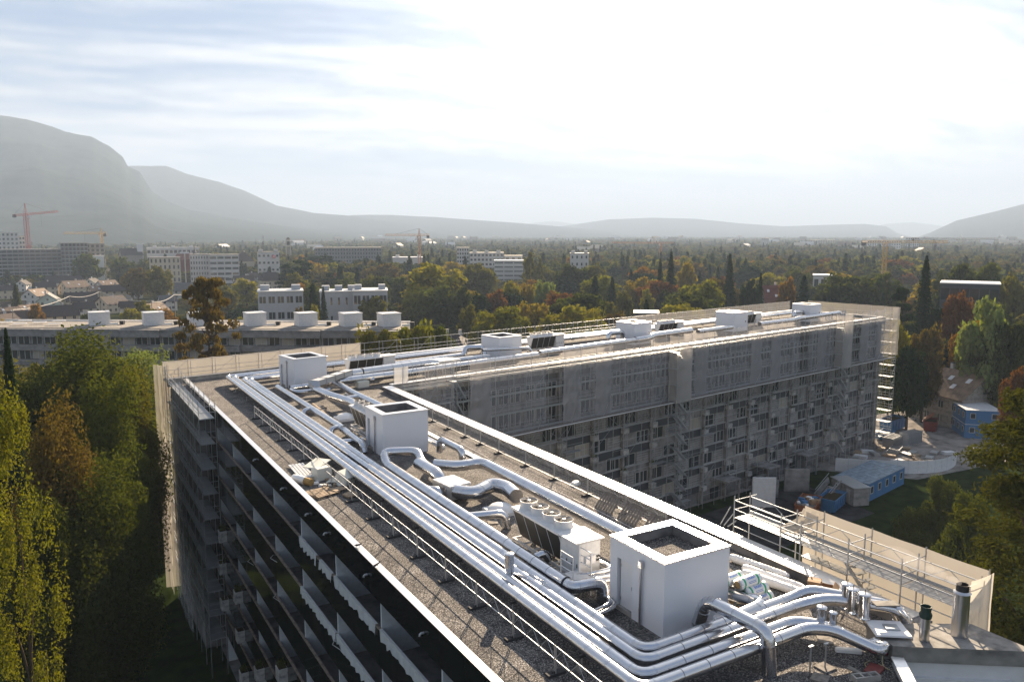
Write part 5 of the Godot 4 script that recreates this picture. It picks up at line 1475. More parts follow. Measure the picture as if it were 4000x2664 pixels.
func neighbours() -> void:
	# --- long grey block with boxes on its roof, parallel to the picture
	for k in 9: taken.append([Vector3(27.1, 0, -160.8) + Vector3(0.84, 0, 0.543) * (k * 10.0 - 44.0), 9.0])
	var o := thing("grey_apartment_block", "long grey apartment block with seven white boxes on its flat roof", "building", Vector3(27.1, 0, -160.8), -0.5744)
	var H := 19.2
	bx(o, "wall", M.pale_panel, Vector3(-5.4, H / 2, -6.0), Vector3(85.2, H, 12))
	bx(o, "roof", M.plate, Vector3(-5.4, H + 0.06, -6.0), Vector3(84.6, 0.1, 11.4))
	bx(o, "roof_edge", M.coping, Vector3(-5.4, H + 0.22, -11.8), Vector3(85.4, 0.45, 0.3))
	for k in 11:
		# fascia and balconies step in and out along the front
		var x := -44.1 + k * 7.8
		var out := 0.7 if k % 2 == 0 else 0.0
		bx(o, "fascia", M.pale_panel, Vector3(x, H - 0.75, 0.35 + out), Vector3(7.78, 1.5, 0.9))
		for f in 6:
			var y := H - 3.1 - f * 2.9
			if y < 0.5: continue
			bx(o, "balcony_front", M.pale_panel, Vector3(x, y - 0.5, 0.35 + out), Vector3(7.78, 1.15, 0.9))
			bx(o, "balcony_rail", M.dark_iron, Vector3(x + 1.2, y + 0.14, 0.85 + out), Vector3(3.6, 0.10, 0.06))
			for j in 3:
				var ww: float = [2.2, 2.2, 2.0][j]
				var g := bx(o, "window", M.window_glass if (k + f + j) % 4 != 0 else M.interior_light, Vector3(x - 2.6 + j * 2.55, y + 0.86, 0.06 + (0.14 if j < 2 else 0.0)), Vector3(ww, 1.62, 0.08))
				for e in [-0.5, 0.0, 0.5]: bx(g, "frame", M.frame_white, Vector3(e, 0, 0.4), Vector3(0.05, 1.05, 0.8))
				bx(g, "frame", M.frame_white, Vector3(0, -0.5, 0.4), Vector3(1.04, 0.06, 0.8))
	var bxs := [-24.8, -13.7, -4.5, 7.0, 17.3, 26.3, 34.0]
	for k in 7:
		var b := bx(o, "roof_box", M.white_wall, Vector3(bxs[k], H + 1.35, -6.2), Vector3(3.7, 2.6, 3.4), 0.6)
		bx(b, "rim", M.coping, Vector3(0, 0.5, 0.44), Vector3(1.06, 0.06, 0.14))
		bx(b, "rim", M.coping, Vector3(0, 0.5, -0.44), Vector3(1.06, 0.06, 0.14))
		bx(b, "rim", M.coping, Vector3(0.44, 0.5, 0), Vector3(0.14, 0.06, 0.74))
		bx(b, "rim", M.coping, Vector3(-0.44, 0.5, 0), Vector3(0.14, 0.06, 0.74))
		bx(o, "roof_duct", M.white_metal, Vector3(bxs[k] + 3.6, H + 0.4, -5.0), Vector3(1.6, 0.35, 0.35), 0.5)
		bx(o, "roof_vent", M.dark_iron, Vector3(bxs[k] + 4.6, H + 0.5, -6.4), Vector3(0.8, 0.7, 0.7))
	for k in 7: bx(o, "solar_panel", M.white_metal, Vector3(-47.0 + k * 2.4, H + 0.5, -4.0 - (k % 3) * 2.6), Vector3(2.4, 0.08, 1.0), 0.3)
	block("school_building", "metal-clad school block with a glazed corner and diagonal struts", "building", 14.40, 300, 15.8, 14.0, 16.5, M.metal_panel, 2, 5, {"ww": 0.7, "wh": 0.42, "frames": true, "roof": M.galvanised, "boxes": 2, "side": 1.0, "y0": 5.0})
	block("school_building", "metal-clad school wing with tall blank panels and a bright roof", "building", 18.34, 312, 14.2, 14.0, 15.2, M.metal_panel, 2, 5, {"ww": 0.25, "wh": 0.4, "roof": M.galvanised, "boxes": 3, "y0": 1.0})
	block("school_building", "school wing with white-framed corner glazing at the end of the bright roof", "building", 20.52, 305, 12.9, 16.0, 15.8, M.metal_panel, 2, 4, {"ww": 0.75, "wh": 0.5, "frames": true, "roof": M.galvanised, "boxes": 2, "side": -1.0, "y0": 3.0})
	block("construction_block", "wide building under construction with scaffold bands round every floor", "building", -0.76, 700, 57.5, 22.0, 25.4, M.grey_concrete, 9, 16, {"ww": 0.8, "wh": 0.62, "bands": M.galvanised, "y0": 0.6})
	block("construction_tower", "taller concrete shell under construction wrapped in scaffold", "building", 1.97, 690, 18.2, 20.0, 30.2, M.grey_concrete, 10, 7, {"ww": 0.55, "wh": 0.7, "bands": M.galvanised, "y0": 0.6})
	block("construction_tower", "concrete core with bare floors beside the wrapped shell", "building", 3.13, 700, 13.1, 16.0, 29.3, M.concrete, 9, 4, {"ww": 0.6, "wh": 0.62, "bands": M.grey_concrete, "y0": 0.6})
	block("white_screen_block", "white sheeted lower block with a blue sign in front of the concrete core", "building", 3.10, 680, 11.6, 6.0, 20.5, M.white_wall, 1, 1, {"ww": 0.5, "wh": 0.12, "glass": M.site_blue, "y0": 12.0, "roof": M.white_metal})
	block("apartment_slab", "pale apartment slab with balconies behind the block under construction", "building", -1.74, 900, 24.2, 16.0, 38.2, M.house_white, 9, 7, {"ww": 0.5, "wh": 0.5, "roof": M.white_metal})
	block("apartment_slab", "stepped pale apartment slab beside the red crane", "building", -0.88, 910, 7.4, 14.0, 34.8, M.house_white, 8, 3, {"ww": 0.6, "wh": 0.5})
	block("apartment_row", "white apartment row with window bands, five storeys", "building", 9.34, 650, 15.1, 14.0, 21.4, M.house_white, 5, 8, {"ww": 0.45, "wh": 0.5})
	block("apartment_row", "white apartment row with long dark window bands", "building", 10.83, 640, 20.8, 18.0, 21.3, M.house_white, 5, 4, {"ww": 0.85, "wh": 0.42, "side": 1.0})
	block("vaulted_building", "cream building with tall windows beside the copper beech", "building", 7.15, 640, 21.0, 16.0, 19.8, M.house_cream, 4, 7, {"ww": 0.4, "wh": 0.6})
	block("long_office", "long low office behind the brick school roof", "building", 7.70, 860, 48.1, 18.0, 23.2, M.house_white, 3, 12, {"ww": 0.7, "wh": 0.4, "roof": M.metal_panel, "boxes": 3})
	block("sign_building", "white block with a red sign and a mast on its roof", "building", 13.69, 650, 16.5, 18.0, 22.9, M.house_white, 4, 5, {"ww": 0.5, "wh": 0.3, "boxes": 2, "side": 1.0})
	block("hotel", "long grey hotel with rows of small square windows", "building", 19.09, 800, 64.1, 24.0, 23.4, M.grey_concrete, 6, 24, {"ww": 0.45, "wh": 0.45, "side": 1.0})
	block("white_hall", "low white hall with a glinting roof below the central crane", "building", 23.25, 720, 27.6, 20.0, 16.0, M.house_white, 1, 6, {"ww": 0.7, "wh": 0.3, "roof": M.white_metal, "boxes": 2})
	block("scaffolded_slab", "scaffolded apartment slab beyond the golden plane tree", "building", 27.13, 700, 10.7, 14.0, 24.9, M.house_white, 7, 5, {"ww": 0.6, "wh": 0.5, "bands": M.galvanised})
	block("balcony_slab", "pale stepped slab with balconies beyond the golden plane tree", "building", 28.83, 690, 29.5, 20.0, 20.7, M.house_white, 5, 9, {"ww": 0.6, "wh": 0.45, "bands": M.house_white, "boxes": 3})
	block("white_slab", "white slab with thin window bands beside the poplar", "building", 30.41, 600, 21.9, 14.0, 17.1, M.house_white, 5, 3, {"ww": 0.9, "wh": 0.25, "roof": M.white_metal})
	block("white_slab", "small white block with a set-back roof storey", "building", 30.74, 640, 14.3, 14.0, 19.5, M.house_white, 4, 3, {"ww": 0.5, "wh": 0.4})
	block("roof_terrace_house", "pale house block with a dark mansard rising from the woods", "building", 35.47, 600, 13.8, 14.0, 22.5, M.house_white, 4, 4, {"ww": 0.35, "wh": 0.4, "roof": M.slate, "boxes": 2})
	block("villa", "flat-roofed modern villa with wide glazing among dark trees", "villa", 60.58, 255, 14.3, 12.0, 23.5, M.spandrel, 2, 6, {"ww": 0.85, "wh": 0.55, "roof": M.white_metal, "y0": 12.0})
	block("garage_roof", "low flat dark roof with white edges behind the far handrail", "building", 40.27, 215, 6.4, 8.0, 16.1, M.grey_concrete, 1, 3, {"ww": 0.5, "wh": 0.3, "roof": M.slate})
	block("tower_block", "distant square tower block above the tree line", "building", 48.17, 1900, 16.8, 20.0, 26.6, M.house_white, 9, 4, {})
	block("tower_block", "distant apartment block above the tree line beside the dark crane", "building", 57.20, 1700, 22.8, 20.0, 29.3, M.house_white, 7, 6, {})
	block("distant_block", "long distant block at the edge of the woods", "building", 55.56, 1800, 62.5, 20.0, 23.1, M.house_white, 4, 14, {})
	block("distant_block", "pair of low distant blocks over the tree line", "building", 51.84, 2100, 56.2, 20.0, 20.8, M.house_cream, 4, 10, {})
	block("small_villa", "white flat villa glimpsed between dark trees", "villa", 52.00, 430, 9.6, 10.0, 16.5, M.house_white, 2, 3, {"ww": 0.6, "wh": 0.5, "roof": M.white_metal})
	block("brick_hall", "long dark brick hall with a flat roof beyond the tile-roofed house", "building", 62.68, 212, 17.0, 14.0, 4.7, M.brick_red, 2, 10, {"ww": 0.3, "wh": 0.35, "roof": M.slate, "turn": 0.5})
	block("brick_hall", "white-topped hall standing over the brick hall", "building", 63.52, 220, 12.1, 10.0, 4.9, M.white_wall, 1, 3, {"ww": 0.1, "wh": 0.2, "roof": M.slate, "turn": 0.5})
	house("broad villa with a dark red-brown hipped roof in front of the school", Vector3(72.0, 0, -220.5), -0.32, 14.5, 12.0, 6.4, 4.2, M.house_cream, M.tile_brown, {"hip": 5.0, "chimneys": 1, "skylights": 2})
	house("second dark hipped roof beside the school's white wing", Vector3(85.0, 0, -220.2), -0.27, 12.0, 11.0, 6.2, 3.6, M.house_cream, M.tile_dark, {"hip": 4.0, "chimneys": 1})
	house("cream house with green shutters and a dark hipped roof", Vector3(94.1, 0, -190.0), -0.81, 10.7, 11.0, 7.2, 3.4, M.house_cream, M.tile_dark, {"hip": 4.5, "chimneys": 2, "shutters": M.shutter_green})
	house("tall mansion with a steep red tiled roof among dark conifers", Vector3(248.4, 0, -217.3), -0.65, 7.1, 10.0, 11.0, 6.0, M.house_stone, M.tile_red, {"skylights": 2})
	house("small pale house with a low tan roof behind the last roof box", Vector3(197.5, 0, -149.9), -0.72, 5.6, 8.0, 9.5, 2.0, M.house_white, M.tile_tan, {"chimneys": 2, "hip": 2.0})
	house("tile-roofed house with sunlit roof windows and white chimneys beside the two-storey cabins", Vector3(156.4, 0, -89.2), -1.80, 13.0, 11.0, 6.1, 4.2, M.house_stone, M.tile_tan, {"chimneys": 2, "skylights": 5})
	house("yellow house with a big dark roof below the white sign block", Vector3(133.0, 0, -544.0), 0.06, 13.7, 11.0, 6.5, 5.0, M.house_cream, M.tile_dark, {"hip": 3.0})
	house("large house with a pyramid-like dark roof beside the white apartment row", Vector3(166.7, 0, -782.4), 0.19, 15.3, 16.0, 12.0, 8.0, M.house_cream, M.tile_brown, {"hip": 7.0})
	house("brick school building with a long red roof and a small spire", Vector3(106.5, 0, -712.1), -0.15, 20.3, 14.0, 16.0, 4.5, M.brick_red, M.tile_red, {"hip": 3.0})
	house("old house with a white tower above the dark trees", Vector3(76.3, 0, -846.6), 0.11, 18.4, 14.0, 17.0, 6.0, M.house_stone, M.tile_dark, {"chimneys": 1})
	# church tower with an open belfry
	var ch := thing("church_tower", "slim stone church tower with an open belfry and a low tiled cap", "tower", Vector3(233.5, 0, -869.2), -0.26)
	bx(ch, "shaft", M.house_cream, Vector3(0, 12.2, 0), Vector3(5.6, 24.4, 5.6))
	for k in 3: bx(ch, "slit_window", M.window_glass, Vector3(-1.3 + k * 1.3, 18.5, 2.82), Vector3(0.6, 9.0, 0.08))
	bx(ch, "cornice", M.house_white, Vector3(0, 24.6, 0), Vector3(6.4, 0.5, 6.4))
	for sx in [-1.0, 1.0]:
		for sz in [-1.0, 1.0]: bx(ch, "belfry_pier", M.house_cream, Vector3(sx * 2.2, 26.9, sz * 2.2), Vector3(1.1, 4.2, 1.1))
	bx(ch, "belfry_core", M.tile_dark, Vector3(0, 26.9, 0), Vector3(2.6, 4.2, 2.6))
	bx(ch, "cornice", M.house_white, Vector3(0, 29.2, 0), Vector3(6.2, 0.5, 6.2))
	bx(ch, "lantern", M.house_cream, Vector3(0, 30.4, 0), Vector3(3.8, 2.0, 3.8))
	var cap := Shape.new()
	for k in 4:
		var a := Basis(Vector3.UP, k * PI / 2)
		cap.tri(a * Vector3(-2.6, 31.4, 2.6), Vector3(0, 33.4, 0), a * Vector3(2.6, 31.4, 2.6))
	part(ch, "roof", cap.mesh(), M.tile_brown)
	# small spire on the brick school
	var sp := thing("spire", "thin dark spire above the long red roof", "spire", Vector3(111.4, 20.2, -704.0))
	var ss := Shape.new()
	ss.lathe(Vector3.ZERO, [Vector2(1.3, 0), Vector2(1.2, 1.4), Vector2(1.5, 1.6), Vector2(0.5, 4.2), Vector2(0.0, 9.0)], 8)
	part(sp, "cone", ss.mesh(), M.slate)
	# red sign with a white letter on the white block
	var sg := thing("red_sign", "square red sign with a white letter M on the white block", "sign", Vector3(157.4, 19.5, -628.6), -0.239)
	bx(sg, "board", M.sign_red, Vector3.ZERO, Vector3(2.3, 2.1, 0.2))
	part(sg, "letter", text_mesh("M", 1.7, 0.05), M.door_white, Transform3D(Basis.IDENTITY, Vector3(0, 0, 0.13)))
	var mst := thing("roof_mast", "thin radio mast on the roof of the white block with the red sign", "mast", Vector3(151.5, 22.5, -636.0))
	bar(mst, "pole", M.dark_iron, Vector3.ZERO, Vector3(0, 13.0, 0), 0.14, 6)
	bx(mst, "aerial", M.white_metal, Vector3(0, 10.0, 0), Vector3(0.5, 2.4, 0.5))
	var lm := thing("floodlight_mast", "tall white floodlight mast among the village roofs", "mast", Vector3(87.3, 0, -593.6))
	bar(lm, "pole", M.frame_white, Vector3.ZERO, Vector3(0, 24.0, 0), 0.35, 8)
	bx(lm, "head", M.white_metal, Vector3(0, 24.2, 0), Vector3(6.0, 1.0, 0.6))
	var wt := thing("white_tower", "white square tower rising beside the old house", "tower", Vector3(84.5, 0, -846.0))
	bx(wt, "shaft", M.white_wall, Vector3(0, 13.5, 0), Vector3(5.0, 27.0, 5.0))
	bx(wt, "cap", M.white_metal, Vector3(0, 27.3, 0), Vector3(5.6, 0.6, 5.6))


func crane(label: String, at: Vector3, turn: float, mast_h: float, jib: float, back: float, m: Material, tower_top := 6.0, w := 1.8, luff := 0.0) -> void:
	var o := thing("tower_crane", label, "crane", at, turn)
	var s := Shape.new()
	var r := 0.16
	var n := int(mast_h / (w * 1.2))
	var c := [Vector3(-w / 2, 0, -w / 2), Vector3(w / 2, 0, -w / 2), Vector3(w / 2, 0, w / 2), Vector3(-w / 2, 0, w / 2)]
	for k in 4:
		s.tube([c[k], c[k] + Vector3(0, mast_h, 0)], r, 5)
		for j in n:
			var y0 := mast_h * j / n
			var y1 := mast_h * (j + 1) / n
			var q: Vector3 = c[(k + 1) % 4]
			s.tube([c[k] + Vector3(0, y0, 0), q + Vector3(0, y1, 0)], r * 0.55, 4, false)
			s.tube([c[k] + Vector3(0, y1, 0), q + Vector3(0, y1, 0)], r * 0.55, 4, false)
	part(o, "mast", s.mesh(), m)
	var tilt := Basis(Vector3.BACK, luff)
	for side in 2:
		var L := jib if side == 0 else back
		var sg := 1.0 if side == 0 else -1.0
		var t := Shape.new()
		var nn := maxi(2, int(L / 2.4))
		for j in nn:
			var x0 := L * j / nn
			var x1 := L * (j + 1) / nn
			for z in [-0.6, 0.6]:
				t.tube([Vector3(x0, 0, z), Vector3(x1, 0, z)], r * 0.8, 4, false)
				t.tube([Vector3(x0, 0, z), Vector3((x0 + x1) / 2, 1.3, 0)], r * 0.5, 4, false)
				t.tube([Vector3((x0 + x1) / 2, 1.3, 0), Vector3(x1, 0, z)], r * 0.5, 4, false)
			t.tube([Vector3(maxf(0, x0 - 0.6), 1.3, 0), Vector3(x1, 1.3, 0)], r * 0.8, 4, false)
		part(o, "jib" if side == 0 else "counter_jib", t.mesh(), m, Transform3D(tilt * Basis(Vector3.UP, 0.0 if sg > 0 else PI), Vector3(0, mast_h + 0.3, 0)))
	bx(o, "counterweight", M.grey_concrete, Vector3(-back + 1.2, mast_h - 0.6, 0) , Vector3(2.4, 2.2, 1.3))
	var cab := bx(o, "cab", M.white_metal, Vector3(1.6, mast_h - 0.9, 1.4), Vector3(1.6, 2.0, 1.4))
	bx(cab, "cab_window", M.window_glass, Vector3(0.51, 0.1, 0), Vector3(0.04, 0.6, 0.8))
	if tower_top > 0:
		var a := Shape.new()
		for k in 4: a.tube([c[k] * 0.9 + Vector3(0, mast_h, 0), Vector3(0, mast_h + tower_top, 0)], r * 0.8, 5)
		part(o, "tower_head", a.mesh(), m)
		bar(o, "pendant", M.dark_iron, Vector3(0, mast_h + tower_top, 0), tilt * Vector3(jib * 0.7, 0, 0) + Vector3(0, mast_h + 1.6, 0), 0.07, 4)
		bar(o, "pendant", M.dark_iron, Vector3(0, mast_h + tower_top, 0), Vector3(-back * 0.85, mast_h + 1.2, 0), 0.07, 4)
	bar(o, "hoist_rope", M.dark_iron, tilt * Vector3(jib * 0.45, 0, 0) + Vector3(0, mast_h, 0), tilt * Vector3(jib * 0.45, 0, 0) + Vector3(0, mast_h - 9.0, 0), 0.05, 4)
func village() -> void:
	house("pale gabled house with a tan tiled roof and roof windows", Vector3(-2.4, 0, -494.8), 0.90, 11.0, 9.3, 4.7, 3.3, M.house_white, M.tile_tan, {"group": "village houses", "skylights": 2})
	house("pale green house showing its gable and grey roof", Vector3(2.8, 0, -444.2), 1.49, 12.1, 10.2, 5.1, 3.7, M.house_green, M.slate, {"group": "village houses", "skylights": 0})
	house("house with a long dark roof above a cream wall", Vector3(16.5, 0, -446.2), 0.11, 13.5, 10.2, 4.8, 3.7, M.house_cream, M.tile_dark, {"group": "village houses", "skylights": 0})
	house("big house with a steep dark brown roof beside the dormered one", Vector3(5.1, 0, -365.9), 0.09, 13.7, 10.3, 5.1, 3.7, M.house_cream, M.tile_dark, {"group": "village houses", "skylights": 0})
	house("dark-roofed house with a white dormer band", Vector3(15.6, 0, -393.4), 0.16, 7.5, 7.0, 5.2, 2.5, M.house_white, M.tile_dark, {"group": "village houses", "skylights": 0})
	house("beige house with a brown roof and sunny gable", Vector3(28.5, 0, -423.7), 0.63, 12.0, 9.0, 4.5, 3.2, M.house_cream, M.tile_brown, {"group": "village houses", "skylights": 0})
	house("steep-gabled house with a tan roof", Vector3(40.7, 0, -373.3), 0.69, 10.3, 8.7, 4.4, 3.1, M.house_cream, M.tile_tan, {"group": "village houses", "skylights": 2})
	house("dark barn-like roof beside the steep-gabled house", Vector3(32.9, 0, -385.3), 0.01, 7.5, 7.0, 5.4, 2.5, M.house_white, M.tile_dark, {"group": "village houses", "skylights": 0})
	house("long barn with a dark red-brown roof behind the flat grey roof", Vector3(-7.1, 0, -350.0), 0.17, 14.2, 10.6, 4.7, 3.8, M.house_cream, M.tile_brown, {"group": "village houses", "skylights": 0})
	house("small house with a sandy roof and white chimney", Vector3(-12.4, 0, -386.5), 0.43, 7.5, 7.0, 4.7, 2.5, M.house_white, M.tile_tan, {"group": "village houses", "skylights": 2})
	house("low house with a dark roof and white eaves", Vector3(-11.3, 0, -407.2), 0.33, 8.9, 7.0, 5.6, 2.5, M.house_white, M.tile_dark, {"group": "village houses", "skylights": 0})
	house("little house with two sandy gables", Vector3(-5.3, 0, -392.5), 0.61, 7.5, 7.0, 5.0, 2.5, M.house_cream, M.tile_tan, {"group": "village houses", "skylights": 2})
	house("dark-roofed house at the foot of the block under construction", Vector3(-16.4, 0, -538.5), 0.23, 8.5, 7.0, 5.4, 2.5, M.house_cream, M.tile_dark, {"group": "village houses", "skylights": 0})
	house("white gable with a black roof edge", Vector3(-10.0, 0, -600.6), 1.22, 8.4, 7.0, 5.0, 2.5, M.house_white, M.tile_dark, {"group": "village houses", "skylights": 0})
	house("long dark roof in the row below the concrete core", Vector3(13.3, 0, -610.3), 0.03, 20.6, 11.0, 5.2, 4.0, M.house_white, M.tile_dark, {"group": "village houses", "skylights": 0})
	house("tan roof with roof windows in the middle of the village", Vector3(17.6, 0, -561.7), 0.47, 14.1, 10.6, 4.6, 3.8, M.house_cream, M.tile_tan, {"group": "village houses", "skylights": 2})
	house("tall white gable at the end of the long dark roof", Vector3(29.4, 0, -595.8), 1.05, 8.6, 7.3, 5.2, 2.6, M.house_white, M.tile_dark, {"group": "village houses", "skylights": 0})
	house("tan-roofed white house under the trees", Vector3(35.6, 0, -557.2), 0.54, 10.7, 8.0, 5.4, 2.9, M.house_white, M.tile_tan, {"group": "village houses", "skylights": 2})
	house("dark roof below the tan-roofed white house", Vector3(35.0, 0, -506.2), 0.13, 11.7, 8.8, 5.0, 3.2, M.house_cream, M.tile_dark, {"group": "village houses", "skylights": 0})
	house("dark broad roof with a white wall beside the fir", Vector3(44.7, 0, -509.4), 0.01, 11.3, 8.4, 5.3, 3.0, M.house_white, M.tile_dark, {"group": "village houses", "skylights": 0})
	house("yellow gable under the dark trees", Vector3(56.7, 0, -593.9), 1.10, 8.1, 7.0, 5.2, 2.5, M.house_cream, M.tile_brown, {"group": "village houses", "skylights": 0})
	house("small white gable high in the village", Vector3(62.0, 0, -776.7), 1.02, 10.5, 8.8, 4.5, 3.2, M.house_white, M.tile_tan, {"group": "village houses", "skylights": 2})
	house("white house beside the small white gable", Vector3(52.2, 0, -777.4), 0.33, 10.9, 8.2, 5.3, 3.0, M.house_white, M.tile_tan, {"group": "village houses", "skylights": 2})
	house("white house with dark solar roof behind the half-bare cedar", Vector3(75.0, 0, -492.0), -0.10, 19.9, 11.0, 5.1, 4.0, M.house_white, M.slate, {"group": "village houses", "skylights": 0})
	house("white cube-like house beside the steep-gabled house", Vector3(52.9, 0, -421.3), 0.08, 7.5, 7.0, 4.8, 2.5, M.house_white, M.slate, {"group": "village houses", "skylights": 0})
	house("dark roof behind the half-bare cedar's top", Vector3(120.7, 0, -633.7), -0.09, 13.0, 9.8, 4.4, 3.5, M.house_white, M.tile_dark, {"group": "village houses", "skylights": 0})
	house("dark-roofed house at the village's edge", Vector3(119.5, 0, -561.7), -0.01, 12.5, 9.4, 5.4, 3.4, M.house_cream, M.tile_dark, {"group": "village houses", "skylights": 0})
	house("tan gable at the village's edge", Vector3(111.4, 0, -527.1), 0.39, 9.5, 7.1, 5.0, 2.6, M.house_white, M.tile_tan, {"group": "village houses", "skylights": 2})
	house("brown gable near the big cedar", Vector3(136.8, 0, -614.5), 0.68, 9.0, 7.5, 5.3, 2.7, M.house_white, M.tile_brown, {"group": "village houses", "skylights": 0})
	house("small tan roof between the dark ones", Vector3(27.0, 0, -506.7), 0.25, 7.5, 7.0, 5.5, 2.5, M.house_cream, M.tile_tan, {"group": "village houses", "skylights": 2})
	house("dark low roof behind the pale gabled house", Vector3(2.3, 0, -562.0), 0.10, 10.4, 7.8, 5.3, 2.8, M.house_cream, M.tile_dark, {"group": "village houses", "skylights": 0})
	house("brown-roofed house end behind the flat grey roof", Vector3(-12.4, 0, -345.2), 0.74, 7.5, 7.0, 5.5, 2.5, M.house_white, M.tile_brown, {"group": "village houses", "skylights": 0})
	# pale overhead line sagging from pole to pole through the village
	var w := thing("overhead_line", "pale sagging overhead line on wooden poles across the village", "cable", Vector3.ZERO)
	var pp := [pol(-1.6, 335), pol(1.5, 395), pol(3.2, 420), pol(6.2, 350), pol(7.6, 385), pol(9.4, 430), pol(13.4, 440)]
	for k in pp.size():
		bar(w, "pole", M.grey_timber, pp[k], pp[k] + Vector3(0, 10.5, 0), 0.14, 6)
		if k > 0:
			var s := Shape.new()
			var pts := []
			for j in 15:
				var t := j / 14.0
				pts.append(pp[k - 1].lerp(pp[k], t) + Vector3(0, 10.4 - 5.0 * t * (1.0 - t), 0))
			s.tube(pts, 0.11, 5, false)
			part(w, "wire", s.mesh(), M.house_white)

func cranes() -> void:
	crane("red tower crane over the block under construction", Vector3(-6.4, 0, -730.0), 0.71, 51.1, 30.0, 11.0, M.crane_red, 9.5, 2.4, 0.10)
	crane("thin yellow crane with a long flat jib at the concrete core", Vector3(46.2, 0, -748.6), 2.93, 36.7, 28.0, 4.0, M.crane_yellow, 5.0, 1.7, 0.00)
	crane("orange and white crane standing over the white hall", Vector3(285.2, 0, -639.2), 2.52, 35.1, 30.0, 9.0, M.crane_orange, 6.5, 2.0, 0.00)
	crane("yellow crane with a low flat jib among the trees", Vector3(526.8, 0, -602.1), 2.22, 27.3, 50.0, 13.0, M.crane_orange, 0.0, 2.0, 0.00)
	crane("yellow tower crane with a long flat jib over the dark woods", Vector3(454.1, 0, -310.3), -0.72, 31.4, 36.0, 14.0, M.crane_yellow, 0.0, 2.2, 0.00)
	crane("dark distant crane with a long flat jib at the skyline", Vector3(766.8, 0, -471.2), -1.02, 31.2, 55.0, 20.0, M.dark_iron, 0.0, 2.2, 0.00)
	crane("tiny distant crane beyond the woods", Vector3(1173.7, 0, -1364.7), -0.41, 29.1, 14.0, 5.0, M.crane_yellow, 2.0, 1.8, 0.00)


var squash := 1.0     # height of a leaf against its width before the crown is scaled up
var taken := []      # [position, radius] of buildings, so that no tree grows into one

func leaf(s: Shape, p: Vector3, nrm: Vector3, size: float, tint: Color, stretch := 1.0, along := Vector3.ZERO) -> void:
	var t := along if along != Vector3.ZERO else nrm.cross(Vector3(rng.randf() - 0.5, rng.randf() - 0.5, rng.randf() - 0.5)).normalized()
	var b := nrm.cross(t).normalized()
	var sq := Vector3(1, squash, 1)
	t *= sq; b *= sq
	var k := s.v.size()
	var fold := nrm * size * 0.25 * sq
	s.v.append(p - t * size * stretch); s.v.append(p + b * size * 0.6 - fold); s.v.append(p + t * size * stretch); s.v.append(p - b * size * 0.6 - fold)
	for j in 4:
		s.n.append(nrm); s.c.append(tint)
	for q in [0, 1, 2, 0, 2, 3]: s.i.append(k + q)

func tint_of(spread: float) -> Color:
	var v := 1.0 + rng.randf_range(-spread, spread)
	return Color(v * rng.randf_range(0.88, 1.16), v, v * rng.randf_range(0.75, 1.1))

func leafy(sd: int, n: int, rad: float, size: float) -> Mesh:
	var key := "leafy%d_%d" % [sd, n]
	if not cache.has(key):
		rng.seed = sd
		var s := Shape.new()
		for k in n:
			var d := Vector3(rng.randfn(), rng.randfn(), rng.randfn()).normalized()
			leaf(s, d * rad * pow(rng.randf(), 0.4), (d + Vector3(rng.randfn(), rng.randfn(), rng.randfn()) * 0.5).normalized(), size * 0.25, tint_of(0.3))
		cache[key] = s.mesh()
	return cache[key]

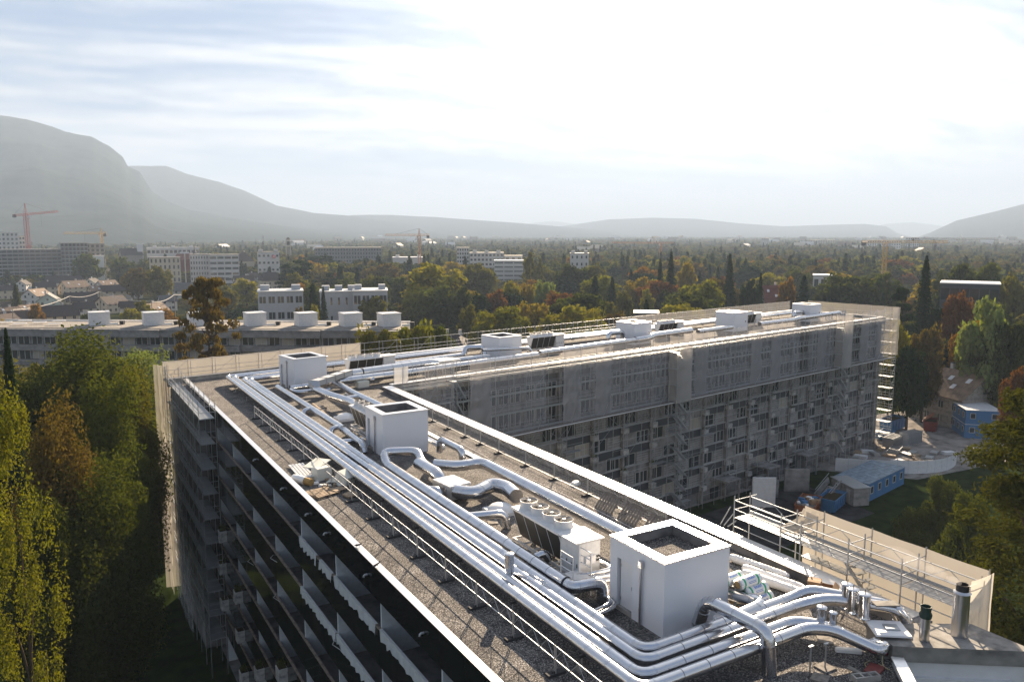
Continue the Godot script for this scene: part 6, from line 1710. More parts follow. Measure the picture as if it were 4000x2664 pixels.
func crown_mesh(kind: String, variant: int, n: int, size: float, asp := 1.0) -> Mesh:
	# fits a box of width 1 and height 1, standing on y = 0
	var key := "crown_%s_%d_%d_%.1f" % [kind, variant, n, asp]
	if cache.has(key): return cache[key]
	rng.seed = hash(key) % 100000
	squash = asp
	var s := Shape.new()
	if kind == "conifer":
		for k in n:
			var t := pow(rng.randf(), 1.25)
			var whorl := floorf(t * 30.0 + rng.randf() * 0.8) / 30.0
			t = lerpf(t, whorl, 0.35)
			var a := rng.randf() * TAU
			var lob := 0.75 + 0.25 * sin(a * 5.0 + whorl * 40.0 + variant) + 0.12 * sin(a * 11.0 + whorl * 17.0)
			var rmax := 0.5 * pow(1.0 - t, 0.85) * lob + 0.012
			var rr := rmax * pow(rng.randf(), 0.5)
			var d := Vector3(cos(a), 0, sin(a))
			var p := d * rr + Vector3(0, t - rr * 0.16, 0)
			leaf(s, p, (Vector3(0, 1, 0) + d * 0.5 + Vector3(rng.randfn(), rng.randfn(), rng.randfn()) * 0.35).normalized(), size * rng.randf_range(0.7, 1.3), tint_of(0.25), 1.4)
	else:
		var lobes := []
		var count := 70
		if kind == "shrub": count = 46
		if kind == "cedar": count = 34
		if kind == "pine": count = 170
		if kind == "sparse": count = 120
		for k in count:
			var d := Vector3(rng.randfn(), rng.randfn(), rng.randfn()).normalized()
			var rad := pow(rng.randf_range(0.15, 1.0), 0.45)
			var c: Vector3
			var lr := rng.randf_range(0.09, 0.17)
			var flat := 0.8
			if kind == "poplar" or kind == "upright":
				var t := rng.randf()
				var a := rng.randf() * TAU
				var w := 0.40 * pow(sin(PI * clampf(t * 0.92 + 0.08, 0, 1)), 0.6)
				c = Vector3(cos(a) * w * rad, t * 0.92 + 0.04, sin(a) * w * rad)
				lr *= 0.75; flat = 0.55
			elif kind == "cedar" or kind == "pine" or kind == "sparse":
				var t := rng.randf_range(0.02, 1.0)
				var tier := roundf(t * 8.0) / 8.0 if kind == "cedar" else roundf(t * 13.0) / 13.0 if kind == "pine" else t
				var a := rng.randf() * TAU
				var w := 0.46 * (1.0 - pow(tier, 2.2) * 0.75) * (0.75 + 0.25 * sin(tier * 30.0 + a))
				if kind == "sparse": w = 0.48 * (1.0 - pow(tier, 3.0) * 0.7) * (0.35 + 0.65 * absf(sin(a * 2.0 + tier * 9.0)))
				c = Vector3(cos(a) * w * rad, clampf(tier, 0.04, 0.94), sin(a) * w * rad)
				lr = rng.randf_range(0.08, 0.16) * (0.6 if kind == "sparse" else 1.0); flat = 0.32 if kind != "pine" else 0.26
			else:
				c = Vector3(d.x * 0.40 * rad, 0.5 + d.y * 0.42 * rad, d.z * 0.40 * rad)
				if c.y < 0.35: c.y = lerpf(c.y, 0.35, 0.4)
				if kind == "shrub": c.y = absf(d.y) * 0.78 * rad + 0.08
			lobes.append([c, lr, flat])
		for k in n:
			var L: Array = lobes[k % count]
			var d := Vector3(rng.randfn(), rng.randfn() + 0.25, rng.randfn()).normalized()
			var rr: float = L[1] * pow(rng.randf(), 0.33) * (1.0 + 0.25 * sin(d.x * 9.0 + k % count) * sin(d.z * 8.0))
			var p: Vector3 = L[0] + Vector3(d.x, d.y * L[2], d.z) * rr
			p.y = clampf(p.y, 0.0, 1.0)
			var nn := (d + Vector3(rng.randfn(), rng.randfn(), rng.randfn()) * 0.55).normalized()
			leaf(s, p, nn, size * rng.randf_range(0.6, 1.35), tint_of(0.28), 1.0 if kind != "pine" else 1.7)
	squash = 1.0
	cache[key] = s.mesh()
	return cache[key]

func trunk_mesh(kind: String) -> Mesh:
	# width 1 and height 1 like the crown, but measured over the whole tree
	var key := "trunk_" + kind
	if cache.has(key): return cache[key]
	rng.seed = 99
	var s := Shape.new()
	var top := 0.97 if kind in ["conifer", "sparse", "pine", "cedar"] else 0.8
	var path := []
	for k in 8:
		var t := k / 7.0
		path.append(Vector3(0.012 * sin(t * 7.0), t * top, 0.012 * cos(t * 6.0)))
	s.tube(path, 0.035 if kind != "sparse" else 0.028, 8, true, 0.006)
	var limbs := 9 if kind != "sparse" else 26
	for k in limbs:
		var t := lerpf(0.25, 0.85, (k + rng.randf()) / limbs)
		var a := k * 2.4 + rng.randf()
		var L := 0.36 * (1.1 - t)
		var d := Vector3(cos(a), 0, sin(a))
		var p := Vector3(0, t * top, 0)
		var lift := 0.10 if kind not in ["conifer", "sparse", "cedar"] else 0.0
		s.tube([p, p + d * L * 0.5 + Vector3(0, lift * 0.7, 0), p + d * L + Vector3(0, lift + 0.02, 0)], 0.012, 5, true, 0.003)
	cache[key] = s.mesh()
	return cache[key]

func tree(kind: String, color: String, label: String, at: Vector3, h: float, w: float, dist: float, group := "") -> void:
	var lod := 0 if dist < 112 else 1 if dist < 245 else 2 if dist < 540 else 3
	var n: int = [36000, 9000, 3400, 1100][lod]
	var size: float = [0.0135, 0.027, 0.046, 0.078][lod]
	if kind == "pine": n = 44000; size = 0.0085
	if kind == "sparse": n = 9000; size = 0.017
	if kind == "upright": n = 22000; size = 0.014
	if kind == "conifer" or kind == "cedar": size *= 0.85
	var called: String = {"broad": "broadleaf_tree", "conifer": "conifer_tree", "poplar": "poplar_tree", "upright": "slender_tree", "cedar": "cedar_tree", "sparse": "bare_cedar_tree", "pine": "pine_tree", "shrub": "shrub"}[kind]
	var vrs: int = 3 if kind == "broad" and lod > 0 else 2
	var o := thing(called, label, "tree" if kind != "shrub" else "shrub", at, fmod(at.x * 1.7 + at.z * 0.9, TAU), group)
	var base: float = {"broad": 0.16 if lod == 0 else 0.04, "conifer": 0.05, "poplar": 0.05, "upright": 0.04, "cedar": 0.12, "sparse": 0.12, "pine": 0.18, "shrub": 0.0}[kind]
	part(o, "trunk", trunk_mesh(kind), M.bark, Transform3D(Basis.from_scale(Vector3(w, h, w)), Vector3(0, -0.1, 0)))
	var k := absi(int(at.x * 3.0 + at.z * 5.0)) % vrs
	part(o, "crown", crown_mesh(kind, k, n, size, 0.2 if kind == "upright" else 0.5 if (lod == 0 or kind in ["poplar", "conifer"]) and kind != "shrub" else 1.0), M["leaf_" + color], Transform3D(Basis.from_scale(Vector3(w * 1.06, h * (1.0 - base) * (1.06 if lod == 0 else 1.0), w * 1.06)), Vector3(0, h * base, 0)))

func woods() -> void:
	var planted := []
	for t in [
		[-2.18, 40, 30.6, 3.3, "upright", "olive2", "tall slender tree with yellow-green leaves at the edge of the dark grove"],
		[-2.04, 72, 28.6, 4.5, "conifer", "dark", "dark spruce standing beside the slender yellow-green tree"],
		[2.17, 88, 27.8, 10.8, "broad", "green", "large green maple in the grove, its crown hiding part of the grey apartment block"],
		[5.67, 98, 24.4, 6.1, "broad", "pale", "pale silvery-green tree next to the netted scaffold corner"],
		[4.53, 76, 25.8, 4.2, "broad", "olive", "maple with orange-yellow tinged crown beside the netted scaffold corner"],
		[3.00, 70, 26.1, 5.7, "broad", "green", "rounded green maple in the middle of the grove"],
		[0.09, 58, 26.5, 4.4, "broad", "brown", "brownish thin-leaved tree behind the slender yellow-green tree"],
		[-0.96, 82, 24.6, 6.8, "broad", "green2", "dark leafy tree between the spruce and the large green maple"],
		[3.29, 60, 22.3, 4.4, "broad", "green", "low leafy tree at the foot of the netted scaffold corner"],
		[1.61, 56, 22.7, 5.4, "broad", "green2", "low leafy tree in the shade at the heart of the grove"],
		[-0.82, 52, 22.1, 4.4, "broad", "green2", "shaded tree at the foot of the slender yellow-green tree"],
		[9.55, 128, 31.8, 11.5, "sparse", "brown", "tall half-bare cedar in front of the grey apartment block"],
		[11.77, 118, 21.5, 4.7, "shrub", "yel", "small yellow-green tree top rising beside the half-bare cedar"],
		[14.24, 120, 21.4, 4.1, "shrub", "yel", "yellow-green bush top just above the beige net"],
		[8.35, 122, 21.7, 5.5, "shrub", "olive", "olive bush at the foot of the half-bare cedar"],
		[16.68, 132, 20.5, 7.9, "shrub", "rust", "rust-red round tree in front of the grey apartment block"],
		[21.08, 142, 22.5, 10.4, "broad", "olive", "yellow-green tree covering the end of the grey apartment block"],
		[23.27, 147, 22.5, 10.8, "broad", "olive2", "large yellow-green tree beside the green-shuttered house"],
		[25.10, 150, 21.9, 9.2, "broad", "green", "green tree between the yellow-green tree and the green-shuttered house"],
		[25.15, 340, 26.3, 29.0, "broad", "yel", "huge round golden plane tree rising above its neighbours"],
		[15.91, 470, 22.5, 21.8, "cedar", "dark", "broad dark cedar beside the church tower"],
		[14.79, 480, 20.1, 13.3, "cedar", "dark", "dark pine next to the broad dark cedar"],
		[17.79, 430, 17.0, 14.8, "cedar", "dark", "flat-topped dark cedar behind the metal-clad school"],
		[20.53, 420, 17.9, 13.3, "broad", "olive", "round olive tree behind the metal-clad school"],
		[19.65, 450, 18.3, 11.3, "conifer", "dark", "pointed dark conifer behind the metal-clad school"],
		[21.51, 410, 16.4, 13.0, "broad", "dark", "dark round tree between the school and the golden plane tree"],
		[22.59, 400, 16.9, 11.4, "broad", "green", "green tree touching the golden plane tree"],
		[16.58, 285, 20.2, 9.8, "conifer", "dark", "dark pine standing in front of the metal-clad school"],
		[17.27, 288, 18.7, 5.4, "conifer", "dark", "slim dark pine in front of the metal-clad school"],
		[20.73, 300, 15.0, 12.2, "broad", "olive", "broad green tree in front of the school's white-framed wing"],
		[16.59, 262, 15.8, 4.3, "broad", "yel", "small bright yellow tree in front of the school"],
		[15.63, 265, 14.7, 5.1, "broad", "brown", "small brown tree in front of the school"],
		[18.84, 600, 8.8, 22.6, "cedar", "dark", "spreading dark cedar before the long grey hotel"],
		[17.13, 640, 19.9, 51.7, "cedar", "dark", "row-like dark cedar screening the long grey hotel"],
		[20.29, 650, 17.4, 14.3, "cedar", "dark", "dark pine at the end of the long grey hotel"],
		[14.97, 340, 12.5, 11.6, "broad", "green", "green garden tree beside the school's flat roof"],
		[12.15, 420, 16.1, 14.1, "broad", "yel", "pale yellow tree among the village roofs"],
		[10.81, 380, 14.8, 11.5, "broad", "olive", "olive tree behind the half-bare cedar"],
		[13.46, 330, 16.5, 12.2, "conifer", "dark", "dark fir beside the school's glazed corner"],
		[6.75, 470, 21.3, 15.1, "broad", "olive", "round olive tree in front of the white apartment row"],
		[5.45, 490, 19.3, 17.0, "broad", "brown", "copper-brown beech among the village houses"],
		[4.67, 640, 21.3, 20.2, "broad", "green", "dark green tree below the church spire"],
		[2.64, 660, 22.9, 24.2, "broad", "green", "group-forming dark tree by the tower under construction"],
		[5.71, 330, 12.8, 8.7, "broad", "olive", "golden olive tree next to the steep-gabled house"],
		[6.92, 300, 13.0, 9.7, "broad", "orange", "orange-brown tree in front of the steep-gabled house"],
		[4.93, 310, 12.6, 8.1, "broad", "yel", "yellow tree at the garden wall by the steep-gabled house"],
		[2.41, 300, 12.6, 5.1, "broad", "green", "dark green garden tree in front of the dark-roofed house"],
		[-1.35, 400, 16.0, 7.6, "conifer", "green2", "green fir between the village houses"],
		[-0.35, 330, 14.1, 5.5, "broad", "orange", "orange bush-like tree beside the white gabled house"],
		[-2.02, 290, 12.2, 4.7, "broad", "gold", "golden shrub at the edge of the flat grey roof"],
		[28.26, 420, 23.0, 20.1, "broad", "olive", "olive-green tree beyond the golden plane tree"],
		[31.93, 440, 27.2, 9.8, "poplar", "olive", "tall columnar poplar above the wooded belt"],
		[32.67, 450, 23.4, 5.8, "poplar", "olive", "shorter columnar poplar beside the tall one"],
		[30.65, 330, 18.9, 8.5, "broad", "yel", "yellow-green tree below the poplars"],
		[31.79, 325, 19.0, 7.3, "broad", "gold", "golden tree below the poplars"],
		[33.00, 320, 20.5, 9.7, "broad", "pale", "light green tree below the poplars"],
		[29.45, 300, 17.5, 9.6, "broad", "rust", "reddish-brown tree near the golden plane tree"],
		[28.28, 290, 17.3, 9.3, "broad", "dark", "dark round tree near the golden plane tree"],
		[30.00, 222, 18.1, 18.6, "broad", "olive2", "big green tree with a golden top beside the green-shuttered house"],
		[28.61, 230, 15.9, 8.2, "broad", "olive", "olive tree behind the green-shuttered house"],
		[26.96, 300, 18.5, 10.6, "broad", "green2", "green tree at the foot of the golden plane tree"],
		[27.50, 262, 15.0, 7.6, "broad", "olive", "yellow-tinged tree behind the dark hipped roof"],
		[32.13, 255, 17.2, 12.3, "broad", "gold", "orange-gold tree behind the scaffold handrails"],
		[34.15, 290, 18.0, 14.0, "broad", "rust", "russet tree behind the scaffold handrails"],
		[35.29, 270, 17.0, 6.9, "broad", "green", "green-grey tree next to the russet tree"],
		[36.61, 320, 20.6, 12.0, "conifer", "dark", "dark spruce in a pair beyond the roof"],
		[37.83, 318, 20.0, 9.6, "conifer", "dark", "second dark spruce of the pair beyond the roof"],
		[35.05, 420, 23.0, 21.4, "broad", "green2", "large mid-green tree behind the russet tree"],
		[36.36, 430, 23.0, 17.8, "broad", "olive", "large olive tree behind the spruce pair"],
		[36.00, 235, 15.4, 10.6, "broad", "green", "clipped green tree behind the far handrail"],
		[37.87, 232, 15.8, 9.3, "broad", "brown", "brownish clipped tree behind the far handrail"],
		[33.24, 228, 15.4, 7.4, "broad", "yel", "yellow-green shrub tree behind the far handrail"],
		[40.34, 330, 15.8, 6.3, "broad", "yel", "small round yellow-green tree by the pale road"],
		[38.65, 310, 16.1, 7.4, "broad", "olive", "olive tree beside the spruce pair"],
		[41.18, 380, 25.8, 7.9, "conifer", "dark", "tall dark conifer beside the giant one"],
		[41.92, 372, 29.0, 9.6, "conifer", "dark", "giant dark conifer in the middle of the wooded belt"],
		[43.05, 400, 26.5, 10.0, "broad", "gold", "light golden tree behind the giant dark conifer"],
		[43.95, 300, 21.8, 18.7, "broad", "olive2", "broad light green tree behind the roof boxes"],
		[42.48, 300, 17.0, 11.3, "broad", "green", "green tree in the shade of the giant dark conifer"],
		[45.92, 330, 29.2, 9.2, "conifer", "dark", "tall ragged dark fir behind the roof boxes"],
		[47.30, 300, 22.1, 8.3, "broad", "dark", "dark tree beside the red tiled mansion"],
		[48.00, 290, 23.7, 5.9, "conifer", "dark", "dark conifer beside the red tiled mansion"],
		[49.71, 320, 22.4, 7.4, "broad", "orange", "orange tree beside the red tiled mansion"],
		[50.81, 310, 22.3, 11.2, "conifer", "dark", "spreading dark spruce behind the last roof box"],
		[53.47, 330, 24.1, 23.4, "broad", "green2", "wide dark green tree below the yellow crane"],
		[55.48, 335, 23.6, 16.6, "broad", "green", "dense green tree below the yellow crane"],
		[58.09, 235, 31.7, 10.0, "conifer", "dark", "giant dark sequoia behind the end of the far wing"],
		[56.89, 225, 24.1, 8.4, "cedar", "dark", "layered dark cedar at the foot of the giant sequoia"],
		[59.99, 225, 24.9, 9.5, "broad", "rust", "orange-brown tree in front of the flat-roofed villa"],
		[61.73, 180, 26.5, 10.9, "broad", "pale", "bright pale-green tree catching the sun"],
		[59.81, 330, 28.0, 16.6, "broad", "green2", "dark green tree behind the flat-roofed villa"],
		[61.33, 340, 28.1, 16.8, "broad", "green", "green tree of the tall hedge behind the villa"],
		[62.70, 300, 27.2, 13.0, "broad", "olive", "olive tree beside the flat-roofed villa"],
		[56.76, 172, 22.3, 5.5, "broad", "yel", "yellow-green tree at the far corner of the scaffolded wing"],
		[58.41, 176, 20.7, 7.6, "broad", "brown", "brown-tinged tree behind the tile-roofed house"],
		[60.81, 185, 21.3, 7.8, "broad", "orange", "orange and green tree behind the tile-roofed house"],
		[62.83, 178, 22.7, 9.7, "broad", "green2", "dark green tree behind the brick hall"],
		[57.54, 165, 17.7, 7.6, "broad", "dark", "dark tree beside the end scaffold"],
		[59.27, 190, 16.1, 9.2, "broad", "dark", "dark tree behind the tile-roofed house's chimneys"],
		[61.67, 192, 15.9, 10.7, "broad", "green2", "shaded tree behind the brick hall"],
		[56.41, 172, 13.1, 5.5, "broad", "green", "low tree next to the end scaffold"],
		[63.57, 150, 17.6, 5.3, "broad", "rust", "russet bush-like tree in front of the brick hall"],
		[65.12, 58, 27.4, 12.9, "pine", "pine", "big pine with sunlit golden-green needles beside the blue cabins"],
		[60.81, 235, 21.0, 13.1, "broad", "green2", "dark green tree in front of the flat-roofed villa"],
		[59.42, 230, 20.2, 9.8, "broad", "dark", "dark tree below the flat-roofed villa"],
		[-1.68, 112, 22.6, 9.2, "broad", "green2", "deep green tree in front of the grey apartment block, beside the spruce"],
		[-2.91, 104, 22.7, 8.5, "broad", "olive", "olive tree at the very edge of the grove behind the spruce"],
		[0.93, 115, 21.9, 8.5, "broad", "green", "broad green tree top against the grey apartment block's lower storeys"],
		[7.04, 112, 21.5, 5.0, "broad", "orange", "yellow-orange tree rising behind the scaffold corner"],
		[4.12, 110, 22.0, 6.4, "broad", "olive2", "yellow-green tree between the maple and the silvery tree"],
		[10.59, 118, 20.6, 6.1, "shrub", "olive2", "low yellow-green tree top above the beige net"],
		[-0.28, 122, 22.4, 8.2, "broad", "olive", "olive-green tree against the grey apartment block's windows"],
		[-3.23, 125, 21.8, 8.8, "broad", "green", "green tree at the end of the grey apartment block's long side"],
		[7.67, 120, 20.1, 4.7, "broad", "yel", "yellow tree beside the foot of the half-bare cedar"],
		[12.76, 122, 20.0, 5.7, "shrub", "olive", "olive bush between two yellow-green ones above the beige net"],
		[52.00, 395, 16.3, 17.7, "broad", "green2", "deep green tree in front of the small white villa"],
		[62.02, 240, 21.9, 9.9, "broad", "green", "tall green tree at the end of the flat-roofed villa"],
		[59.98, 100, 10.9, 4.9, "shrub", "green", "dark shrub beside the blue roofed cabin"],
		[61.59, 88, 13.7, 6.5, "shrub", "green", "large dark shrub under the big pine"],
		[58.63, 98, 7.8, 5.5, "shrub", "green", "low dark hedge bush below the blue roofed cabin"],
	]:
		var p := pol(t[0], t[1])
		var w: float = t[3]
		if t[1] < 112 and t[4] == "broad": w *= 1.45
		if t[4] == "upright": w *= 1.15
		tree(t[4], t[5], t[6], p, t[2], w, t[1])
		planted.append([p, w * 0.5])
	# the rest of the wooded belt: each tree its own thing, alike ones share their label
	var cols := ["green", "green2", "olive", "olive2", "dark", "gold", "brown", "orange", "yel", "rust"]
	var adj := {"green": "mid-green", "green2": "deep green", "olive": "olive", "olive2": "yellowish green", "dark": "very dark", "gold": "golden", "brown": "brownish", "orange": "orange-tinged", "yel": "pale yellow-green", "rust": "russet"}
	var g := RandomNumberGenerator.new(); g.seed = 21
	var made := 0
	var tries := 0
	while made < 250 and tries < 14000:
		tries += 1
		var b := g.randf_range(-4.0, 65.0)
		var d := 205.0 + 560.0 * pow(g.randf(), 0.8)
		var suburb := b < 14.0
		if suburb and d < 285: continue
		if b < 46.0 and b > 14.0 and d < 215: continue
		var h := g.randf_range(12.0, 20.0)
		if suburb: h = g.randf_range(5.0, 9.0) if d < 640 else g.randf_range(10.0, 18.0)
		var con := g.randf() < 0.14
		var w := h * g.randf_range(0.85, 1.2) if not con else h * 0.45
		var p := pol(b, d)
		var ok := true
		for q in taken:
			if p.distance_to(q[0]) < q[1] + w * 0.5: ok = false
		for q in planted:
			if p.distance_to(q[0]) < (q[1] + w * 0.5) * 0.62: ok = false
		# keep sight lines to the houses and buildings
		for q in taken:
			var qb := rad_to_deg(atan2(q[0].x, -q[0].z))
			if d < q[0].length() and absf(qb - b) < rad_to_deg((q[1] * 0.8 + w * 0.5) / d) * 0.9 and q[0].length() - d < 160 and h > 4.0: ok = false
		if not ok: continue
		var c: String = cols[int(pow(g.randf(), 1.3) * cols.size())] if not con else "dark"
		tree("broad" if not con else "conifer", c, ("%s broadleaf tree in the wooded suburb" % adj[c]) if not con else "dark conifer in the wooded suburb", p, h, w, d, ("%s trees of the wooded suburb" % adj[c]) if not con else "dark conifers of the wooded suburb")
		planted.append([p, w * 0.5])
		made += 1
	# far woodland that reads as one mass
	for kind in 3:
		var mm := MultiMesh.new()
		mm.transform_format = MultiMesh.TRANSFORM_3D
		mm.use_colors = true
		mm.mesh = crown_mesh("conifer" if kind == 1 else "shrub", 5 + kind, [420, 420, 900][kind], [0.125, 0.09, 0.07][kind])
		var n: int = [26000, 2000, 4600][kind]
		var xf := []
		var cc := []
		var palette := [Color(0.072, 0.082, 0.020), Color(0.050, 0.062, 0.018), Color(0.100, 0.095, 0.022), Color(0.110, 0.094, 0.024), Color(0.10, 0.074, 0.024), Color(0.03, 0.042, 0.02)]
		var far_taken := []
		for q in taken:
			if q[0].length() > 400.0 or kind == 2: far_taken.append([q[0], q[1], q[0].length()])
		var k := 0
		while k < n:
			var d := 560.0 + 4600.0 * pow(g.randf(), 1.6)
			var b := g.randf_range(-6.0, 67.0)
			if kind == 2:
				d = 190.0 + 420.0 * sqrt(g.randf())
				if b > 62.0: d = maxf(d, 230.0)
			var p := pol(b, d)
			k += 1
			if b < 13.0 and d < 640.0 and (kind != 2 or d < 300.0 or g.randf() < 0.55): continue
			if kind == 2 and b < 20.0 and d < 250.0: continue
			# small clearings
			if sin(p.x * 0.013) * sin(p.z * 0.011 + 1.3) > 0.8: continue
			var w := g.randf_range(13.0, 23.0) * (1.0 + d / 3000.0)
			var h := g.randf_range(9.0, 18.0)
			if kind == 1:
				w = g.randf_range(8.0, 13.0); h = g.randf_range(12.0, 22.0)
			if kind == 2:
				w = g.randf_range(8.0, 13.0); h = g.randf_range(4.0, 8.0) if b > 14.0 else g.randf_range(2.0, 4.0)
			var bad := false
			for q in far_taken:
				if p.distance_to(q[0]) < q[1] + w * 0.4: bad = true; break
				if d < q[2] and q[2] - d < 130.0 and p.normalized().dot(q[0].normalized()) > cos((q[1] * 0.8 + w * 0.4) / d): h *= 0.55
			if bad: continue
			xf.append(Transform3D(Basis(Vector3.UP, g.randf() * TAU) * Basis.from_scale(Vector3(w, h, w)), p))
			var col: Color = palette[int(g.randf() * 6.0) % 6] if kind != 1 else palette[5]
			cc.append(col * g.randf_range(0.75, 1.25))
		mm.instance_count = xf.size()
		for j in xf.size():
			mm.set_instance_transform(j, xf[j]); mm.set_instance_color(j, cc[j])
		var o := MultiMeshInstance3D.new()
		o.name = ["distant_woodland", "distant_conifer_woodland", "undergrowth"][kind]
		o.multimesh = mm
		var lm: StandardMaterial3D = M.leaf_green.duplicate()
		lm.albedo_color = Color.WHITE
		o.material_override = lm
		add_child(o)
		tag(o, ["hazy mass of woodland stretching to the foot of the hills", "scattered dark conifer tops in the distant woodland", "hedges and low bushes filling the gaps between gardens and trees"][kind], "woodland")
		o.set_meta("kind", "stuff")
	# houses scattered through the far plain
	var hm := Shape.new()
	hm.box(Vector3(-0.5, 0, -0.5), Vector3(0.5, 0.6, 0.5))
	hm.quad(Vector3(-0.55, 0.58, 0.55), Vector3(-0.55, 1.0, 0), Vector3(0.55, 1.0, 0), Vector3(0.55, 0.58, 0.55))
	hm.quad(Vector3(0.55, 0.58, -0.55), Vector3(0.55, 1.0, 0), Vector3(-0.55, 1.0, 0), Vector3(-0.55, 0.58, -0.55))
	var hmesh := hm.mesh()
	for k in 90:
		var d := g.randf_range(1100.0, 4200.0)
		var b := g.randf_range(-3.0, 64.0)
		var o := thing("distant_house", "tiny pale house in the hazy woodland towards the hills", "house", pol(b, d, 5.0 + d * 0.003), g.randf() * TAU, "tiny houses in the distant plain")
		part(o, "body", hmesh, [M.house_white, M.house_cream, M.tile_tan][k % 3], Transform3D(Basis.from_scale(Vector3(g.randf_range(14, 34), g.randf_range(9, 13), 12)), Vector3.ZERO))

func text_mesh(txt: String, size: float, depth := 0.002) -> TextMesh:
	var t := TextMesh.new()
	var f := SystemFont.new()
	f.font_names = PackedStringArray(["Droid Sans"])
	f.font_weight = 700
	t.font = f; t.text = txt; t.font_size = 32; t.pixel_size = size / 32.0; t.depth = depth
	return t

func pallet(label: String, at: Vector3, basis: Basis, w := 1.2, d := 0.9, m: Material = M.timber) -> void:
	var o := thing("pallet", label, "pallet", at)
	o.basis = basis
	var n := 7
	for k in n: bx(o, "slat", m, Vector3(0, 0.12, -d / 2 + (k + 0.5) * d / n), Vector3(w, 0.022, d / n * 0.68))
	for k in 3:
		bx(o, "bearer", m, Vector3(-w / 2 + 0.06 + k * (w / 2 - 0.06), 0.06, 0), Vector3(0.1, 0.09, d))

func long_roll(label: String, a: Vector3, b: Vector3, r: float, word: String, roll_turn: float) -> void:
	var o := thing("membrane_roll", label, "roll", a, 0, "white membrane rolls")
	var d := b - a
	var y := d.normalized()
	var s := Shape.new()
	var pts := []
	var f := FastNoiseLite.new(); f.seed = int(a.x * 10); f.frequency = 1.6
	var L := d.length()
	var x := y.cross(Vector3.UP).normalized()
	var u := x.cross(y)
	for k in 25:
		var t := k / 24.0
		var rr := r * (1.0 - 0.25 * pow(absf(t - 0.5) * 2.0, 14.0)) * (1.0 + 0.05 * f.get_noise_1d(t * 9.0))
		var at := s.ring(d * t, x, y.cross(x), rr, 18)
		if k > 0: s.skin(at - 18, at, 18)
	for e in 2:
		var rim := e * 24 * 18
		var c := s.v.size()
		s.v.append(d * (1.03 if e == 1 else -0.03)); s.n.append(y if e == 1 else -y)
		for j in 18:
			var q := (j + 1) % 18
			s.i.append(c); s.i.append(rim + (j if e == 0 else q)); s.i.append(rim + (q if e == 0 else j))
	part(o, "wrapping", s.mesh(), M.plastic_white)
	if word:
		var up := (u * cos(roll_turn) - x * sin(roll_turn)).normalized()
		var side := up.cross(y) * -1.0
		for k in 2:
			part(o, "lettering", text_mesh(word, 0.30), M.black_print, Transform3D(Basis(y, -side if side.dot(Vector3.UP) < 0 else side, up), d * (0.28 + 0.5 * k) + up * (r + 0.012)))

func wool_roll(label: String, at: Vector3, dir: float, L := 1.2, r := 0.24) -> void:
	# insulation roll in white film with green bands and blue print
	var o := thing("insulation_roll", label, "roll", at, dir, "insulation rolls in white film")
	var s := Shape.new()
	s.tube([Vector3(-L / 2, 0, 0), Vector3(L / 2, 0, 0)], r, 24, false)
	part(o, "film", s.mesh(), M.plastic_white)
	for e in [-1.0, 1.0]:
		var c := Shape.new()
		c.tube([Vector3(e * (L / 2 - 0.004), 0, 0), Vector3(e * L / 2, 0, 0)], r * 0.66, 20)
		part(o, "wool_core", c.mesh(), M.wool)
		c = Shape.new()
		var k0 := c.ring(Vector3(e * L / 2, 0, 0), Vector3.UP, Vector3.BACK * e, r, 24)
		var k1 := c.ring(Vector3(e * (L / 2 + 0.012), 0, 0), Vector3.UP, Vector3.BACK * e, r * 0.62, 24)
		c.skin(k0, k1, 24)
		part(o, "film_lip", c.mesh(), M.plastic_white)
		c = Shape.new()
		c.tube([Vector3(e * (L / 2 - 0.26), 0, 0), Vector3(e * (L / 2 - 0.17), 0, 0)], r + 0.006, 24)
		part(o, "green_band", c.mesh(), M.green_band)
	var ang := -0.75
	var up := Vector3(0, cos(ang), -sin(ang))
	var t1 := part(o, "lettering", text_mesh("knauf", 0.16), M.blue_print, Transform3D(Basis(Vector3.RIGHT, up.cross(Vector3.RIGHT), up), up * (r + 0.01) + Vector3(-0.05, 0, 0)))
	t1.position = up * (r + 0.012) + Vector3(-0.02, 0.05, 0)
	for k in 2:
		var a2 := ang - 0.45 - 0.22 * k
		var u2 := Vector3(0, cos(a2), -sin(a2))
		part(o, "print_line", unit_box(), M.blue_print, Transform3D(Basis(Vector3.RIGHT * 0.42, u2.cross(Vector3.RIGHT) * 0.02, u2 * 0.006), u2 * (r + 0.004) + Vector3(0.02, 0, 0)))

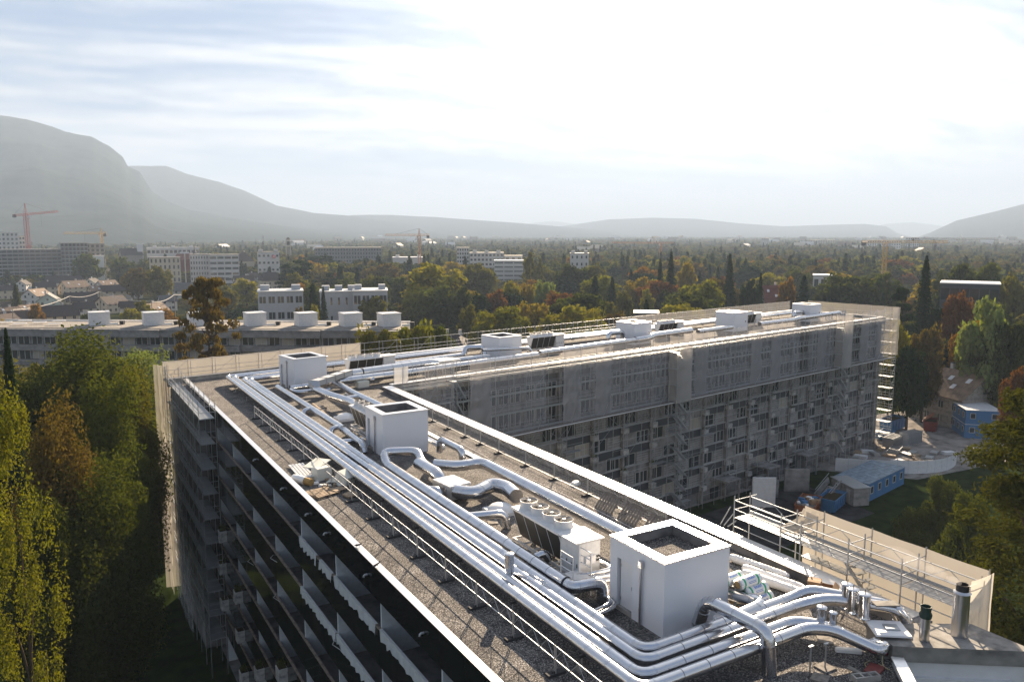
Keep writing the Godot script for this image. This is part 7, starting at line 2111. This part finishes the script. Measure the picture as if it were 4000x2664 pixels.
func carton(label: String, at: Vector3, turn: float, size: Vector3, open: bool, tape: bool) -> void:
	var o := thing("cardboard_box", label, "box", at, turn)
	var t := 0.012
	bx(o, "side", M.cardboard, Vector3(0, size.y / 2, size.z / 2), Vector3(size.x, size.y, t))
	bx(o, "side", M.cardboard, Vector3(0, size.y / 2, -size.z / 2), Vector3(size.x, size.y, t))
	bx(o, "side", M.cardboard, Vector3(size.x / 2, size.y / 2, 0), Vector3(t, size.y, size.z - t))
	bx(o, "side", M.cardboard, Vector3(-size.x / 2, size.y / 2, 0), Vector3(t, size.y, size.z - t))
	bx(o, "bottom", M.cardboard, Vector3(0, 0.01, 0), Vector3(size.x - t, t, size.z - t))
	if not open: bx(o, "lid", M.cardboard, Vector3(0, size.y + 0.004, 0), Vector3(size.x, t, size.z))
	else:
		part(o, "flap", unit_box(), M.cardboard, Transform3D(Basis(Vector3.RIGHT, 0.7) * Basis.from_scale(Vector3(size.x, t, 0.26)), Vector3(0, size.y + 0.08, size.z / 2 + 0.1)))
	if tape: bx(o, "dark_strap", M.dark_iron, Vector3(0.02, size.y / 2, 0), Vector3(0.06, size.y + 0.02, size.z + 0.02))
	else: bx(o, "paper_label", M.door_white, Vector3(0, size.y * 0.4, size.z / 2 + 0.008), Vector3(0.14, 0.18, 0.004))

func slab(called: String, label: String, cat: String, m: Material, at: Vector3, b: Basis, size: Vector3, ch := 0.015) -> Node3D:
	var o := thing(called, label, cat, at)
	o.basis = b
	part(o, "body", chamfered(size, ch), m)
	return o

func clutter() -> void:
	var Y := ROOF
	# rolls and boxes beside the courtyard parapet
	long_roll("long white membrane roll lying in front of the other two, plain side up", Vector3(25.75, Y + 0.2, -23.5), Vector3(26.35, Y + 0.2, -20.75), 0.2, "", 0.0)
	long_roll("long white membrane roll in the middle, printed with black letters", Vector3(26.2, Y + 0.19, -23.9), Vector3(26.78, Y + 0.19, -21.1), 0.19, "STRATEX", 0.9)
	long_roll("long white membrane roll against the parapet with a torn end", Vector3(26.55, Y + 0.2, -25.0), Vector3(27.1, Y + 0.2, -22.2), 0.2, "STRATEX", 0.5)
	carton("tall cardboard box with a dark strap leaning by the parapet", Vector3(26.75, Y, -20.55), 0.55, Vector3(0.5, 0.78, 0.5), false, true)
	carton("open cardboard box with a paper label beside the strapped one", Vector3(27.18, Y, -20.25), 0.5, Vector3(0.62, 0.5, 0.5), true, false)
	var rolls := [[23.35, 1.32, -21.05, "topmost insulation roll of the stack beside the glinting stair house"], [23.6, 0.95, -20.9, "insulation roll just below the topmost one of the stack"], [23.75, 0.58, -20.75, "insulation roll second from the bottom of the stack"], [23.92, 0.24, -20.62, "lowest insulation roll at the front of the stack"], [22.9, 1.3, -21.55, "insulation roll at the back of the stack touching the wall"], [23.7, 1.0, -21.4, "insulation roll behind the topmost one"], [23.3, 0.6, -21.3, "insulation roll hidden in the middle of the stack"], [23.5, 0.24, -21.1, "insulation roll at the base behind the front one"], [23.9, 0.6, -21.2, "insulation roll behind the second lowest one"]]
	for q in rolls: wool_roll(q[3], Vector3(q[0], Y + q[1], q[2]), 0.06)
	# felt corner: white panel with a hatch, brick upstand, small bits
	var o := thing("hatch_board", "white board with a grey hatch lying across the edge of the felt roof", "panel", Vector3(25.72, Y + 0.70, -16.5), -0.63)
	part(o, "board", chamfered(Vector3(1.25, 0.07, 1.15), 0.01), M.door_white)
	part(o, "hatch", chamfered(Vector3(0.5, 0.06, 0.42), 0.01), M.galvanised, Transform3D(Basis.IDENTITY, Vector3(0.1, 0.07, 0)))
	o = thing("brick_stub", "stub of red bricks with a grey cap at the corner of the felt roof", "masonry", Vector3(25.15, Y, -16.15), -0.6)
	for k in 4:
		for j in 2: bx(o, "brick", M.brick_red, Vector3(-0.13 + 0.25 * j + 0.06 * (k % 2), 0.16 + k * 0.1, 0), Vector3(0.235, 0.088, 0.3))
	bx(o, "footing", M.grey_concrete, Vector3(0, 0.05, 0), Vector3(0.56, 0.1, 0.4))
	part(o, "cap", chamfered(Vector3(0.46, 0.07, 0.4), 0.01), M.plate, Transform3D(Basis(Vector3.UP, 0.4), Vector3(0, 0.52, 0)))
	o = thing("concrete_block", "hollow concrete block lying on the gravel near the sloping coping", "block", Vector3(23.15, Y, -15.55), -0.35)
	bx(o, "shell", M.concrete, Vector3(0, 0.1, -0.13), Vector3(0.95, 0.2, 0.06)); bx(o, "shell", M.concrete, Vector3(0, 0.1, 0.13), Vector3(0.95, 0.2, 0.06))
	for k in 4: bx(o, "web", M.concrete, Vector3(-0.445 + k * 0.297, 0.1, 0), Vector3(0.06, 0.2, 0.2))
	slab("grey_board", "short grey board leaning on the hollow concrete block", "board", M.plate, Vector3(23.2, Y + 0.08, -15.9), Basis(Vector3.UP, 0.5) * Basis(Vector3.RIGHT, 0.3), Vector3(0.22, 0.05, 0.7))
	slab("steel_tray", "shallow dark tray beside the hollow concrete block", "tray", M.skip_red, Vector3(23.9, Y + 0.02, -15.75), Basis(Vector3.UP, 0.3), Vector3(0.7, 0.09, 0.5))
	for k in 2:
		var s := Shape.new()
		var pts := []
		for j in 16:
			var t := j / 15.0
			if k == 0: pts.append(Vector3(24.75 - 0.3 * t - 0.25 * sin(t * 3.0), Y + 0.5 - 0.48 * pow(t, 0.4), -16.0 + 0.5 * t))
			else: pts.append(Vector3(24.15 + 0.28 * cos(t * 5.0), Y + 0.03, -15.95 + 0.28 * sin(t * 5.0)))
		s.tube(pts, 0.014, 6)
		one("loose_cable", s.mesh(), M.cable, ["pale cable hanging from the pipe end to the gravel", "loop of pale cable lying on the gravel"][k], "cable")
	slab("foam_strip", "white pipe insulation offcut lying behind the bent pipes", "offcut", M.plastic_white, Vector3(24.2, Y + 0.02, -17.0), Basis(Vector3.UP, -0.7), Vector3(0.9, 0.16, 0.2), 0.05)
	slab("paper_scrap", "small white scrap on the felt roof beside the vent pipe", "scrap", M.door_white, Vector3(26.0, Y + 0.61, -15.9), Basis(Vector3.UP, 0.3), Vector3(0.1, 0.06, 0.26), 0.02)
	slab("felt_offcut", "grey felt offcut lying over the pipes beside the vent cans", "offcut", M.felt, Vector3(26.3, Y + 1.3, -17.05), Basis(Vector3.UP, -0.5), Vector3(0.9, 0.05, 0.42), 0.01)
	for k in 4:
		slab("paving_slab", "square grey paving slab under a pipe stand near the gable", "slab", M.plate, [Vector3(22.6, Y, -16.75), Vector3(21.9, Y, -16.4), Vector3(24.2, Y, -18.0), Vector3(19.5, Y, -34.9)][k], Basis(Vector3.UP, 0.4 * k), Vector3(0.55, 0.05, 0.55)).set_meta("group", "square paving slabs on the gravel")
	for k in 3:
		var st := thing("strut", ["slim galvanised strut under the bent pipes, beside the tall one", "slim galvanised strut standing under the vent cans", "slim post with a clamp on the gravel near the gable"][k], "strut", [Vector3(22.0, Y, -16.9), Vector3(22.6, Y + 0.05, -16.75), Vector3(21.7, Y, -14.9)][k])
		bar(st, "post", M.galvanised, Vector3.ZERO, Vector3(0, [0.9, 0.85, 0.8][k], 0), 0.03)
		bx(st, "clamp", M.galvanised, Vector3(0, [0.9, 0.85, 0.6][k], 0), Vector3(0.2, 0.05, 0.08))
	# tarpaulin pile, panels and pallet by the balcony edge
	for k in 5:
		slab("white_plank", "white metal plank in the leaning bundle at the balcony edge", "plank", M.white_metal, Vector3(13.0 + 0.17 * k, Y + 0.1 + 0.03 * k, -48.8 + 0.1 * k), Basis(Vector3.UP, -0.05) * Basis(Vector3.BACK, 0.1), Vector3(0.16, 0.05, 3.2), 0.01).set_meta("group", "white planks by the balcony edge")
	o = slab("white_crate", "white foam crate standing beside the plank bundle", "crate", M.polystyrene, Vector3(14.1, Y, -46.9), Basis(Vector3.UP, 0.2), Vector3(0.95, 0.75, 0.8), 0.04)
	part(o, "lid", chamfered(Vector3(1.5, 0.06, 1.1), 0.02), M.polystyrene, Transform3D(Basis(Vector3.UP, 0.5) * Basis(Vector3.BACK, 0.12), Vector3(0.1, 0.76, -0.7)))
	slab("foam_block", "big pale foam block tipped on its edge under the long pipes", "block", M.polystyrene, Vector3(15.0, Y + 0.12, -45.2), Basis(Vector3.UP, 0.5) * Basis(Vector3.RIGHT, 0.35), Vector3(0.75, 0.6, 0.95), 0.04)
	slab("foam_block", "thin pale foam sheet leaning on the tipped block", "sheet", M.polystyrene, Vector3(14.55, Y + 0.02, -45.3), Basis(Vector3.UP, 0.3) * Basis(Vector3.BACK, 0.8), Vector3(0.9, 0.06, 1.0), 0.01)
	slab("foam_block", "pale foam sheet lying flat beside the timber pallet", "sheet", M.timber, Vector3(14.2, Y + 0.12, -44.0), Basis(Vector3.UP, 0.3), Vector3(0.8, 0.05, 0.7), 0.01)
	slab("timber_block", "wooden board propped on a guard rail foot", "board", M.timber, Vector3(14.5, Y + 0.1, -42.7), Basis(Vector3.UP, 0.2) * Basis(Vector3.BACK, 0.15), Vector3(0.65, 0.1, 0.7), 0.01)
	var bag := thing("burst_sack", "burst white sack showing yellow foam at the balcony edge", "sack", Vector3(12.85, Y + 0.22, -46.3), 0.45)
	var s2 := Shape.new()
	s2.tube([Vector3(0, 0, -0.9), Vector3(0, 0.03, -0.4), Vector3(0.02, 0.0, 0.1)], 0.26, 12, true)
	part(bag, "sack", s2.mesh(), M.plastic_white)
	s2 = Shape.new()
	s2.tube([Vector3(0.02, 0.0, 0.08), Vector3(0.05, -0.02, 0.6)], 0.23, 10, true)
	part(bag, "foam", s2.mesh(), M.foam_yellow)
	pallet("timber pallet lying flat beside the balcony edge", Vector3(13.25, Y, -44.0), Basis(Vector3.UP, 0.30), 1.5, 1.5)
	for k in 3:
		pallet(["grey wooden pallet leaning on the mesh guard rail, nearest the chiller", "middle one of the grey wooden pallets leaning on the mesh guard rail", "grey wooden pallet leaning on the mesh rail, nearest the glinting stair house"][k], Vector3(25.95, Y + 0.3, -33.4 + 2.0 * k), Basis(Vector3.UP, 0.05) * Basis(Vector3.BACK, 0.85), 1.1, 1.5, M.grey_timber)
	for k in 14:
		slab("small_offcut", "small pale offcut among the rubble by the balcony edge", "offcut", [M.polystyrene, M.timber, M.plastic_white][k % 3], Vector3(13.3 + rng.randf() * 1.6, Y, -47.5 + rng.randf() * 3.0), Basis(Vector3.UP, rng.randf() * 6.0), Vector3(0.12 + rng.randf() * 0.2, 0.06 + rng.randf() * 0.1, 0.15 + rng.randf() * 0.25), 0.02).set_meta("group", "small offcuts by the balcony edge")
	# big stone block, long boards and a steel can between the wings
	slab("foam_cube", "pale rectangular block on the gravel under the thick ducts", "block", M.polystyrene, Vector3(26.6, Y, -73.9), Basis(Vector3.UP, 0.15), Vector3(1.2, 0.62, 0.75), 0.04)
	slab("long_board", "long wooden board lying on the gravel beside the parallel duct", "board", M.timber, Vector3(24.7, Y, -67.2), Basis(Vector3.UP, 0.35), Vector3(0.16, 0.06, 3.6), 0.01)
	slab("long_board", "wooden board leaning across the stack of rings", "board", M.timber, Vector3(19.5, Y + 0.35, -64.5), Basis(Vector3.UP, 0.1) * Basis(Vector3.RIGHT, 0.12), Vector3(0.2, 0.05, 3.4), 0.01)
	for k in 4:
		var rg := Shape.new()
		rg.lathe(Vector3(0, 0, 0), [Vector2(0.42, 0), Vector2(0.42, 0.42), Vector2(0.39, 0.42), Vector2(0.38, 0.05)], 22)
		one("duct_ring", rg.mesh(), M.cladding, "open silver duct ring standing on the gravel under the leaning board", "duct ring", "silver duct rings").position = Vector3(18.95 + 0.75 * (k % 2), Y, -65.5 + 0.8 * (k / 2))
	for k in 2:
		slab("plastic_heap", ["crumpled white plastic bag by the courtyard parapet", "crumpled plastic sheet on the gravel near the corner parapet"][k], "plastic", M.plastic_white, [Vector3(26.9, Y, -37.9), Vector3(24.3, Y, -71.0)][k], Basis(Vector3.UP, 0.4), Vector3(0.6 + 0.5 * k, 0.2, 0.45), 0.09)
	var wp := Shape.new()
	wp.tube([Vector3(27.2, Y + 0.05, -25.9), Vector3(27.2, Y + 0.28, -26.0), Vector3(27.25, Y + 0.34, -26.3)], 0.05, 10)
	one("white_pipe_stub", wp.mesh(), M.plastic_white, "bent white pipe stub against the parapet behind the glinting stair house", "pipe")
	for k in 3:
		var cb := Shape.new()
		var pts := []
		for j in 12: pts.append(Vector3([25.2, 24.9, 25.3][k] + 0.12 * sin(j * 1.1 + k), Y + 0.02, -57.0 + 36.0 * j / 11.0 if k < 2 else -74.0 + 14.0 * j / 11.0))
		cb.tube(pts, 0.012, 5)
		one("roof_cable", cb.mesh(), M.steel, ["outer of two thin steel cables stretched along the courtyard walkway", "inner of two thin steel cables stretched along the courtyard walkway", "thin cable on the gravel at the corner of the wings"][k], "cable")
	var gt := Shape.new()
	for k in 3: gt.box(Vector3(24.2 + k * 0.16, Y + 0.03, -57.0), Vector3(24.32 + k * 0.16, Y + 0.09, -38.0))
	one("cable_channel", gt.mesh(), M.galvanised, "flat metal cable channel on the gravel beside the second stair house", "cable channel")
	# pigeons on the coping
	for k in 2:
		var bd := thing("pigeon", ["pigeon perched on the balcony coping, wings folded", "pigeon on the balcony coping next to the first one, head up"][k], "bird", [Vector3(12.0, Y + 0.44, -34.3), Vector3(11.95, Y + 0.44, -31.8)][k], 0.7 + k)
		var bs := Shape.new()
		bs.tube([Vector3(0, 0.07, -0.17), Vector3(0, 0.09, -0.09), Vector3(0, 0.12, -0.02), Vector3(0, 0.14, 0.05), Vector3(0, 0.17, 0.09)], 0.055, 10, true, 0.03)
		bs.tube([Vector3(0, 0.15, 0.07), Vector3(0, 0.20, 0.10), Vector3(0, 0.215, 0.115), Vector3(0, 0.21, 0.15)], 0.032, 8, true, 0.006)
		bs.tube([Vector3(0, 0.08, -0.12), Vector3(0, 0.06, -0.27)], 0.035, 6, true, 0.012)
		for sx in [-0.02, 0.02]: bs.tube([Vector3(sx, 0.09, 0.0), Vector3(sx, 0.0, 0.01)], 0.006, 5)
		part(bd, "body", bs.mesh(), M.bird)
	# protective sheets, planters and awning arms on the balconies
	for q in [[-44.2, -40.9, 1], [-40.3, -38.2, 1], [-37.9, -32.0, 1], [-31.5, -25.3, 1], [-44.3, -37.9, 2], [-37.8, -31.6, 2]]:
		var top: float = Y - 2.40 - (q[2] - 1) * 3.1
		var sh := Shape.new()
		var n := 26
		var f := FastNoiseLite.new(); f.seed = int(q[0] * 10) + q[2]; f.frequency = 0.9
		var rows := []
		for k in n + 1:
			var z := lerpf(q[0], q[1], float(k) / n)
			var drop := 0.42 + 0.22 * f.get_noise_1d(z * 2.3)
			var wob := 0.05 * sin(z * 9.0) + 0.04 * f.get_noise_1d(z * 6.0)
			rows.append([Vector3(11.98, top + 0.075, z), Vector3(11.85, top + 0.08, z), Vector3(11.84 - wob * 0.5, top - drop * 0.5, z), Vector3(11.84 - wob, top - drop, z)])
		for k in n:
			for j in 3: sh.quad(rows[k][j], rows[k][j + 1], rows[k + 1][j + 1], rows[k + 1][j])
		one("dust_sheet", sh.mesh(), M.sheet, "white dust sheet hung over a balcony rail of the %s storey" % ["first", "second"][q[2] - 1], "sheet", "dust sheets on the %s storey's rails" % ["first", "second"][q[2] - 1])
	for q in [[-67.8, -12.6], [-61.6, -12.6], [-67.5, -15.7], [-61.5, -15.8], [-55.2, -15.8], [-60.8, -18.9], [-55.0, -18.9], [-48.9, -15.6], [-67.0, -9.5], [-48.6, -12.5], [-49.0, -18.9]]:
		var pl := thing("balcony_planter", "tall white planter box on a lower balcony rail", "planter", Vector3(11.62, Y + q[1] - 0.95, q[0]), 0, "white planters on the balconies")
		part(pl, "box", chamfered(Vector3(0.62, 0.95, 0.8), 0.02), M.planter)
		bx(pl, "soil", M.soil, Vector3(0, 0.952, 0), Vector3(0.5, 0.02, 0.68))
		if int(q[0] * 10) % 2 == 0: part(pl, "plant", leafy(7, 160, 0.4, 0.3), M.leaf_green, Transform3D(Basis.from_scale(Vector3(0.8, 0.9, 1)), Vector3(0, 1.15, 0)))
	for q in [[-50.6, -5.8], [-57.6, -8.6], [-50.2, -8.3], [-44.0, -11.4], [-38.0, -5.8]]:
		var aw := thing("awning_arm", "thin folded awning arm on a balcony front", "awning arm", Vector3(11.85, Y + q[1], q[0]), 0, "awning arms on the balconies")
		bar(aw, "arm", M.frame_white, Vector3(0, 0, 0), Vector3(-0.35, 0.12, 0.7), 0.022)
		bar(aw, "arm", M.frame_white, Vector3(-0.35, 0.12, 0.7), Vector3(-0.1, 0.05, 1.4), 0.018)
	# blue guard frames near the end of the far wing
	for k in 4:
		var gf := wing("blue_frame", "blue steel guard frame near the end of the far wing", "frame", 103.5 + 2.3 * k, ROOF, 12.8 - 1.4 * (k % 2), "blue guard frames")
		for x in [0.0, 1.1, 2.2]: bar(gf, "post", M.site_blue, Vector3(x, 0, 0), Vector3(x, 1.1, 0), 0.035)
		for h in [0.15, 0.6, 1.1]: bar(gf, "rail", M.site_blue, Vector3(0, h, 0), Vector3(2.2, h, 0), 0.03)
	# steam drifting from the tall flue
	for k in 4:
		var st := FogVolume.new()
		st.name = numbered("steam")
		st.shape = RenderingServer.FOG_VOLUME_SHAPE_ELLIPSOID
		st.size = Vector3(0.6 + 0.35 * k, 0.28 + 0.1 * k, 0.4 + 0.2 * k)
		var fm := FogMaterial.new()
		fm.albedo = Color(1, 1, 1); fm.density = [0.9, 0.6, 0.35, 0.22][k]
		st.material = fm
		add_child(st)
		st.position = Vector3(27.55 - 0.1 * k, ROOF + 2.62 + 0.10 * k, -15.3 - 0.62 * k)
		st.rotation.y = 1.4
		tag(st, "thin steam drifting from the tall steel flue", "steam")
		st.set_meta("kind", "stuff")
